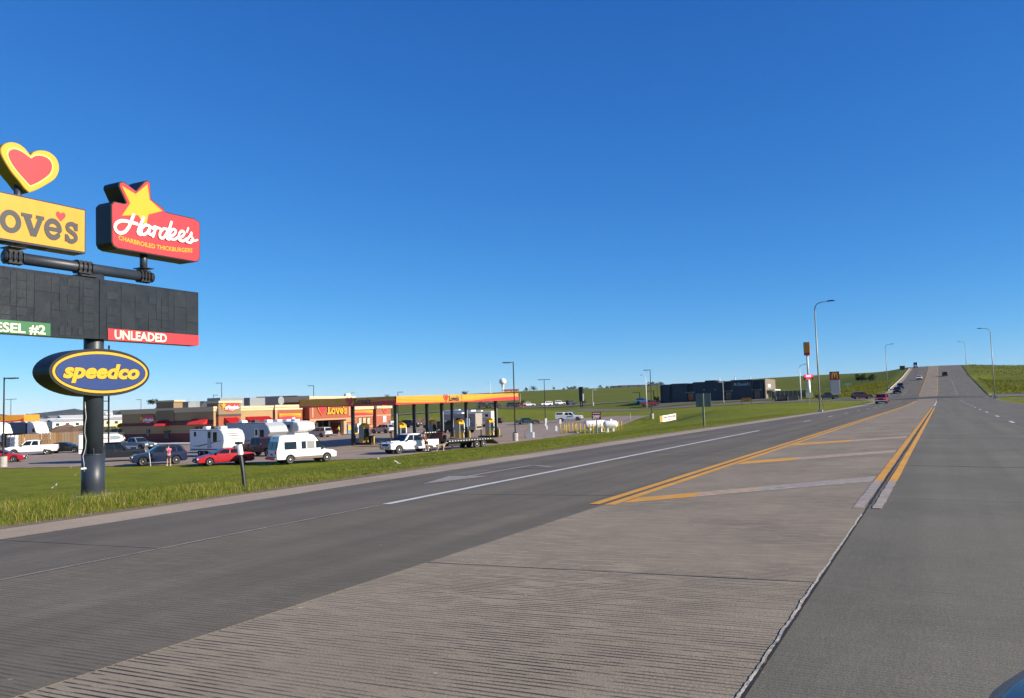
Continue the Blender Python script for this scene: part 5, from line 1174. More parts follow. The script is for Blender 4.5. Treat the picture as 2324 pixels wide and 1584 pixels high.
for t in (.25, .5, .72): sb('shopfront_post', y1_ + (y2_ - y1_)*t - .05, y1_ + (y2_ - y1_)*t + .05, G0, zc_, FX - 2.2, FX - 2.1, STEEL)
for t, z in ((.52, 1.4), (.92, 1.6)): sb('window_notice', y1_ + (y2_ - y1_)*t - .25, y1_ + (y2_ - y1_)*t + .25, G0 + z, G0 + z + .9, FX - 2.08, FX - 2.03, W_)
sb('inset_panel', fy(Z4(385, 480)), fy(Z4(405, 480)), fz(Z4(395, 595)), fz(Z4(395, 400)), TX, TX + .05, PINK); sb('inset_panel', fy(Z4(925, 480)), fy(Z4(945, 480)), fz(Z4(935, 570)), fz(Z4(935, 440)), TX, TX + .05, PINK)
def loves_sign(org, u, v, n, w, par, letters=YEL2, hearts=True, lift=.18, k=.55):
    org, u, v, n = Vector(org), Vector(u), Vector(v), Vector(n); hw = w*.26; s = (w*.70)/LW
    for m_, sc, d, dx in ((mat('maroon_edge', (.10, .012, .015), .6, var=.1), 1.12, .02, -.05), (ORANGE, 1.0, lift*.6, -.02), (REDS, .88, lift, 0.05)):
        q = MB(); P = [org + u*((x*sc)*hw + hw*.5 + dx*hw) + v*((y - .5)*sc*hw*.95 + hw*.42) + n*d for x, y in HEART]; a = sum(HEART[i][0]*HEART[(i + 1) % len(HEART)][1] - HEART[(i + 1) % len(HEART)][0]*HEART[i][1] for i in range(len(HEART)))
        q.slab(P, n, .05); q.build('logo_heart', m_, par, world=True, fix=True)
    for m_, d, off in ((mat('maroon_edge', (.10, .012, .015), .6), .04, -.03), (letters, lift, 0)):
        if letters is DKGREY and m_ is not letters: continue
        q = MB(); put(q, LG, lambda a, b, c: org + u*(w*.30 + a*s + off*w*.3) + v*(hw*.06 + b*s + off*w*.25) + n*(d + c), .003); q.build('logo_lettering', m_, par, world=True, fix=True)
    q = MB(); put(q, [poly([(4.66 + .44*x, .98 + .46*y) for x, y in HEART])], lambda a, b, c: org + u*(w*.30 + a*s) + v*(hw*.06 + b*s) + n*(lift + .012)); q.build('logo_apostrophe', REDS if letters is DKGREY else letters, par, world=True, fix=True)
loves_sign((TX, fy(Z4(472, 550)), fz(Z4(600, 556))), (0, 1, 0), (0, 0, 1), (1, 0, 0), fy(Z4(885, 500)) - fy(Z4(472, 500)), shop)
# right wing
sb('brick_wall', yH + .4, yI, G0, zr2 - .6, FX - DEEP, FX, BRICK2); sb('cornice', yH + .3, yI + .1, zr2 - .6, zr2, FX - DEEP, FX + .22, CORN); sb('brick_wall', yI + .5, yJ, G0, zr3 - .5, FX - DEEP, FX + .5, BRICK2); sb('cornice', yI + .4, yJ + .2, zr3 - .5, zr3, FX - DEEP, FX + .75, CORN); sb('recess', yI, yI + .5, G0, zr2 - .4, FX - DEEP, FX - .8, DARK)
wave_panel(yH + .5, yI - .1, fz(Z4(1250, 556)), fz(Z4(1250, 492)), FX + .05)
for z in (fz(Z4(1250, 568)), fz(Z4(1250, 720))): sb('pale_band', yH + .4, yI, z - .12, z + .12, FX, FX + .05, PINK); sb('pale_band', yI + .5, yJ, z - .12, z + .12, FX + .5, FX + .55, PINK)
PRINT = mat('advert_print', (.62, .56, .40), .5, col2=(.30, .22, .12), vscale=1.6)
for a in (1132, 1196, 1258): p = sb('poster', fy(Z4(a, 650)), fy(Z4(a + 52, 650)), fz(Z4(a, 698)), fz(Z4(a, 594)), FX + .02, FX + .10, BLACK); sb('poster_print', fy(Z4(a + 4, 650)), fy(Z4(a + 46, 650)), fz(Z4(a, 692)), fz(Z4(a, 600)), FX + .10, FX + .12, PRINT, p)
p = sb('poster', fy(Z4(1466, 620)), fy(Z4(1508, 620)), fz(Z4(1480, 660)), fz(Z4(1480, 572)), FX + .5, FX + .58, W_)
hw = fy(Z4(1525, 490)) - fy(Z4(1455, 490)); org = Vector((FX + .5, fy(Z4(1488, 500)), fz(Z4(1488, 535))))
for m_, sc, d in ((DARK, 1.15, .05), (ORANGE, 1.0, .12), (REDS, .85, .18)):
    q = MB(); q.slab([(org.x + d, org.y + x*hw*sc + (.1 if sc < 1 else -.05), org.z + (y - .45)*hw*sc*1.1 + hw*.5) for x, y in HEART], (1, 0, 0), .04); q.build('heart_logo', m_, shop, world=True, fix=True)
sb('roof', yA + .3, yJ - .3, zr1 - 1.0, zr1 - .9, FX - DEEP + .3, FX - 5.5, ROOFM)
for y, x, z, d in ((yA + 4, FX - 10, zr1, (1.8, 1.6, 1.2)), (yC + 4.0, FX - 7, zr1 - .2, (3, 5.2, 2.0)), (yC + 10.0, FX - 7, zr1 - .2, (2.6, 3.6, 2.0)), (yD + 4, FX - 9, zl - .1, (2.2, 2.4, 1.3)), (yA + 8, FX - 14, zr1, (2.2, 2.0, 1.4))):
    q = MB(); q.box((x, y, z + d[2]/2 - .3), d); q.build('roof_unit', UNIT, shop, world=True)
dish = Vector((FX - 3, yF - 1.5, zl + .5)); q = MB(); q.lathe([(.0, -.12), (.4, -.06), (.75, .08)], (0, 0, 0), 14)
q.v = [tuple(Vector((v[2], v[0], v[1])) + dish + Vector((0, 0, .3))) for v in q.v]; q.build('roof_dish', STEEL, shop, world=True, fix=True)
sheet('shop_walk', [(FX - .05, yE), (FX + 4.2, yE), (FX + 4.2, yJ + 1), (FX - .05, yJ + 1)], KERB, .15, 'pale concrete walk along the front of the travel stop shop', .5)
sheet('restaurant_walk', [(FX - 22, yA - 6.5), (FX + 3.0, yA - 6.5), (FX + 3.0, yD), (FX - 22, yD)], KERB, .12, 'pale concrete walk and drive lane around the burger restaurant', .5)
YK = mat('yellow_kerb', (.60, .40, .02), .7, var=.1)
for a, b in ((770, 860), (1080, 1360)): q = MB(); q.box((FX + 4.3, (fy(Z4(a, 850)) + fy(Z4(b, 850)))/2, G0 + .14), (.25, fy(Z4(b, 850)) - fy(Z4(a, 850)), .16)); tag(q.build('yellow_kerb', YK), 'yellow painted kerb %s' % ('left of the shop walk merchandise' if a < 800 else 'in front of the poster wall of the shop'), kind='structure')
# goods set out before the entrance
def goods(name, label, cat, zx, w, h, m1, m2=None):
    y = fy(Z4(zx, 780)); t = thing(name, label, cat, (FX + 3.0, y, G0 + .15)); MB().box((0, 0, h/2), (.7, w, h)).build('body', m1, t); MB().box((.36, 0, h*.62), (.03, w*.8, h*.5)).build('front_panel', m2 or m1, t); MB().box((0, 0, h + .03), (.74, w + .06, .06)).build('top', m2 or m1, t)
goods('display_stand', 'tall beige display stand by the shop door', 'display', 738, .8, 2.3, mat('cardboard', (.42, .28, .16), .8, var=.1)); goods('display_stand', 'blue and yellow stacked display right of the beige stand', 'display', 815, 1.6, 1.7, mat('blue_goods', (.10, .20, .38), .6, var=.3, vscale=4), YEL2)
goods('bin', 'dark round-looking bin at the brick pier of the shop entrance', 'bin', 905, .8, 1.0, BLACK); goods('ice_chest', 'white ice chest with blue print before the shop wall', 'freezer', 968, 2.0, 1.7, W_, mat('ice_print', (.25, .40, .55), .5, var=.2)); goods('display_stand', 'second blue goods stack beside the ice chest', 'display', 1010, 1.1, 1.5, mat('blue_goods', (.10, .20, .38), .6), W_)
goods('ice_chest', 'pale ice freezer at the right end wall of the shop', 'freezer', 1445, 1.5, 1.9, W_, mat('ice_print2', (.16, .16, .17), .5, var=.2))

# ------------------------------------------------------------------ fuel canopy
cA = at_depth(*Z4(1680, 283), 90.0); cAz = cA.z; fh = .93
Lc, Wc = 29.5, 13.6
canopy = thing('fuel_canopy', 'wide fuel canopy with yellow and red wavy fascia on black posts', 'canopy', (cA.x, cA.y, G0))
rise = .012
yN, yF_, xN, xF = cA.y, cA.y + Lc, cA.x, cA.x - Wc
cz = lambda y: cAz + (y - yN)*rise
def cquad(name, P, m_, n, t=.05, par=None): q = MB(); q.slab(P, n, t); return q.build(name, m_, par or canopy, world=True, fix=True)
WHT_ = mat('canopy_soffit', (.62, .62, .60), .6, var=.04)
for (a, b, n, s) in (((xN, yN), (xN, yF_), (1, 0, 0), 1), ((xF, yN), (xN, yN), (0, -1, 0), 1), ((xF, yF_), (xF, yN), (-1, 0, 0), 1), ((xN, yF_), (xF, yF_), (0, 1, 0), 1)):
    A_, B_ = Vector((a[0], a[1], cz(a[1]))), Vector((b[0], b[1], cz(b[1]))); N = Vector(n); F = lambda t, v, d: A_ + (B_ - A_)*t + Vector((0, 0, -fh*(1 - v))) + N*d
    fo = cquad('fascia', [F(0, 0, 0), F(1, 0, 0), F(1, 1, 0), F(0, 1, 0)], YEL, n, .12)
    if n[0] >= 0 and n[1] <= 0:
        w1 = [(t, float(np.interp(t, [0, .2, .4, .55, .7, .85, 1], [.24, .14, .11, .16, .36, .50, .52]))) for t in np.linspace(0, 1, 25)]; cquad('red_wave', [F(0, 0, .008), F(1, 0, .008)] + [F(t, v, .008) for t, v in w1[::-1]], REDS, n, .008, fo)
        lo, hi = [(t, float(np.interp(t, [0, .15, .3, .5, .7, .9, 1], [.56, .40, .24, .20, .48, .80, .90]))) for t in np.linspace(0, 1, 25)], [(t, float(np.interp(t, [0, .15, .3, .5, .7, .9, 1], [.66, .47, .28, .23, .56, .92, .98]))) for t in np.linspace(0, 1, 25)]
        cquad('orange_wave', [F(t, min(v, .98), .012) for t, v in lo] + [F(t, min(v, .99), .012) for t, v in hi[::-1]], ORANGE, n, .004, fo)
        u = (B_ - A_).normalized(); Ltot = (B_ - A_).length; c_ = .385 if n[0] == 1 else .62
        loves_sign(A_ + u*(Ltot*c_ - 1.55) + Vector((0, 0, -fh*.86)) + N*.01, u, (0, 0, 1), n, 3.4, fo, DKGREY, lift=.05)
q = MB(); q.add([(xN - .1, yN + .1, cz(yN) - fh + .12), (xN - .1, yF_ - .1, cz(yF_) - fh + .12), (xF + .1, yF_ - .1, cz(yF_) - fh + .12), (xF + .1, yN + .1, cz(yN) - fh + .12)], [(0, 1, 2, 3)]); q.build('soffit', WHT_, canopy, world=True)
q = MB(); q.add([(xN - .1, yN + .1, cz(yN) - .14), (xN - .1, yF_ - .1, cz(yF_) - .14), (xF + .1, yF_ - .1, cz(yF_) - .14), (xF + .1, yN + .1, cz(yN) - .14)], [(3, 2, 1, 0)]); q.build('roof', ROOFM, canopy, world=True)
for i, y in enumerate(np.arange(yN + 3, yF_, 5.5)):
    for x in (xN - 3.5, xN - 10): q = MB(); q.box((x, y, cz(y) - fh + .08), (.5, .5, .05)); q.build('soffit_light', W_, canopy, world=True)
isl = []
for px in (897, 940.5, 1002, 1057): pass
# posts stand in pairs, front row and rear row
pfront = [on_z(px, 1000, G0) for px in (940, 1002, 1057, 1125)]
ROWX = xN - 2.6, xN - 10.6
def yrow(px, x):
    v = ray(px, 900); return v[1]/v[0]*x
posts = [(ROWX[0], yrow(901, ROWX[0])), (ROWX[1], yrow(798, ROWX[1])), (ROWX[0], yrow(967, ROWX[0]) + .0), (ROWX[1], yrow(938, ROWX[1])), (ROWX[0], yrow(1058, ROWX[0])), (ROWX[1], yrow(1003, ROWX[1])), (ROWX[0], yrow(1125, ROWX[0])), (ROWX[1], yrow(1060, ROWX[1]))]
posts = [(ROWX[1], yrow(800, ROWX[1])), (ROWX[0], yrow(897, ROWX[0])), (ROWX[1], yrow(939, ROWX[1])), (ROWX[0], yrow(1002, ROWX[0])), (ROWX[1], yrow(1025, ROWX[1])), (ROWX[0], yrow(1057, ROWX[0])), (ROWX[1], yrow(968, ROWX[1])), (ROWX[0], yrow(1124, ROWX[0]))]
for x, y in posts:
    q = MB(); q.box((x, y, (G0 + cz(y) - fh + .1)/2), (.34, .34, cz(y) - fh + .1 - G0)); po = q.build('post', BLACK, canopy, world=True)
    q = MB(); q.box((x + .19, y, G0 + 3.0), (.02, .16, 3.2)); q.build('downpipe', STEEL, po, world=True)
ISL = mat('pump_island_dark', (.03, .03, .032), .7, var=.2)
WH_P = mat('pump_white', (.70, .70, .68), .4, var=.05); PSH = mat('pump_topper_yellow', (.60, .36, .02), .5, var=.1)
def pump(label, x, y, island=True):
    t = thing('fuel_pump', label, 'fuel pump', (x, y, G0 + .05), 0, 'fuel pumps under the canopy')
    MB().box((0, 0, .12), (3.0, 1.3, .24)).build('island', ISL, t); MB().box((0, 0, 1.05), (.62, .95, 1.70)).build('cabinet', TRIM, t)
    MB().box((-.02, -.56, 1.15), (.70, .16, 1.9)).build('side_column', STEEL, t); MB().box((-.02, .56, 1.15), (.70, .16, 1.9)).build('side_column', WH_P, t)
    MB().box((0, 0, 2.2), (.55, 1.35, .34)).build('topper', PSH, t); MB().box((.34, 0, 1.55), (.03, .6, .45)).build('screen', GLASS, t); MB().box((0, -.50, 1.55), (.40, .03, .45)).build('screen', GLASS, t)
    MB().box((.34, 0, .60), (.04, .75, .60)).build('lower_panel', PSH, t); MB().box((0, -.655, .60), (.50, .03, .60)).build('lower_panel', PSH, t)
    MB().prism([(-.5, 2.36), (.5, 2.36), (.5, 2.50), (.2, 2.62), (-.2, 2.62), (-.5, 2.50)], lambda z: .14, .03).build('arm_bracket', YEL2, t)
    for s in (-1, 1):
        q = MB(); q.tube([(.36, s*.34, 1.6), (.56, s*.36, 1.2), (.50, s*.36, .55), (.38, s*.34, .9)], .02); q.build('hose', BLACK, t); MB().box((.40, s*.34, 1.30), (.10, .08, .22)).build('nozzle', mat('nozzle_green', (.03, .16, .06), .5, var=.1), t)
    MB().box((1.0, 0, .65), (.45, .45, .85)).build('bin', TRIM, t); MB().cyl((1.42, .0, 0), (1.42, 0, 1.15), .09).build('bollard', YK, t); MB().cyl((-1.42, .0, 0), (-1.42, 0, 1.15), .09).build('bollard', YK, t)
PL = ['fuel pump beside the leftmost canopy post with white flank', 'fuel pump right of the second canopy post above the white pickup roof', 'fuel pump half hidden by the third canopy post', 'fuel pump in front of the tan motorhome', 'fuel pump at the last canopy post on the right', 'fuel pump deep under the canopy in front of the parked silver suv']
pp_ = [(ROWX[1] + .3, yrow(821, ROWX[1])), (ROWX[0], yrow(909, ROWX[0])), (ROWX[1], yrow(980, ROWX[1])), (ROWX[0], yrow(1042, ROWX[0])), (ROWX[0], yrow(1110, ROWX[0])), (ROWX[1], yrow(906, ROWX[1]))]
for l, (x, y) in zip(PL, pp_): pump(l, x, y)

# ------------------------------------------------------------------ hamburger restaurant
MY = 241.0
my = lambda p: on_y(*p, MY)
mz0 = gz(-58, MY); xa, xb = my(Z7(192, 500)).x, my(Z7(1712, 450)).x; zt1 = my(Z7(192, 368)).z; zt2 = my(Z7(1680, 297)).z; zt = (zt1 + zt2)/2
DKP = mat('slate_blue_panel', (.030, .037, .050), .55, var=.12, vscale=.7); DKS = mat('black_panel', (.012, .013, .016), .5, var=.2); TANP = mat('taupe_panel', (.20, .165, .125), .7, var=.08)
mcd = thing('burger_restaurant', 'low dark slate hamburger restaurant with flat roof and lit taupe end wall', 'building', ((xa + xb)/2, MY, mz0))
def mb(name, x0, x1, z0, z1, m_, y0=None, y1=None, par=None):
    y0 = MY if y0 is None else y0; y1 = MY + 16 if y1 is None else y1; q = MB(); q.box(((x0 + x1)/2, (y0 + y1)/2, (z0 + z1)/2), (abs(x1 - x0), y1 - y0, z1 - z0)); return q.build(name, m_, par or mcd, world=True)
mx = lambda zx: my(Z7(zx, 450)).x
zb0 = mz0 - .3
cols = [(192, 235, DKS, 0), (235, 335, DKP, .1), (335, 372, DKS, .15), (372, 592, DKP, .2), (592, 675, DKS, .15), (675, 1138, DKP, .32), (1138, 1228, DKS, .22), (1228, 1550, DKP, .42), (1550, 1645, DKS, .3), (1645, 1690, DKP, .36), (1690, 1716, DKS, .3)]
for a, b, m_, h in cols: mb('wall_panel', mx(a), mx(b) - .02, zb0, zt1 + h*1.6, m_, MY + (.35 if m_ is DKS else 0))
for a, b, z in ((600, 672, 0), (1146, 1224, 0), (1560, 1640, 0)):
    wo = mb('window', mx(a), mx(b), mz0 + .3, mz0 + 2.4, GLASS, MY + .25, MY + .36); mb('window_canopy', mx(a) - .5, mx(b) + .5, mz0 + 2.65, mz0 + 2.78, STEEL, MY - 1.0, MY + .3, wo)
mb('roof_edge', xa, xb, zt1 + .02, zt1 + .12, W_, MY + .4, MY + 15.6); mb('roof_screen', mx(790), mx(945), zt1 + .3, zt1 + 1.0, DKS, MY + 5, MY + 9)
for a in (835, 1000): mb('wall_light', mx(a) - .15, mx(a) + .15, my(Z7(a, 440)).z, my(Z7(a, 430)).z + .1, STEEL, MY - .12, MY + .01)
for a in (995, 1226, 1454): q = MB(); c = Vector((mx(a), MY + 6, zt1)); q.cyl(c, c + Vector((0, 0, 1.7)), .16, n=8); q.build('roof_vent', W_, mcd, world=True)
vs, fs, w_ = text_geo("McDonald's", .008, spacing=1.12); a0, a1 = my(Z7(1270, 378)), my(Z7(1498, 372)); q = MB(); put(q, [(vs, fs)], lambda u, v, w: (a0.x + u/w_*(a1.x - a0.x), MY - .03, a0.z + .05 + v*.85)); q.build('name_lettering', mat('silver_letters', (.55, .56, .58), .4, metal=.3, var=.05), mcd, world=True, fix=True)
q = MB(); q.box((xb + .16, MY + 8, (zb0 + zt1 + .7)/2), (.3, 16, zt1 + .7 - zb0)); q.build('end_wall', TANP, mcd, world=True)
q = MB(); q.box((xb + .36, MY + 5.5, mz0 + 3.9), (.06, 4.0, .9)); q.build('end_window', W_, mcd, world=True); q = MB(); q.box((xb + 1.4, MY + 6, mz0 + 2.6), (2.4, 9, .3)); q.build('end_canopy', W_, mcd, world=True)
q = MB(); q.box((xb + .33, MY + 8, mz0 + 1.2), (.05, 9, 2.2)); q.build('end_glass', GLASS, mcd, world=True); q = MB(); q.box((xb + 2.3, MY + 10, mz0 + 1.2), (.3, .3, 2.6)); q.build('canopy_post', TANP, mcd, world=True)
# ------------------------------------------------------------------ lamps
LENS = mat('lamp_lens', (.72, .74, .74), .3, var=.05); PALEP = mat('pale_painted_steel', (.60, .62, .60), .5, var=.06)
def lot_lamp(label, p, h, heads=(180,), base=True, m_=BLACK, group='forecourt lamp posts', r=.075):
    t = thing('lamp_post', label, 'lamp post', p, 0, group)
    if base: q = MB(); q.lathe([(.33, -.2), (.33, .92), (.30, .96), (0, .97)], (0, 0, 0), 18); q.build('concrete_base', CONC, t)
    b = .95 if base else 0
    q = MB(); q.cyl((0, 0, b), (0, 0, h), r*1.1, r*.85, 10); q.build('pole', m_, t); MB().box((0, 0, b + .05), (.36, .36, .1)).build('base_plate', m_, t)
    for a in heads:
        w = R_(vh(a)); d = Vector((math.cos(w), math.sin(w), 0)); n = Vector((-d.y, d.x, 0)); c = Vector((0, 0, h - .05))
        q = MB(); q.slab([c + d*.1 + n*.06, c + d*.35 + n*.2, c + d*1.15 + n*.2, c + d*1.3 + n*.1, c + d*1.3 - n*.1, c + d*1.15 - n*.2, c + d*.35 - n*.2, c + d*.1 - n*.06], (0, 0, 1), .10); hd = q.build('lamp_head', m_, t, fix=True)
        q = MB(); q.slab([c + d*.45 + n*.16 - Vector((0, 0, .10)), c + d*1.2 + n*.16 - Vector((0, 0, .10)), c + d*1.2 - n*.16 - Vector((0, 0, .10)), c + d*.45 - n*.16 - Vector((0, 0, .10))], (0, 0, 1), .03); q.build('lens', LENS, hd, fix=True)
    return t
def gp(px, d): return stand(px, d)
def lamp_at(label, px, py, top, **k):
    p = ground(px, py); v = Vector((p.x, p.y, 0)); d = -(Vector((CB[0][2], CB[1][2], 0)).dot(v)); h = at_depth(px, top, d).z - p.z; return lot_lamp(label, p, h, **k)
lamp_at('black forecourt lamp post on a concrete base right of the canopy end', 1170, 1001, 820)
lamp_at('black forecourt lamp post on a concrete base beside the propane banner', 1480, 950, 838)
lamp_at('twin headed forecourt lamp post behind the propane bollards', 1238, 960, 860, heads=(180, 0))
lamp_at('forecourt lamp post at the far left edge on a white concrete base', 7, 1060, 856, heads=(0,))
def far_lamp(label, px, d, top, **k): p = gp(px, d); return lot_lamp(label, p, at_depth(px, top, d).z - p.z, **k)
far_lamp('dark lamp post rising behind the restaurant entrance tower', 503, 190, 868, base=False); far_lamp('thin lamp post just left of the restaurant entrance tower', 484, 230, 896, heads=(0,), base=False)
far_lamp('thin lamp post behind the shaded end of the restaurant', 320, 240, 906, base=False); far_lamp('dark lamp post rising behind the brick entrance tower', 712, 185, 874, base=False)
far_lamp('thin lamp post seen above the canopy corner', 903, 200, 889, heads=(0,), base=False); far_lamp('twin headed lamp post left of the sign column in the distance', 25, 200, 905, heads=(180, 0), base=False)
far_lamp('slim pale pole on the hillside right of the canopy', 1181, 300, 893, heads=(), base=False, m_=PALEP, r=.06); far_lamp('slim pole with white foot in the grass before the ridge', 1345, 270, 884, heads=(0,), base=True, m_=PALEP, r=.05)
far_lamp('thin grey pole left of the hamburger restaurant', 1492, 262, 872, heads=(180,), base=False, m_=BLACK, r=.05); far_lamp('slim lamp pole standing before the hamburger restaurant front', 1642, 225, 866, heads=(180,), base=False, m_=PALEP, r=.06)
for px, d, lb in ((1452, 258, 'black low gantry lamp left of the dark red pickup'), (1484, 256, 'black low gantry arm beside the restaurant drive lane')):
    p = gp(px, d); t = thing('clearance_bar', lb, 'bar', p); MB().box((0, 0, 1.7), (.22, .22, 3.4)).build('post', BLACK, t); w = R_(vh(180)); MB().box((math.cos(w)*1.1, math.sin(w)*1.1, 3.35), (2.4, .18, .16), w).build('arm', BLACK, t)
def street_lamp(label, p, h, arm, group, m_=PALEP, base=True, r=.11, al=2.2):
    t = thing('street_lamp', label, 'street lamp', p, 0, group); d = Vector((arm, 0, 0))
    if base: q = MB(); q.box((0, 0, .25), (.5, .5, .7)); q.build('base', CONC, t)
    MB().cyl((0, 0, .3), (0, 0, h - .9), r, r*.62, 12).build('pole', m_, t, True)
    q = MB(); q.tube([(0, 0, h - .95), (arm*.06, 0, h - .55), (arm*.28, 0, h - .22), (arm*.8, 0, h - .04), (arm*al*.75, 0, h)], [r*.62, r*.6, r*.5, r*.45, r*.4], 8); q.build('arm', m_, t, True)
    hd = MB().prism([(al*.66*1, -.04), (al*1.02, -.02), (al*1.04, .05), (al*.9, .12), (al*.66, .08)], lambda z: .15, .03).build('lamp_head', BLACK, t)
    hd.location = (0, 0, h); hd.rotation_euler = (0, 0, 0 if arm > 0 else math.pi)
    return t
GALV = mat('aged_galvanised', (.30, .32, .27), .5, metal=.3, var=.1)
def lamp_on(label, px, d, top, arm, **k): p = gp(px, d); return street_lamp(label, p, at_depth(px, top, d).z - p.z, arm, 'street lamps along the highway', GALV, **k)
lamp_on('tall curved street lamp nearest on the left side of the highway', 1860, 97.5, 684, 1); lamp_on('second curved street lamp on the left side near the hill', 2016, 237, 781, 1)
lamp_on('tall curved street lamp nearest on the right side of the highway', 2258, 161, 743, -1); lamp_on('farther curved street lamp on the right side of the highway', 2198, 302, 774, -1)
def white_lamp(label, px, d, top, arm): p = gp(px, d); return street_lamp(label, p, at_depth(px, top, d).z - p.z, arm, 'white street lamps around the side streets', W_, False, .13, 1.5)
white_lamp('white bent street lamp left of the burger pole sign', 1818, 196, 827, 1); white_lamp('white bent street lamp beside the black lamp near the propane banner', 1467, 236, 851, -1)
white_lamp('white bent street lamp beyond the canopy near the water tower', 1114, 420, 868, -1); white_lamp('white street lamp behind the brick entrance tower', 797, 300, 891, 1); white_lamp('white slanted street lamp behind the left fuel canopy', 57, 260, 940, 1)

# ------------------------------------------------------------------ signs and small structures
def box_thing(name, label, cat, p, hd=0, group=None): return thing(name, label, cat, p, R_(hd), group)
# sign seen from behind, on one post
p = ground(1598, 967); d_ = 81.0; t = box_thing('road_sign', 'grey back of a square road sign on a wooden post at the lawn edge', 'road sign', p, 0)
zt_ = at_depth(1598, 898, 78).z - p.z; MB().box((0, 0, zt_/2), (.12, .10, zt_)).build('post', mat('weathered_post', (.26, .24, .16), .8, var=.15), t); MB().box((0, .08, zt_ - .45), (1.02, .03, .92)).build('sign_panel', mat('sign_back_grey', (.15, .19, .17), .55, metal=.3, var=.08), t)
p = ground(557, 1112); t = box_thing('marker_post', 'leaning black marker post with white reflective top at the grass edge', 'marker post', p)
zt_ = at_depth(546, 1004, -(Vector((CB[0][2], CB[1][2], 0)).dot(Vector((p.x, p.y, 0))))).z - p.z; lx = Vector((-.889, -.457, 0))*.10
q = MB(); q.tube([(0, 0, -.1), lx*zt_*.62], .045, 8); q.v = []; q.f = []; q.mi = []; q.tube([Vector((0, 0, -.1)), Vector((lx.x*.5, lx.y*.5, zt_*.4)), Vector((lx.x, lx.y, zt_*.74))], .045, 8); q.build('post', BLACK, t)
q = MB(); q.tube([Vector((lx.x, lx.y, zt_*.74)), Vector((lx.x*1.35, lx.y*1.35, zt_*.98))], .06, 8); q.build('reflective_sleeve', W_, t); MB().box((lx.x*1.4, lx.y*1.4, zt_*.99), (.14, .10, .05)).build('cap', BLACK, t)
# propane banner
pb0 = gp(1495, 126); pb1 = gp(1532, 128.6); t = box_thing('propane_banner', 'crumpled white propane banner with red lettering between two stakes on the lawn', 'banner', pb0)
u = (pb1 - pb0); L = u.length; u.normalize(); n = Vector((u.y, -u.x, 0)); bh = .95
for k in (0, L): c = pb0 + u*k; q = MB(); q.box((c.x, c.y, c.z + .65), (.06, .06, 1.5)); q.build('stake', mat('wood_stake', (.35, .28, .18), .8, var=.1), t, world=True)
def bp(a, b, e=0): s = math.sin(a*7)*.05*(1 if b > .5 else .4); return pb0 + u*(a*L) + Vector((0, 0, .38 + b*bh - .05*math.sin(a*math.pi))) + n*(s + e)
def sheet_geo(q, a0, a1, b0, b1, e=0, na=14, nb=3):
    vs = [bp(a0 + (a1 - a0)*i/na, b0 + (b1 - b0)*j/nb, e) for i in range(na + 1) for j in range(nb + 1)]; q.add(vs, [(i*(nb + 1) + j, (i + 1)*(nb + 1) + j, (i + 1)*(nb + 1) + j + 1, i*(nb + 1) + j + 1) for i in range(na) for j in range(nb)])
q = MB(); sheet_geo(q, 0, 1, 0, 1); sheet_geo(q, 0, 1, 0, 1, -.012); cl = q.build('cloth', W_, t, world=True, fix=True)
q = MB(); sheet_geo(q, 0, .17, 0, 1, .012, 3); q.build('yellow_end', mat('banner_gold', (.40, .28, .03), .6, var=.15), cl, world=True, fix=True)
for txt, a0, a1, b0, hh, m_ in (('PROPANE', .24, .97, .48, .34, mat('maroon_print', (.25, .015, .03), .6, var=.1)), ('AVAILABLE 24/7', .24, .95, .12, .20, mat('teal_print', (.10, .20, .26), .6, var=.1))):
    vs, fs, w_ = text_geo(txt, .03); q = MB(); put(q, [(vs, fs)], lambda a, b, c: bp(a0 + a/w_*(a1 - a0), b0 + b*hh, .014)); q.build('banner_lettering', m_, cl, world=True, fix=True)
# small yellow banner
p = gp(1682, 198); p2 = gp(1705, 196); t = box_thing('lawn_banner', 'small yellow and red banner on two stakes before the hamburger restaurant', 'banner', p); u = (p2 - p); L = u.length; u.normalize(); n = Vector((u.y, -u.x, 0)).normalized()
for k in (0, L): c = p + u*k; q = MB(); q.box((c.x, c.y, c.z + .8), (.06, .06, 1.7)); q.build('stake', BLACK, t, world=True)
q = MB(); q.slab([p + Vector((0, 0, .55)), p2 + Vector((0, 0, .55)), p2 + Vector((0, 0, 1.55)), p + Vector((0, 0, 1.55))], n, .03); q.build('cloth', YEL2, t, world=True, fix=True)
q = MB(); q.slab([p + n*.02 + Vector((0, 0, 1.15)), p2 + n*.02 + Vector((0, 0, 1.15)), p2 + n*.02 + Vector((0, 0, 1.5)), p + n*.02 + Vector((0, 0, 1.5))], n, .01); q.build('orange_band', ORANGE, t, world=True, fix=True)
vs, fs, w_ = text_geo('FREE', .02); q = MB(); put(q, [(vs, fs)], lambda a, b, c: p + u*(L*.25 + a/w_*L*.5) + n*.03 + Vector((0, 0, .72 + b*.36))); q.build('banner_lettering', REDS, t, world=True, fix=True)
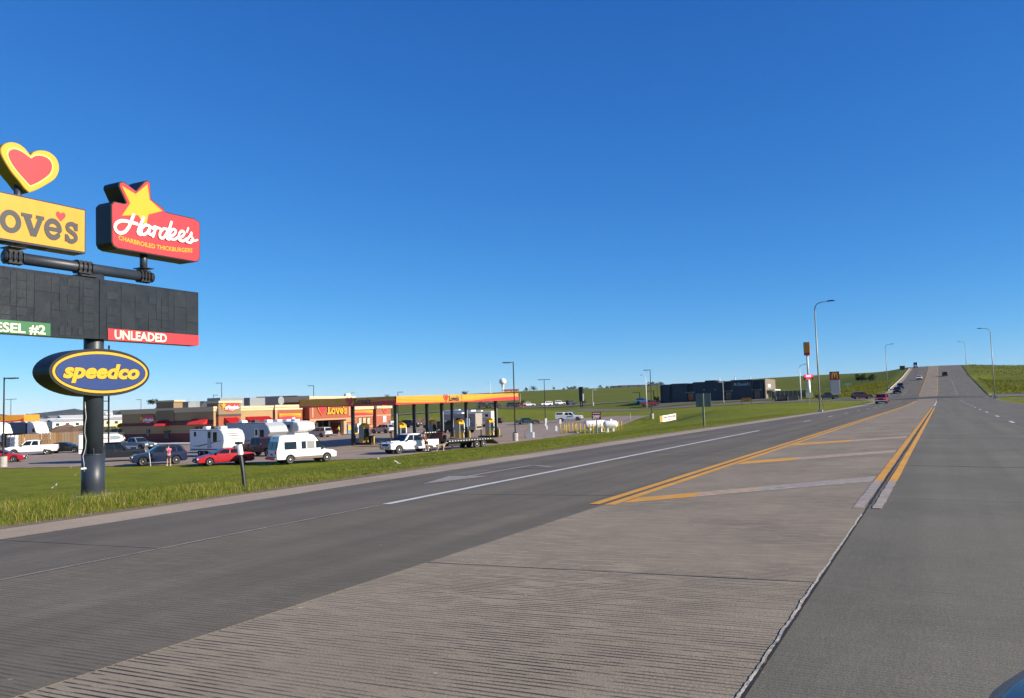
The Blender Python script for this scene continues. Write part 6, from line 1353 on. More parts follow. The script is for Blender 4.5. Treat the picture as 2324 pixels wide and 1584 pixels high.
# price sign behind the tanks
p = gp(1352, 118); t = box_thing('price_sign', 'maroon propane price sign reading 399 behind the white tanks', 'sign', p); cz0 = at_depth(1352, 952, 118).z - p.z; cz1 = at_depth(1352, 935, 118).z - p.z
a = R_(YAW - 6); c, s = math.cos(a), math.sin(a); u = Vector((c, s, 0)); n = Vector((s, -c, 0)); W2_ = .65
MB().box((0, 0, cz0/2), (.14, .14, cz0)).build('post', STEEL, t); q = MB(); q.slab([u*-W2_ + Vector((0, 0, cz0)), u*W2_ + Vector((0, 0, cz0)), u*W2_ + Vector((0, 0, cz1)), u*-W2_ + Vector((0, 0, cz1))], n, .10); q.build('panel', mat('maroon_panel', (.12, .012, .03), .5, var=.1), t, fix=True)
for txt, x0, x1, z0, hh in (('399', -.52, .36, .12, .48), ('9', .40, .54, .36, .22), ('PROPANE', -.5, .5, .80, .14)):
    vs, fs, w_ = text_geo(txt, .02); q = MB(); put(q, [(vs, fs)], lambda aa, b, cc: u*(x0 + aa/w_*(x1 - x0)) + n*.012 + Vector((0, 0, cz0 + z0 + b*hh))); q.build('price_lettering', W_, t, fix=True)
# propane tanks
def tank(label, p, hd, L, r):
    t = box_thing('propane_tank', label, 'tank', p, hd, 'white propane tanks'); prof = [(0, -L/2 - r*.8)] + [(r*math.sin(a), -L/2 - r*.8*math.cos(a)) for a in (.3, .6, .9, 1.2, 1.57)] + [(r*math.cos(a), L/2 + r*.8*math.sin(a)) for a in (0, .37, .67, .97, 1.27)] + [(0, L/2 + r*.8)]
    q = MB(); q.lathe(prof, (0, 0, 1.15), 22, 'Y'); q.build('vessel', W_, t, True, fix=True)
    for y in (-L*.32, L*.32): MB().box((0, y, .30), (.9*r*1.3, .22, .62)).build('saddle', W_, t)
    MB().box((0, 0, -.05), (2.2, L*1.25, .2)).build('pad', KERB, t); MB().cyl((0, 0, 1.15 + r*.9), (0, 0, 1.15 + r + .22), .24).build('valve_dome', W_, t); MB().cyl((.0, L*.3, 1.15 + r*.8), (0, L*.3, 1.15 + r + .15), .06).build('relief_valve', STEEL, t)
    return t
p = ground(1352, 981); tank('large white propane tank behind the yellow bollards', p, YAW - 82, 2.6, .62); p = gp(1383, 121); tank('smaller white propane tank at the right behind the larger one', p, YAW - 88, 1.3, .55)
Z6B = [(880, 1072, 925), (938, 1072, 918), (965, 1070, 922), (1000, 1052, 918), (1052, 1050, 908), (1095, 1066, 922), (1113, 1048, 905), (1166, 1045, 896), (1230, 1064, 924), (1305, 1062, 922), (1353, 1060, 922), (1411, 1055, 914), (1462, 1050, 908), (1517, 1043, 902), (1563, 1034, 873), (1620, 1026, 886), (1672, 1018, 880), (1690, 1014, 872), (1720, 1010, 876), (1765, 1005, 868)]
YB = mat('bollard_yellow', (.62, .42, .02), .45, var=.06)
bx_ = ['yellow bollard around the propane tanks, ' + w for w in ('leftmost one with a white sign above', 'second from the left end', 'third from the left end', 'short fourth from the left', 'standing back beside the sign gap', 'front one left of the tank pad', 'back one left of the tank pad', 'last back one before the tank', 'at the left end of the large tank', 'first in front of the tank belly', 'second in front of the tank belly', 'at the middle of the tank belly', 'before the right end of the large tank', 'between the two tanks', 'tall one before the smaller tank', 'sixth from the right end', 'fourth from the right end', 'third from the right end', 'second from the right end', 'rightmost one on the lawn')]
proto = None
for (zx, zb, zt), lb in zip(Z6B, bx_):
    px, py = Z6(zx, zb); p = ground(px, py)
    if proto is None:
        proto = thing('bollard', lb, 'bollard', p, 0, 'yellow bollards around the propane tanks'); q = MB(); q.lathe([(.085, -.1), (.085, 1.22), (.07, 1.30), (0, 1.33)], (0, 0, 0), 12); q.build('post', YB, proto, True); MB().cyl((0, 0, -.02), (0, 0, .03), .14).build('footing', CONC, proto)
    else: dup(proto, lb, p, 0)
p = ground(*Z6(880, 1068)); t = box_thing('notice_sign', 'small white notice on the post above the leftmost bollard', 'sign', p + Vector((-.1, .3, 0)), YAW); MB().box((0, 0, 1.0), (.05, .05, 2.0)).build('post', STEEL, t); MB().box((0, -.04, 1.75), (.30, .03, .65)).build('panel', W_, t)
p = ground(*Z6(445, 1130)); t = box_thing('air_pump', 'grey and white air and vacuum machine on a concrete block at the lawn edge', 'machine', p, YAW); MB().box((-.15, 0, .35), (.85, .7, .8)).build('block', STEEL, t); MB().box((.35, 0, .35), (.35, .7, .75)).build('white_block', W_, t); MB().box((-.1, 0, 1.3), (.34, .34, 1.1)).build('machine', mat('machine_grey', (.20, .25, .25), .5, var=.1), t); MB().box((.12, 0, 1.3), (.22, .36, 1.15)).build('side', W_, t)
q = MB(); q.tube([(-.3, -.1, 1.2), (-.75, -.15, .8), (-.85, -.2, .2), (-.5, -.3, .05)], .025); q.build('hose', mat('red_hose', (.25, .06, .05), .7, var=.1), t)
p = ground(*Z6(680, 1112)); t = box_thing('notice_sign', 'tall narrow white sign on a thin post left of the bollards', 'sign', p, YAW); MB().box((0, 0, 1.1), (.05, .05, 2.2)).build('post', STEEL, t); MB().box((-.08, -.04, 1.9), (.22, .03, 1.1)).build('panel', W_, t); MB().box((.06, -.05, 1.2), (.2, .1, .5)).build('meter', W_, t)
p = ground(*Z6(822, 1108)); t = box_thing('gas_meter', 'small white meter cabinet on short posts left of the bollards', 'meter', p, YAW)
for x in (-.1, .25): MB().box((x, 0, .4), (.05, .05, .8)).build('post', STEEL, t)
MB().box((0, -.03, 1.05), (.26, .2, .7)).build('cabinet', W_, t); MB().box((-.3, 0, .75), (.25, .2, .3)).build('valve', STEEL, t)
p = gp(1221, 172); t = box_thing('fire_hydrant', 'red fire hydrant in the verge right of the green sedan', 'hydrant', p); q = MB(); q.lathe([(.16, 0), (.14, .1), (.12, .15), (.12, .6), (.16, .63), (.13, .75), (0, .84)], (0, 0, 0), 12); q.build('barrel', REDS, t, True); MB().cyl((-.25, 0, .48), (.25, 0, .48), .07).build('outlets', REDS, t)
# black two-legged pylon on the hillside
p = gp(1319.5, 262); t = box_thing('dark_pylon_sign', 'tall narrow black sign on two legs standing in the field', 'sign', p, YAW + 60); z0, z1 = at_depth(1319, 911, 262).z - p.z, at_depth(1319, 878, 262).z - p.z
for y in (-.32, .32): MB().box((0, y, z0/2), (.25, .25, z0)).build('leg', BLACK, t)
MB().box((0, 0, (z0 + z1)/2), (1.0, 1.15, z1 - z0)).build('cabinet', BLACK, t); MB().box((0, -.62, (z0 + z1)/2 - 1.0), (.9, .06, (z1 - z0)*.5)).build('side_panel', STEEL, t)
# burger pole sign
p = gp(1837, 214); t = box_thing('pole_sign', 'tall pole sign with yellow arch box and red message board below', 'sign', p); A_ = lambda y: at_depth(1831, y, 214).z - p.z
q = MB(); q.cyl((0, 0, 0), (0, 0, A_(862)), .42, n=14); q.build('lower_pole', W_, t, True); MB().cyl((0, 0, A_(862)), (0, 0, A_(806)), .26, n=12).build('upper_pole', PALEP, t, True)
MB().box((0, 0, (A_(776) + A_(806))/2 + .35), (1.5, .95, A_(776) - A_(806) - .7)).build('arch_box', YEL, t)
q = MB(); q.prism([(-.72, A_(806)), (.72, A_(806)), (.75, A_(806) + .72), (-.75, A_(806) + .72)], lambda z: .46, .06); q.build('lower_box', REDS, t)
arch = [(-.42, -.9), (-.40, .2), (-.28, .9), (-.14, .95), (-.04, .2), (0, -.5), (.04, .2), (.14, .95), (.28, .9), (.40, .2), (.42, -.9)]
def arches(sc, mapf, par, m_=YEL2, w=.13): q = MB(); put(q, [stroke_geo([(x*sc, y*sc*.9) for x, y in arch], w*sc)], mapf, .004); return q.build('arches', m_, par, fix=True)
zc_ = (A_(776) + A_(806))/2
q = MB(); put(q, [stroke_geo([(x*1.0, y*1.3) for x, y in arch], .16)], lambda a, b, c: Vector((.757 + c, -a, zc_ + .3 + b)), .003); q.build('arches', REDS, t, fix=True)
w_a = R_(YAW - 3); MB().box((0, -.1, (A_(850) + A_(863))/2), (2.25, .5, A_(850) - A_(863)), w_a).build('message_board', BLACK, t)
u = Vector((math.cos(w_a), math.sin(w_a), 0)); n = Vector((u.y, -u.x, 0)); LED = mat('led_red', (.3, .01, .05), .4, var=.05, emit=(1, .02, .12, 1.6)); LEDP = mat('led_pink', (.5, .1, .3), .4, var=.05, emit=(1, .35, .8, 1.8)); LEDO = mat('led_orange', (.3, .05, .02), .4, var=.05, emit=(.9, .25, .1, .6))
H_ = A_(850) - A_(863); zz = A_(863); c0 = Vector((0, -.1, 0)) + n*.27
for nm, m_, x0, x1, z0, z1, e in (('led_panel', LED, -1.08, 1.08, .52, .96, 0), ('led_text', LEDP, -.65, .62, .60, .88, .012), ('led_text', LEDO, -.62, .55, .30, .42, 0), ('led_text', LEDO, -.85, .85, .10, .18, 0)):
    q = MB(); q.slab([c0 + n*e + u*x0 + Vector((0, 0, zz + H_*z0)), c0 + n*e + u*x1 + Vector((0, 0, zz + H_*z0)), c0 + n*e + u*x1 + Vector((0, 0, zz + H_*z1)), c0 + n*e + u*x0 + Vector((0, 0, zz + H_*z1))], n, .02); q.build(nm, m_, t, fix=True)
# monument with arches
p = gp(1896, 222); t = box_thing('monument_sign', 'grey monument sign with dark red cap showing golden arches', 'sign', p); zt_ = at_depth(1896, 843, 222).z - p.z; zs_ = at_depth(1896, 862, 222).z - p.z; wd = 18.5/PF*222*1.05; a = R_(YAW - 12); u = Vector((math.cos(a), math.sin(a), 0)); n = Vector((u.y, -u.x, 0))
MB().box((0, .2, zs_/2), (wd, .8, zs_), a).build('shaft', mat('monument_grey', (.20, .23, .26), .6, var=.06), t); MB().box((0, .2, (zs_ + zt_)/2), (wd*1.04, .84, zt_ - zs_), a).build('cap', mat('monument_red', (.13, .010, .010), .5, var=.08), t)
q = MB(); put(q, [stroke_geo([(x*1.55, y*.78) for x, y in arch], .17)], lambda aa, b, c: Vector((0, .2, 0)) + u*aa + n*(.43 + c) + Vector((0, 0, (zs_ + zt_)/2 + b)), .003); q.build('arches', YEL2, t, fix=True)
q = MB(); c = Vector((0, .2, 0)) + u*(wd/2 + .04); q.box((c.x, c.y, zs_/2), (.06, .7, zs_), a); q.build('side_strip', W_, t); MB().box((0, .2, .08), (wd*1.8, 1.8, .22), a).build('base', KERB, t)
# patio rail, bins and bushes near the restaurant
p = gp(1752, 225); p2 = gp(1830, 216); t = box_thing('patio_fence', 'dark slatted patio fence with pale posts right of the restaurant', 'fence', p); u = p2 - p; L = u.length; u.normalize(); n = Vector((u.y, -u.x, 0)).normalized(); FD = mat('dark_fence', (.045, .045, .05), .7, var=.2)
for k in range(9): c = p + u*(L*k/8); q = MB(); q.box((c.x, c.y, c.z + 1.1), (.12, .12, 2.4)); q.build('post', STEEL, t, world=True)
for j in range(6):
    q = MB(); q.slab([p + Vector((0, 0, .15 + j*.33)), p2 + Vector((0, 0, .15 + j*.33)), p2 + Vector((0, 0, .15 + j*.33 + .27)), p + Vector((0, 0, .15 + j*.33 + .27))], n, .05); q.build('slat', FD, t, world=True, fix=True)
for px, d, w, lb in ((1778, 205, 4.0, 'long dark bin standing before the patio fence'), (1798, 203, 2.6, 'short dark bin right of the long one')):
    p = gp(px, d); t = box_thing('bin', lb, 'bin', p, YAW); MB().box((0, 0, .6), (w, 1.2, 1.1)).build('body', BLACK, t); MB().box((0, 0, 1.2), (w + .1, 1.3, .1)).build('lid', TRIM, t)
    for s in (-1, 1): MB().box((s*w*.5, -.62, .6), (.08, .06, 1.2)).build('edge_rail', STEEL, t)
for px, py, w, lb in ((1843, 903, 1.5, 'small grey back of a sign board left of the nearest street lamp'),):
    p = gp(px - 6, 150); t = box_thing('road_sign', lb, 'road sign', p, YAW); MB().box((0, 0, .75), (.07, .07, 1.5)).build('post', GALV, t); MB().box((0, -.05, 1.95), (1.3, .03, .95)).build('sign_panel', mat('sign_back_grey', (.15, .19, .17), .55), t)
for i, (px, y0, y1) in enumerate(((1843, 907, 920), (1812, 895, 905))): pass
p = ground(1870, 925); t = box_thing('stake', 'leaning dark stake in the lawn right of the nearest street lamp', 'stake', p); q = MB(); q.tube([(0, 0, -.1), Vector((-.889, -.457, 0))*.35 + Vector((0, 0, 1.35))], .05, 6); q.build('post', BLACK, t)
p = gp(1926, 260); t = box_thing('street_sign', 'small green street name sign at the weedy slope', 'street sign', p, YAW); MB().box((0, 0, .8), (.08, .08, 1.6)).build('post', GALV, t); MB().box((0, -.05, 1.9), (2.0, .04, .55)).build('sign_panel', GREENS, t)
p = gp(2052, 345); t = box_thing('crest_sign', 'dark backed sign board beside the climbing highway', 'road sign', p, YAW - 20); MB().box((0, 0, .8), (.12, .12, 1.8)).build('post', GALV, t); MB().box((0, 0, 2.5), (2.0, .08, 1.7)).build('sign_panel', mat('dark_sign', (.06, .08, .04), .6, var=.2), t); MB().box((1.0, -.02, 2.5), (.08, .1, 1.8)).build('edge', W_, t)
# left fuel canopy
p = gp(20, 168); t = box_thing('truck_canopy', 'second yellow fuel canopy at the left edge of the forecourt', 'canopy', p); A_ = lambda y: at_depth(20, y, 168).z - p.z; a = R_(YAW + 2); u = Vector((math.cos(a), math.sin(a), 0)); n = Vector((u.y, -u.x, 0)); rr = 26/PF*168*1.0; z0, z1 = A_(957.5), A_(942)
c = Vector((-2.6, 0, 0)); q = MB(); q.slab([c + u*-6.0 + Vector((0, 0, z0)), c + u*(rr + 2.3) + Vector((0, 0, z0)), c + u*(rr + 2.3) + Vector((0, 0, z1)), c + u*-6.0 + Vector((0, 0, z1))], n, 6); fo = q.build('fascia', YEL, t, fix=True)
q = MB(); q.slab([c + n*.02 + u*-6 + Vector((0, 0, z0)), c + n*.02 + u*(rr + 2.3) + Vector((0, 0, z0)), c + n*.02 + u*(rr + 2.3) + Vector((0, 0, z0 + .75))] + [c + n*.02 + u*(-6 + (rr + 8.3)*t_) + Vector((0, 0, z0 + .12 + .5*max(0, t_ - .5))) for t_ in (.9, .7, .5, .3, 0)], n, .015); q.build('red_wave', REDS, fo, fix=True)
q = MB(); s_ = .40; put(q, LG, lambda aa, b, cc: c + u*(rr*.5 - 2.75 + aa*s_*1.15 - 1.0) + n*(.05 + cc) + Vector((0, 0, z0 + .52 + b*s_)), .003); q.build('logo_lettering', DKGREY, fo, fix=True)
cc = c + u*(rr + 1.6) - n*1.0; MB().box((cc.x, cc.y, z0/2), (.4, .4, z0)).build('post', W_, t); cc = c - u*3 - n*1; MB().box((cc.x, cc.y, z0/2), (.4, .4, z0)).build('post', W_, t)

# ------------------------------------------------------------------ wooden fence, drums, earth bank
WOOD = [mat('fence_board_%s' % n_, c_, .85, var=.15, vscale=3, stretch=(8, 8, 1)) for n_, c_ in (('honey', (.36, .22, .10)), ('brown', (.26, .155, .075)), ('grey', (.27, .20, .13)))]
a0, a1 = on_z(42, 1015, G0), on_z(258, 1007, G0); t = thing('wooden_fence', 'long weathered wooden board fence behind the white pickup', 'fence', a0); u = a1 - a0; L = u.length; u.normalize(); n = Vector((u.y, -u.x, 0)); rw = random.Random(3)
N = int(L/.42)
for i in range(N):
    h = 2.05 + rw.uniform(-.05, .05) + .25*i/N; o = rw.choice((0, .03)); q = MB(); c = a0 + u*(i*.42 + .2); q.slab([c - u*.185 + n*o, c + u*.185 + n*o, c + u*.185 + n*o + Vector((0, 0, h)), c - u*.185 + n*o + Vector((0, 0, h))], n, .03); q.build('plank', WOOD[0 if i < N*.2 else rw.choice((1, 1, 2, 0))], t, world=True, fix=True)
for z in (.5, 1.6): q = MB(); q.slab([a0 - n*.05 + Vector((0, 0, z)), a1 - n*.05 + Vector((0, 0, z)), a1 - n*.05 + Vector((0, 0, z + .1)), a0 - n*.05 + Vector((0, 0, z + .1))], n, .08); q.build('rail', WOOD[1], t, world=True, fix=True)
DR = mat('drum_tan', (.45, .37, .30), .5, var=.12)
for i, (px, m_) in enumerate(((19, DR), (28, W_), (36.5, W_))):
    p = on_z(px, 1016, G0); t = thing('drum_stack', ('tan stacked drums at the left end of the fence', 'white stacked drums next to the tan ones', 'white stacked drums touching the fence end')[i], 'drums', p, 0, 'stacked drums by the fence')
    for k in range(3): q = MB(); z = .02 + k*.66; q.lathe([(.28, z), (.30, z + .02), (.30, z + .30), (.31, z + .32), (.30, z + .34), (.30, z + .62), (.28, z + .64)], (0, 0, 0), 14); q.build('drum', m_, t, True)
p = on_z(24, 1015, G0) + Vector((-1.0, 1.0, 0)); t = thing('drum_rack', 'dark rack behind the stacked drums', 'rack', p, R_(YAW)); MB().box((0, 0, 1.1), (3.4, .1, 2.3)).build('back_panel', BLACK, t)
for x in (-1.7, -.55, .55, 1.7): MB().box((x, -.15, 1.1), (.1, .3, 2.3)).build('upright', BLACK, t)
def mound(name, label, px0, px1, d, h, m_, w=14, n=26):
    A, B = gp(px0, d), gp(px1, d); u = (B - A); L = u.length; u.normalize(); q_ = Vector((-u.y, u.x, 0)); X = []; vs = []
    for i in range(n + 1):
        for j in range(7):
            f = j/6; e = math.sin(math.pi*f)**.8*min(1, 4*min(i, n - i)/n + .05)*h*(.8 + .35*mnoise.noise(Vector((i*.4, j*.7, px0)))); c = A + u*(L*i/n) + q_*(w*(f - .5)); vs.append((c.x, c.y, gz(c.x, c.y) - .2 + e))
    o = MB().add(vs, [(i*7 + j, (i + 1)*7 + j, (i + 1)*7 + j + 1, i*7 + j + 1) for i in range(n) for j in range(6)]).build(name, m_, None, True, fix=True); return tag(o, label, kind='structure')
mound('earth_bank', 'brown bare earth bank behind the wooden fence', 95, 262, 185, 3.6, DIRT); mound('earth_bank', 'low red brown heap of soil behind the fuel pumps', 905, 1000, 200, 1.6, DIRT, 8); mound('field_edge', 'brown bare strip at the right edge beyond the cross street', 2290, 2380, 150, .35, DIRT, 12)
p0, p1 = gp(232, 150), gp(306, 146); t = thing('screen_fence', 'black mesh screen fence left of the restaurant end wall', 'fence', p0); u = p1 - p0; n = Vector((u.y, -u.x, 0)).normalized(); q = MB(); q.slab([p0, p1, p1 + Vector((0, 0, 2.5)), p0 + Vector((0, 0, 2.2))], n, .05); q.build('screen', BLACK, t, world=True, fix=True)
for k in range(5): c = p0 + u*(k/4); q = MB(); q.box((c.x, c.y, c.z + 1.25), (.08, .08, 2.5)); q.build('post', STEEL, t, world=True)
# ------------------------------------------------------------------ far buildings
def shade_of(c): return tuple(c)
HM = {}
def hmat(kind, c, r=.75): 
    if kind not in HM: HM[kind] = mat(kind, c, r, var=.06, vscale=.5)
    return HM[kind]
WALLS = [hmat('white_siding', (.72, .70, .66)), hmat('cream_siding', (.62, .54, .40)), hmat('pale_pink_siding', (.60, .48, .42)), hmat('pale_grey_siding', (.48, .48, .47)), hmat('pale_blue_siding', (.40, .46, .50))]
ROOFS = [hmat('white_metal_roof', (.70, .70, .68), .5), hmat('grey_shingle_roof', (.16, .16, .17)), hmat('brown_shingle_roof', (.16, .11, .085)), hmat('dark_shingle_roof', (.06, .06, .07)), hmat('light_grey_roof', (.40, .41, .42))]
WIN = mat('far_window_dark', (.03, .035, .045), .2, var=.2)
def house(name, label, p, hd, L, W, H, rh, wm, rm, nwin=3, group=None, chimney=False, cat='house'):
    t = thing(name, label, cat, p, R_(hd), group); MB().box((0, 0, H/2 - .3), (L, W, H + .6)).build('wall', wm, t)
    o = .35; q = MB(); P = [(-W/2 - o, H - .1), (W/2 + o, H - .1), (0, H + rh)]
    vs = [(x, y, z) for x in (-L/2 - o, L/2 + o) for y, z in P]; q.add(vs, [(0, 2, 1), (3, 4, 5), (0, 1, 4, 3), (1, 2, 5, 4), (2, 0, 3, 5)]); rf = q.build('roof', rm, t, fix=True)
    if chimney: MB().box((L*.2, W*.12, H + rh), (.8, .8, 1.2)).build('chimney', hmat('brick_chimney', (.25, .11, .08)), rf)
    for s in (-1, 1):
        for i in range(nwin): w = MB().box((-L/2 + L*(i + .5)/nwin, s*(W/2 + .02), H*.55), (min(1.3, L/nwin*.5), .05, H*.38)).build('window', WIN, t)
    MB().box((L/2 + .02, 0, 1.0), (.05, .95, 2.0)).build('door', hmat('plain_door', (.30, .26, .22)), t)
    return t
# the low town to the left: (picture column, distance, L, W, H, wall, roof, heading offset, label)
T = [(48, 520, 26, 6, 3.0, 0, 0, 0, 'white long mobile home behind the red trailer roof'), (100, 430, 14, 5, 2.8, 0, 4, 8, 'white mobile home with pale roof above the semi truck cab'), (122, 560, 12, 7, 3.6, 1, 1, 30, 'cream cottage beyond the dark trees'),
     (142, 400, 13, 5, 2.8, 0, 0, -6, 'white mobile home above the earth bank left part'), (164, 520, 16, 6, 3.2, 0, 4, 6, 'white house with grey roof left of the sign column'), (178, 360, 18, 5, 2.8, 4, 0, 4, 'pale blue mobile home touching the sign column on its left'),
     (186, 640, 12, 8, 4.0, 0, 1, 20, 'white gabled house behind the sign column edge'), (246, 420, 15, 5, 2.9, 0, 0, 3, 'white mobile home just right of the ladder'), (268, 350, 13, 5, 2.8, 1, 4, -5, 'cream mobile home above the screen fence'), (290, 360, 12, 5, 2.8, 2, 4, 6, 'pale pink mobile home near the restaurant corner'),
     (262, 500, 17, 5, 2.9, 0, 0, 2, 'long white mobile home in the second row right of the ladder'), (288, 520, 16, 5, 2.8, 0, 0, 0, 'long white mobile home in the second row by the restaurant'), (284, 640, 14, 9, 4.6, 0, 3, 35, 'white house with dark hip roof left of the restaurant'), (303, 600, 12, 9, 4.4, 1, 2, -20, 'beige house with brown roof beside the restaurant wall'),
     (12, 610, 15, 6, 3.0, 0, 0, 10, 'white mobile home above the left fuel canopy'), (78, 620, 13, 6, 3.0, 2, 1, -15, 'pinkish cottage far behind the semi truck'), (110, 330, 12, 5, 2.7, 3, 4, 10, 'grey mobile home at the top of the earth bank'), (158, 330, 15, 5, 2.7, 0, 4, 2, 'white mobile home right above the earth bank')]
for px, d, L, W, H, w, r, ho, lb in T: house('mobile_home' if 'mobile' in lb else 'house', lb, gp(px, d), 78 + ho, L, W, H, .8 if 'mobile' in lb else 2.0, WALLS[w], ROOFS[r], 4, 'town houses left of the shop')
def shed(label, px, d, Lpx, y0, y1, wm, rm, posts=0, name='warehouse'):
    p = gp(px, d); zt = at_depth(px, y1, d).z; L = Lpx/PF*d; t = thing(name, label, 'building', p, R_(YAW + (28 if 'beige' in label else 0))); H = zt - p.z
    MB().box((0, 8, H/2 - 1), (L, 18, H + 2)).build('wall', wm, t); MB().box((0, 8, H + .15), (L + .6, 18.6, .3)).build('roof', rm, t)
    for i in range(posts): MB().box((-L/2 + L*(i + .5)/posts, -1.2, H*.5), (1.0, 1.0, H)).build('pilaster', W_, t)
    for i in range(5): MB().box((-L/2 + L*(i + .5)/5, -1.05, H*.35), (L*.07, .08, H*.4)).build('door', hmat('plain_door', (.30, .26, .22)), t)
    return t
shed('long low beige warehouse across the plain on the left', 113, 700, 98, 963, 950, hmat('beige_wall', (.62, .40, .22)), hmat('beige_roof', (.55, .42, .28)))
shed('large grey flat roofed store far behind the restaurant', 305, 800, 96, 946, 931, hmat('grey_box_wall', (.17, .17, .17)), ROOFS[3]); shed('white commercial building with pilasters below the grey store', 284, 660, 46, 950, 940.5, WALLS[3], ROOFS[0], 3); shed('small white shop beyond the ladder', 232, 1000, 18, 947, 938, WALLS[0], ROOFS[0])
p = gp(283, 300); t = thing('play_slide', 'bright yellow arched tent standing above the screen fence', 'tent', p, R_(YAW)); vs = []; 
for i in range(13):
    a = math.pi*i/12
    for y in (-2.2, 2.2): vs.append((2.1*math.cos(a), y, .2 + 1.5*math.sin(a)))
MB().add(vs, [(2*i, 2*i + 1, 2*i + 3, 2*i + 2) for i in range(12)]).build('canopy', YEL2, t)
for x in (-2.0, 2.0):
    for y in (-2.1, 2.1): MB().cyl((x, y, -.2), (x, y, .4), .06).build('leg', STEEL, t)
# dark roofed houses right behind the shop
for px, d, L, H, rh, w, r, lb in ((628, 330, 17, 5.2, 4.0, 3, 3, 'large dark roofed house behind the cream wall of the restaurant'), (664, 340, 14, 5.5, 4.2, 3, 1, 'grey gabled house behind the brick link of the shop'), (603, 360, 11, 5.0, 3.2, 4, 3, 'smaller dark roofed house behind the roof units'), (440, 420, 12, 5.0, 3.2, 0, 3, 'white house peeking over the shaded restaurant roof'), (392, 420, 13, 4.6, 2.8, 0, 1, 'pale house beside the shaded restaurant parapet'), (466, 430, 10, 4.4, 2.8, 1, 2, 'cream house left of the entrance tower roof')):
    p = gp(px, d); top = {628: 899, 664: 899, 603: 903, 440: 911, 392: 914, 466: 911}[px]; p.z = at_depth(px, top, d).z - H - rh; house('house', lb, p, YAW + (20 if px % 2 else -12), L, 10, H, rh, WALLS[w], ROOFS[r], 3, 'houses behind the shop')
# houses along the ridge
RG = [(1440, 905, 879.5, 'low dark roofed house on the ridge, first from the left'), (1468, 900, 879, 'long dark roofed house on the ridge behind the gantry lamps'), (1420, 930, 880, 'small dark house on the ridge left of the long ones'), (1485, 880, 877, 'dark house with red brown wall at the right end of the ridge row'), (1398, 940, 881, 'tiny dark house on the ridge beside the round trees')]
for px, d, yb_, lb in RG:
    p = at_depth(px, yb_ + 3.5, d); house('house', lb, p, YAW + 5, 17 if 'long' in lb else 12, 8, 2.2, 2.4, WALLS[3 if 'brown' not in lb else 2], ROOFS[3], 3, 'houses on the ridge')
p = at_depth(1160, 890, 990); house('house', 'low red roofed barn on the ridge right of the water tower', p, YAW, 18, 8, 2.0, 1.6, WALLS[2], hmat('red_roof', (.35, .07, .05)), 3, 'houses on the ridge')
# water towers
p = gp(1142, 1500); t = thing('water_tower', 'white ball shaped water tower on a slim stem above the canopy end', 'water tower', p); A_ = lambda y: at_depth(1142, y, 1500).z - p.z
zb, zt = A_(874), A_(857); r = (zt - zb)/2*.95; zc = (zb + zt)/2; q = MB(); q.lathe([(2.0, zb - 3.5), (2.6, zb - 1.5)] + [(r*math.cos(a), zc + r*.93*math.sin(a)) for a in np.linspace(-1.2, 1.5, 12)] + [(0, zt)], (0, 0, 0), 24); q.build('tank', W_, t, True); q = MB(); q.cyl((0, 0, -5), (0, 0, zb - 3), 2.6, 1.9, 16); q.build('stem', W_, t, True); q = MB(); q.lathe([(4, -6), (3.4, 0), (2.4, 6)], (0, 0, 0), 16); q.build('base_flare', W_, t, True)
p = gp(788, 700); t = thing('water_tank', 'flat white water tank peeking over the shop tower roof', 'water tower', p); A_ = lambda y: at_depth(788, y, 700).z - p.z; zt, zb = A_(892), A_(903); q = MB(); q.lathe([(2.8, zb - 6), (2.9, zb), (2.6, zt - 1), (1.6, zt - .2), (0, zt)], (0, 0, 0), 20); q.build('tank', W_, t, True); q = MB(); q.lathe([(3.0, zb - 6.6), (3.0, zb - 6)], (0, 0, 0), 20); q.build('red_band', REDS, t); MB().cyl((0, 0, -2), (0, 0, zb - 6), 1.2, n=10).build('stem', W_, t)
p = gp(677, 500); t = thing('radio_mast', 'thin lattice radio mast behind the shop roof', 'mast', p); zt = at_depth(677, 897, 500).z - p.z
for a in range(3): MB().cyl((.5*math.cos(a*2.1), .5*math.sin(a*2.1), 0), (.12*math.cos(a*2.1), .12*math.sin(a*2.1), zt), .09, n=5).build('mast_leg', STEEL, t)

# ------------------------------------------------------------------ trees
LEAFM = tint_mat('tree_leaf', .8, .3); BARK = mat('tree_bark', (.10, .07, .05), .9, var=.3, vscale=4)
def leaf_mesh(name, cent, rad, n, size, base, parent, seed=0, cone=False):
    rs = np.random.RandomState(seed); k = len(cent); idx = rs.randint(0, k, n); c = np.array(cent)[idx]; r = np.array(rad)[idx][:, None]
    v = rs.normal(size=(n, 3)); v /= np.linalg.norm(v, axis=1)[:, None]; v *= (rs.rand(n, 1)**.45); P = c + v*r*np.array([1, 1, .85])
    a = rs.normal(size=(n, 3)); a /= np.linalg.norm(a, axis=1)[:, None]; b = np.cross(a, rs.normal(size=(n, 3))); b /= np.linalg.norm(b, axis=1)[:, None]; s = size*rs.uniform(.6, 1.3, (n, 1))
    V = np.stack([P - a*s, P - b*s*.6, P + a*s, P + b*s*.6], 1).reshape(-1, 3); F = np.arange(4*n).reshape(-1, 4); o = np_mesh(name, V, F, LEAFM, parent)
    t = rs.uniform(.6, 1.35, (n, 1))*np.array(base); at = o.data.color_attributes.new('tint', 'FLOAT_COLOR', 'POINT'); at.data.foreach_set('color', np.concatenate([np.repeat(t, 4, 0), np.ones((4*n, 1))], 1).astype(np.float32).ravel()); return o
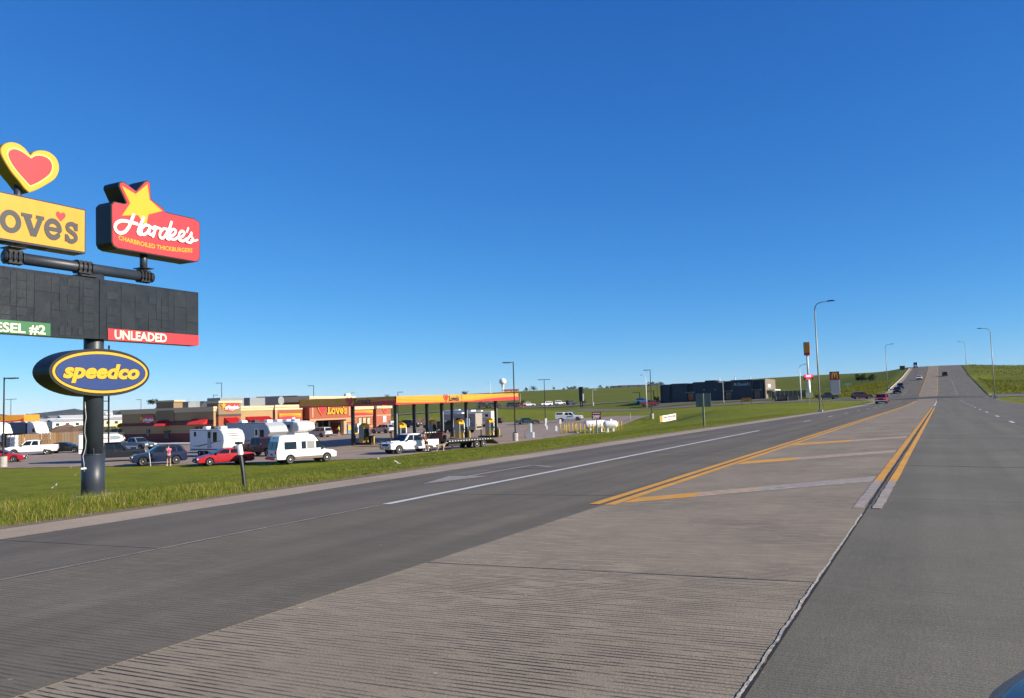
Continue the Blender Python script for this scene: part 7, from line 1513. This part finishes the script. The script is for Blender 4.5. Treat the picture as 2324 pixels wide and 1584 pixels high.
def tree(label, p, h, w, col=(.045, .065, .02), n=500, conifer=False, seed=1, group=None, lean=0.0):
    t = thing('conifer_tree' if conifer else 'tree', label, 'tree', p, 0, group); rr = random.Random(seed); q = MB()
    q.tube([(0, 0, -.5), (lean*.3, 0, h*.3), (lean, 0, h*(.9 if conifer else .62))], [h*.035, h*.025, h*.008], 7); cs, rs = [], []
    if conifer:
        for i in range(9): f = i/8; cs.append((lean*f, 0, h*(.15 + .80*f))); rs.append(max(.25, w*.5*(1.05 - f)))
    else:
        for i in range(8):
            a = rr.uniform(0, 6.28); d = rr.uniform(.1, .36)*w; z = h*rr.uniform(.45, .86); c = (lean*z/h + d*math.cos(a), d*math.sin(a), z); cs.append(c); rs.append(w*rr.uniform(.16, .30)); q.tube([(lean*.2, 0, h*rr.uniform(.25, .45)), tuple(np.array(c)*[.6, .6, 1] - [0, 0, h*.08]), c], [h*.016, h*.011, h*.005], 5)
    tk = q.build('trunk', BARK, t); leaf_mesh('crown', cs, rs, n, max(w*.05, .12), col, t, seed, conifer); return t
def rtree(label, px, yb_, yt, wpx, d, **k):
    p = at_depth(px, yb_, d); h = (yb_ - yt)/PF*d; return tree(label, p, h*1.08, wpx/PF*d*1.1, group=k.pop('group', 'trees on the ridge'), **k)
RT = [(1194, 891, 880, 18, 'broad dark conifer clump, leftmost on the ridge', True), (1203, 890, 884, 6, 'small pointed conifer beside the conifer clump', True), (1211, 890, 877.5, 17, 'round dark tree right of the pointed conifer', False), (1258, 888, 879, 10, 'small round tree in the gap of the ridge', False), (1279, 887, 880.5, 9, 'tiny round tree left of the tree belt', False),
      (1292, 886.5, 878, 14, 'first tree of the ridge belt left of the black pylon', False), (1303, 886, 876, 16, 'tallest tree of the ridge belt', False), (1317, 886, 879, 14, 'dark tree of the belt touching the black pylon', False), (1330, 885.5, 880, 12, 'last low tree of the belt', False), (1363, 885, 874.5, 13, 'airy tree on the ridge right of the black pylon', False), (1378, 884, 877, 13, 'round tree next to the airy one on the ridge', False),
      (1393, 883, 877.5, 10, 'small tree at the left end of the ridge houses', False), (1407, 883, 877, 11, 'small tree between the ridge houses', False), (1453, 881, 875, 12, 'tree behind the long ridge house', False), (1478, 879, 869, 22, 'big dark tree over the brown ridge house', False), (1500, 876, 869, 20, 'dark tree beside the left corner of the hamburger restaurant', False), (1056, 896, 889, 16, 'low dark tree seen over the canopy fascia', False), (880, 906, 896, 14, 'low round tree above the left canopy fascia', False), (752, 912, 897, 10, 'tree peeking out behind the shop tower', False)]
for i, (px, yb_, yt, w, lb, cf) in enumerate(RT): rtree(lb, px, yb_ + .8, yt, w, 960 - (px - 1190)*.2, conifer=cf, seed=i + 3, n=260, col=(.030, .045, .018))
rtree('leaning twin-crowned tree, left one on the weedy slope', 1957, 872, 848, 21, 345, seed=40, n=900, col=(.040, .060, .022), group='slope trees', lean=-.6); rtree('leaning twin-crowned tree, right one on the weedy slope', 1972, 872, 849, 18, 345, seed=41, n=750, col=(.040, .060, .022), group='slope trees', lean=1.6)
rtree('small staked sapling in front of the dark cars', 1186, 927, 907, 12, 255, seed=50, n=160, col=(.06, .085, .022), group='street saplings'); rtree('small sapling with pale stem before the open field', 1328, 922, 905, 13, 268, seed=51, n=220, col=(.06, .085, .022), group='street saplings'); rtree('sapling at the last canopy post', 1092, 925, 904, 9, 258, seed=52, n=130, col=(.06, .085, .022), group='street saplings'); rtree('shrub at the left corner of the hamburger restaurant', 1491, 915, 900, 14, 250, seed=53, n=400, col=(.05, .075, .02), group='street saplings')
for i, (px, yb_, yt, w, d, lb) in enumerate([(60, 974, 957, 40, 420, 'dark leafy tree mass behind the left canopy post'), (86, 973, 958, 28, 440, 'dark green tree above the semi trailer'), (106, 972, 958, 26, 430, 'dark tree left of the white mobile home'), (126, 972, 957, 22, 450, 'dark tree in the middle of the left town'), (20, 975, 957, 34, 430, 'dark tree behind the left fuel canopy'), (158, 956, 946, 24, 620, 'dark wooded clump right of the beige warehouse'), (172, 955, 944, 26, 610, 'second wooded clump behind the sign column'), (240, 951, 943, 22, 640, 'dark trees beyond the ladder'), (252, 976, 964, 16, 360, 'bushy tree between the mobile homes'), (296, 975, 962, 14, 370, 'bush at the restaurant corner'), (345, 917, 909, 26, 600, 'rounded dark tree over the shaded restaurant roof'), (2048, 843, 838, 14, 500, 'tiny dark bush on the crest left of the highway')]):
    rtree(lb, px, yb_, yt, w, d, seed=60 + i, n=420, col=(.026, .042, .018), group='dark trees around the town')
# ------------------------------------------------------------------ people and dog
SKIN = mat('skin', (.46, .26, .18), .6, var=.06); HAIR = mat('dark_hair', (.05, .03, .02), .7, var=.2)
def skin_obj(name, joints, edges, m_, parent, sub=2):
    me = bpy.data.meshes.new(name); me.from_pydata([j[0] for j in joints], edges, []); me.materials.append(m_); o = link(name, me, parent); o.modifiers.new('skin', 'SKIN')
    for sv, j in zip(me.skin_vertices[0].data, joints): sv.radius = (j[1], j[2] if len(j) > 2 else j[1])
    me.skin_vertices[0].data[0].use_root = True; s = o.modifiers.new('smooth', 'SUBSURF'); s.levels = sub; s.render_levels = sub; return o
def person(label, p, hd, shirt, shorts, bend=0.0, reach=None, hair=HAIR, h=1.72, crouch=0, hat=None):
    """hips at the root; leans forward by bend along +x"""
    t = thing('person', label, 'person', p, R_(hd)); sx = lambda z: math.sin(bend)*max(0, z - .92); sz = lambda z: z if z < .92 else .92 + (z - .92)*math.cos(bend)
    B = lambda x, y, z: (x + sx(z), y, sz(z)); hip = (0, 0, .95); R1, R2 = reach or ((.25, .22, 1.15), (.38, .18, 1.05))
    J = [(B(0, 0, .95), .13, .15), (B(0, 0, 1.15), .12, .14), (B(0, 0, 1.38), .12, .17), (B(0, 0, 1.50), .06, .06), (B(.01, 0, 1.57), .055), (B(.02, 0, 1.64), .10, .085), (B(.01, 0, 1.73), .085, .075),
         (B(0, .19, 1.42), .055), (R1, .043), (R2, .033), ((R2[0] + .10, R2[1], R2[2]), .028), (B(0, -.19, 1.42), .055), ((R1[0], -R1[1], R1[2] - .04), .043), ((R2[0], -R2[1], R2[2] - .04), .033), ((R2[0] + .10, -R2[1], R2[2] - .04), .028),
         ((0, .10, .86), .085), ((.04, .11, .48), .06), ((-.02, .12, .10), .042), ((.12, .13, .04), .038), ((0, -.10, .86), .085), ((-.04, -.11, .48), .06), ((-.12, -.12, .10), .042), ((.02, -.13, .04), .038)]
    E = [(0, 1), (1, 2), (2, 3), (3, 4), (4, 5), (5, 6), (2, 7), (7, 8), (8, 9), (9, 10), (2, 11), (11, 12), (12, 13), (13, 14), (0, 15), (15, 16), (16, 17), (17, 18), (0, 19), (19, 20), (20, 21), (21, 22)]
    body = skin_obj('body', J, E, SKIN, t); 
    for s in (1, -1):
        hnd = (R2[0] + .10, s*R2[1], R2[2] - (.04 if s < 0 else 0)); js = [(hnd, .022)]; es = []
        for k in range(5): a = (k - 2)*.35 if k < 4 else 1.1; js.append(((hnd[0] + .055*math.cos(a*.5), hnd[1] + .028*(k - 1.8), hnd[2] - .01), .009)); js.append(((hnd[0] + .09*math.cos(a*.6), hnd[1] + .034*(k - 1.8), hnd[2] - .03), .008)); es += [(0, 1 + 2*k), (1 + 2*k, 2 + 2*k)]
        skin_obj('hand', js, es, SKIN, t, 1)
    f = Vector(J[5][0]); q = MB(); q.lathe([(.02, -.02), (.013, .0), (0, .03)], (f.x + .10, f.y, f.z), 8); q.build('nose', SKIN, t)
    for s in (-1, 1): MB().box((f.x + .086, f.y + s*.033, f.z + .035), (.012, .022, .012)).build('eye', TRIM, t)
    skin_obj('shirt', [(B(0, 0, .93), .148, .165), (B(0, 0, 1.16), .14, .16), (B(0, 0, 1.40), .135, .19), (B(0, .20, 1.42), .075), ((R1[0]*.55, R1[1], (R1[2] + sz(1.42))/2), .064), (B(0, -.20, 1.42), .075), ((R1[0]*.55, -R1[1], (R1[2] + sz(1.42))/2), .064)], [(0, 1), (1, 2), (2, 3), (3, 4), (2, 5), (5, 6)], shirt, t)
    skin_obj('shorts', [((0, 0, .97), .15, .165), ((0, .10, .84), .105), ((.03, .11, .56), .088), ((0, -.10, .84), .105), ((-.03, -.11, .56), .088)], [(0, 1), (1, 2), (0, 3), (3, 4)], shorts, t)
    c = Vector(J[6][0]); q = MB(); q.lathe([(.092, -.09), (.108, -.03), (.10, .05), (.06, .11), (0, .125)], (c.x - .02, c.y, c.z), 14); q.build('hair', hair, t, True)
    for s in (1, -1): k = 18 if s > 0 else 22; a = Vector(J[k][0]); q = MB(); q.box((a.x - .04, a.y, .045), (.27, .10, .09)); q.build('shoe', mat('pale_shoe', (.60, .58, .55), .6, var=.08), t)
    return t
PINKS = mat('pink_top', (.50, .035, .17), .7, var=.08); MAROON = mat('maroon_shirt', (.13, .012, .025), .75, var=.1); DSH = mat('dark_shorts', (.04, .055, .075), .8, var=.1)
pg = ground(383, 1057.5); person('person in a bright pink top leaning into the blue suv', pg + Vector((0, 0, .02)), vh(118), PINKS, DSH, .35, ((.42, .20, 1.22), (.62, .16, 1.28)))
w = Matrix.Rotation(wp.rotation_euler.z, 3, 'Z') @ Vector((-.55, 1.95, 0)); person('person in a maroon shirt climbing at the open rear door of the white pickup', wp.location + w + Vector((0, 0, .18)), math.degrees(wp.rotation_euler.z) - 80, MAROON, BLACK, .45, ((.40, .24, 1.20), (.60, .22, 1.35)))
person('person in a yellow green vest walking past the silver minivan', Vector((FX + 6.5, fy(Z4(436, 760)), G0 + .06)), 200, mat('hivis_vest', (.45, .60, .05), .7, var=.06), DSH)
person('person in a red shirt standing between the trucks on the back street', stand(1187, 263) + Vector((0, 0, .2)), 120, REDS, DSH)
dg_ = wp.location + (Matrix.Rotation(wp.rotation_euler.z, 3, 'Z') @ Vector((-2.2, 2.0, 0))); dt = thing('dog', 'white and tan dog standing behind the rear wheel of the white pickup', 'dog', (dg_.x, dg_.y, dg_.z), wp.rotation_euler.z + math.pi*.75)
DJ = [((-.30, 0, .58), .12, .13), ((0, 0, .60), .12, .12), ((.28, 0, .60), .14, .14), ((.42, 0, .74), .085), ((.52, 0, .84), .085, .08), ((.68, 0, .80), .045), ((.26, .09, .42), .06), ((.24, .09, .22), .04), ((.28, .09, .04), .04), ((.26, -.09, .42), .06), ((.24, -.09, .22), .04), ((.28, -.09, .04), .04), ((-.30, .09, .46), .085), ((-.22, .09, .30), .055), ((-.38, .09, .20), .038), ((-.34, .09, .04), .038), ((-.30, -.09, .46), .085), ((-.22, -.09, .30), .055), ((-.38, -.09, .20), .038), ((-.34, -.09, .04), .038), ((-.50, 0, .66), .035), ((-.66, 0, .80), .03)]
DE = [(0, 1), (1, 2), (2, 3), (3, 4), (4, 5), (2, 6), (6, 7), (7, 8), (2, 9), (9, 10), (10, 11), (0, 12), (12, 13), (13, 14), (14, 15), (0, 16), (16, 17), (17, 18), (18, 19), (0, 20), (20, 21)]
skin_obj('body', DJ, DE, mat('dog_fur', (.62, .52, .38), .85, col2=(.26, .16, .08), vscale=2.6), dt)
for s in (-1, 1): MB().slab([(.47, s*.06, .90), (.53, s*.085, .90), (.49, s*.09, 1.02)], (1, 0, 0), .03).build('ear', mat('dog_ear', (.16, .10, .06), .8, var=.1), dt, fix=True)
MB().box((.73, 0, .81), (.03, .04, .03)).build('nose', TRIM, dt)
# small lawn stakes along the lot
STK = mat('pale_stake', (.62, .62, .58), .6, var=.05)
for px, py, h, lb in ((203, 1060, 1.35, 'thin white leaning stake left of the sign column'), (342, 1058, 1.15, 'short white stake in front of the black pickup'), (1064, 1012, 2.3, 'dark slim sign post in front of the flatbed trailer'), (1432, 952, 1.2, 'slim yellowish marker in the lawn left of the propane banner lamp')):
    p = ground(px, py); t = thing('lawn_stake', lb, 'stake', p, 0); dark = 'dark' in lb; MB().tube([(0, 0, -.05), (-.05, -.03, h*.5), (-.12, -.06, h)], .03 if not dark else .04, 6).build('stake', BLACK if dark else STK, t)
    if dark:
        for k in (0, 1): MB().box((-.16 + .28*k, -.08, h + .25), (.20, .04, .9)).build('sign_plate', W_, t, fix=False)
# litter and weeds by the sign footing
for i, (px, py) in enumerate(((160, 1062), (170, 1080), (118, 1109), (127, 1103), (860, 1043), (905, 1055))):
    p = ground(px, py); t = thing('litter', 'small pale scrap of litter on the lawn ' + ('near the lot edge left of the column', 'just left of the sign column', 'beside the column shadow', 'at the tall grass by the column', 'in front of the white pickup', 'on the bank below the white pickup')[i], 'litter', p, i*.7); MB().slab([(-.06, -.03, .05), (.06, -.03, .05), (.06, .03, .06), (-.05, .03, .05)], (0, 0, 1), .01).build('scrap', W_, t, fix=True); MB().slab([(.02, -.04, .075), (.14, -.02, .15), (.13, .05, .14), (.03, .04, .08)], (0, 0, 1), .008).build('folded_flap', STK, t, fix=True)

# ------------------------------------------------------------------ bonnet of the car the picture was taken from
hp = [on_z(px, py, .98) for px, py in ((2324, 1494), (2296, 1512), (2262, 1532), (2236, 1552), (2222, 1572), (2212, 1592), (2200, 1640))]
HOOD = paint('camera_car_blue_grey', (.075, .080, .090), .1)
t = thing('camera_car', 'rounded blue grey bonnet corner of the car in the bottom right corner', 'car', (1.2, 1.2, 0)); c_ = Vector((2.1, .2, .98)); vs = []
for k, p in enumerate(hp):
    d = (c_ - p).normalized()
    for off, dz in ((-.015, -.30), (-.004, -.10), (.0, -.035), (.012, -.008), (.05, .012), (.14, .03), (.4, .06), (1.0, .09)): q_ = p + d*off; vs.append((q_.x, q_.y, .98 + dz))
nk = 8; MB().add(vs, [(i*nk + j, i*nk + j + 1, (i + 1)*nk + j + 1, (i + 1)*nk + j) for i in range(len(hp) - 1) for j in range(nk - 1)]).build('bonnet', HOOD, t, True, True, fix=True)
q = MB(); q.tube([p + Vector((.0, 0, -.12)) for p in hp], .02, 6); q.build('seal', TRIM, t, world=True)
# ------------------------------------------------------------------ air
HAZE = 1.6e-5
hz = bpy.data.materials.new('haze_air'); hz.use_nodes = True; nt = hz.node_tree; nt.nodes.remove(nt.nodes['Principled BSDF']); pv = nt.nodes.new('ShaderNodeVolumePrincipled'); pv.inputs['Color'].default_value = (.80, .88, 1.0, 1); pv.inputs['Density'].default_value = HAZE
nt.links.new(pv.outputs[0], nt.nodes['Material Output'].inputs['Volume'])
zmin, zmax = float(GZZ.min()) - 1.5, 240.0
hb = MB().box((0, 0, (zmin + zmax)/2), (30000, 30000, zmax - zmin)).build('haze', hz); tag(hb, 'thin summer haze over the plain', kind='stuff')
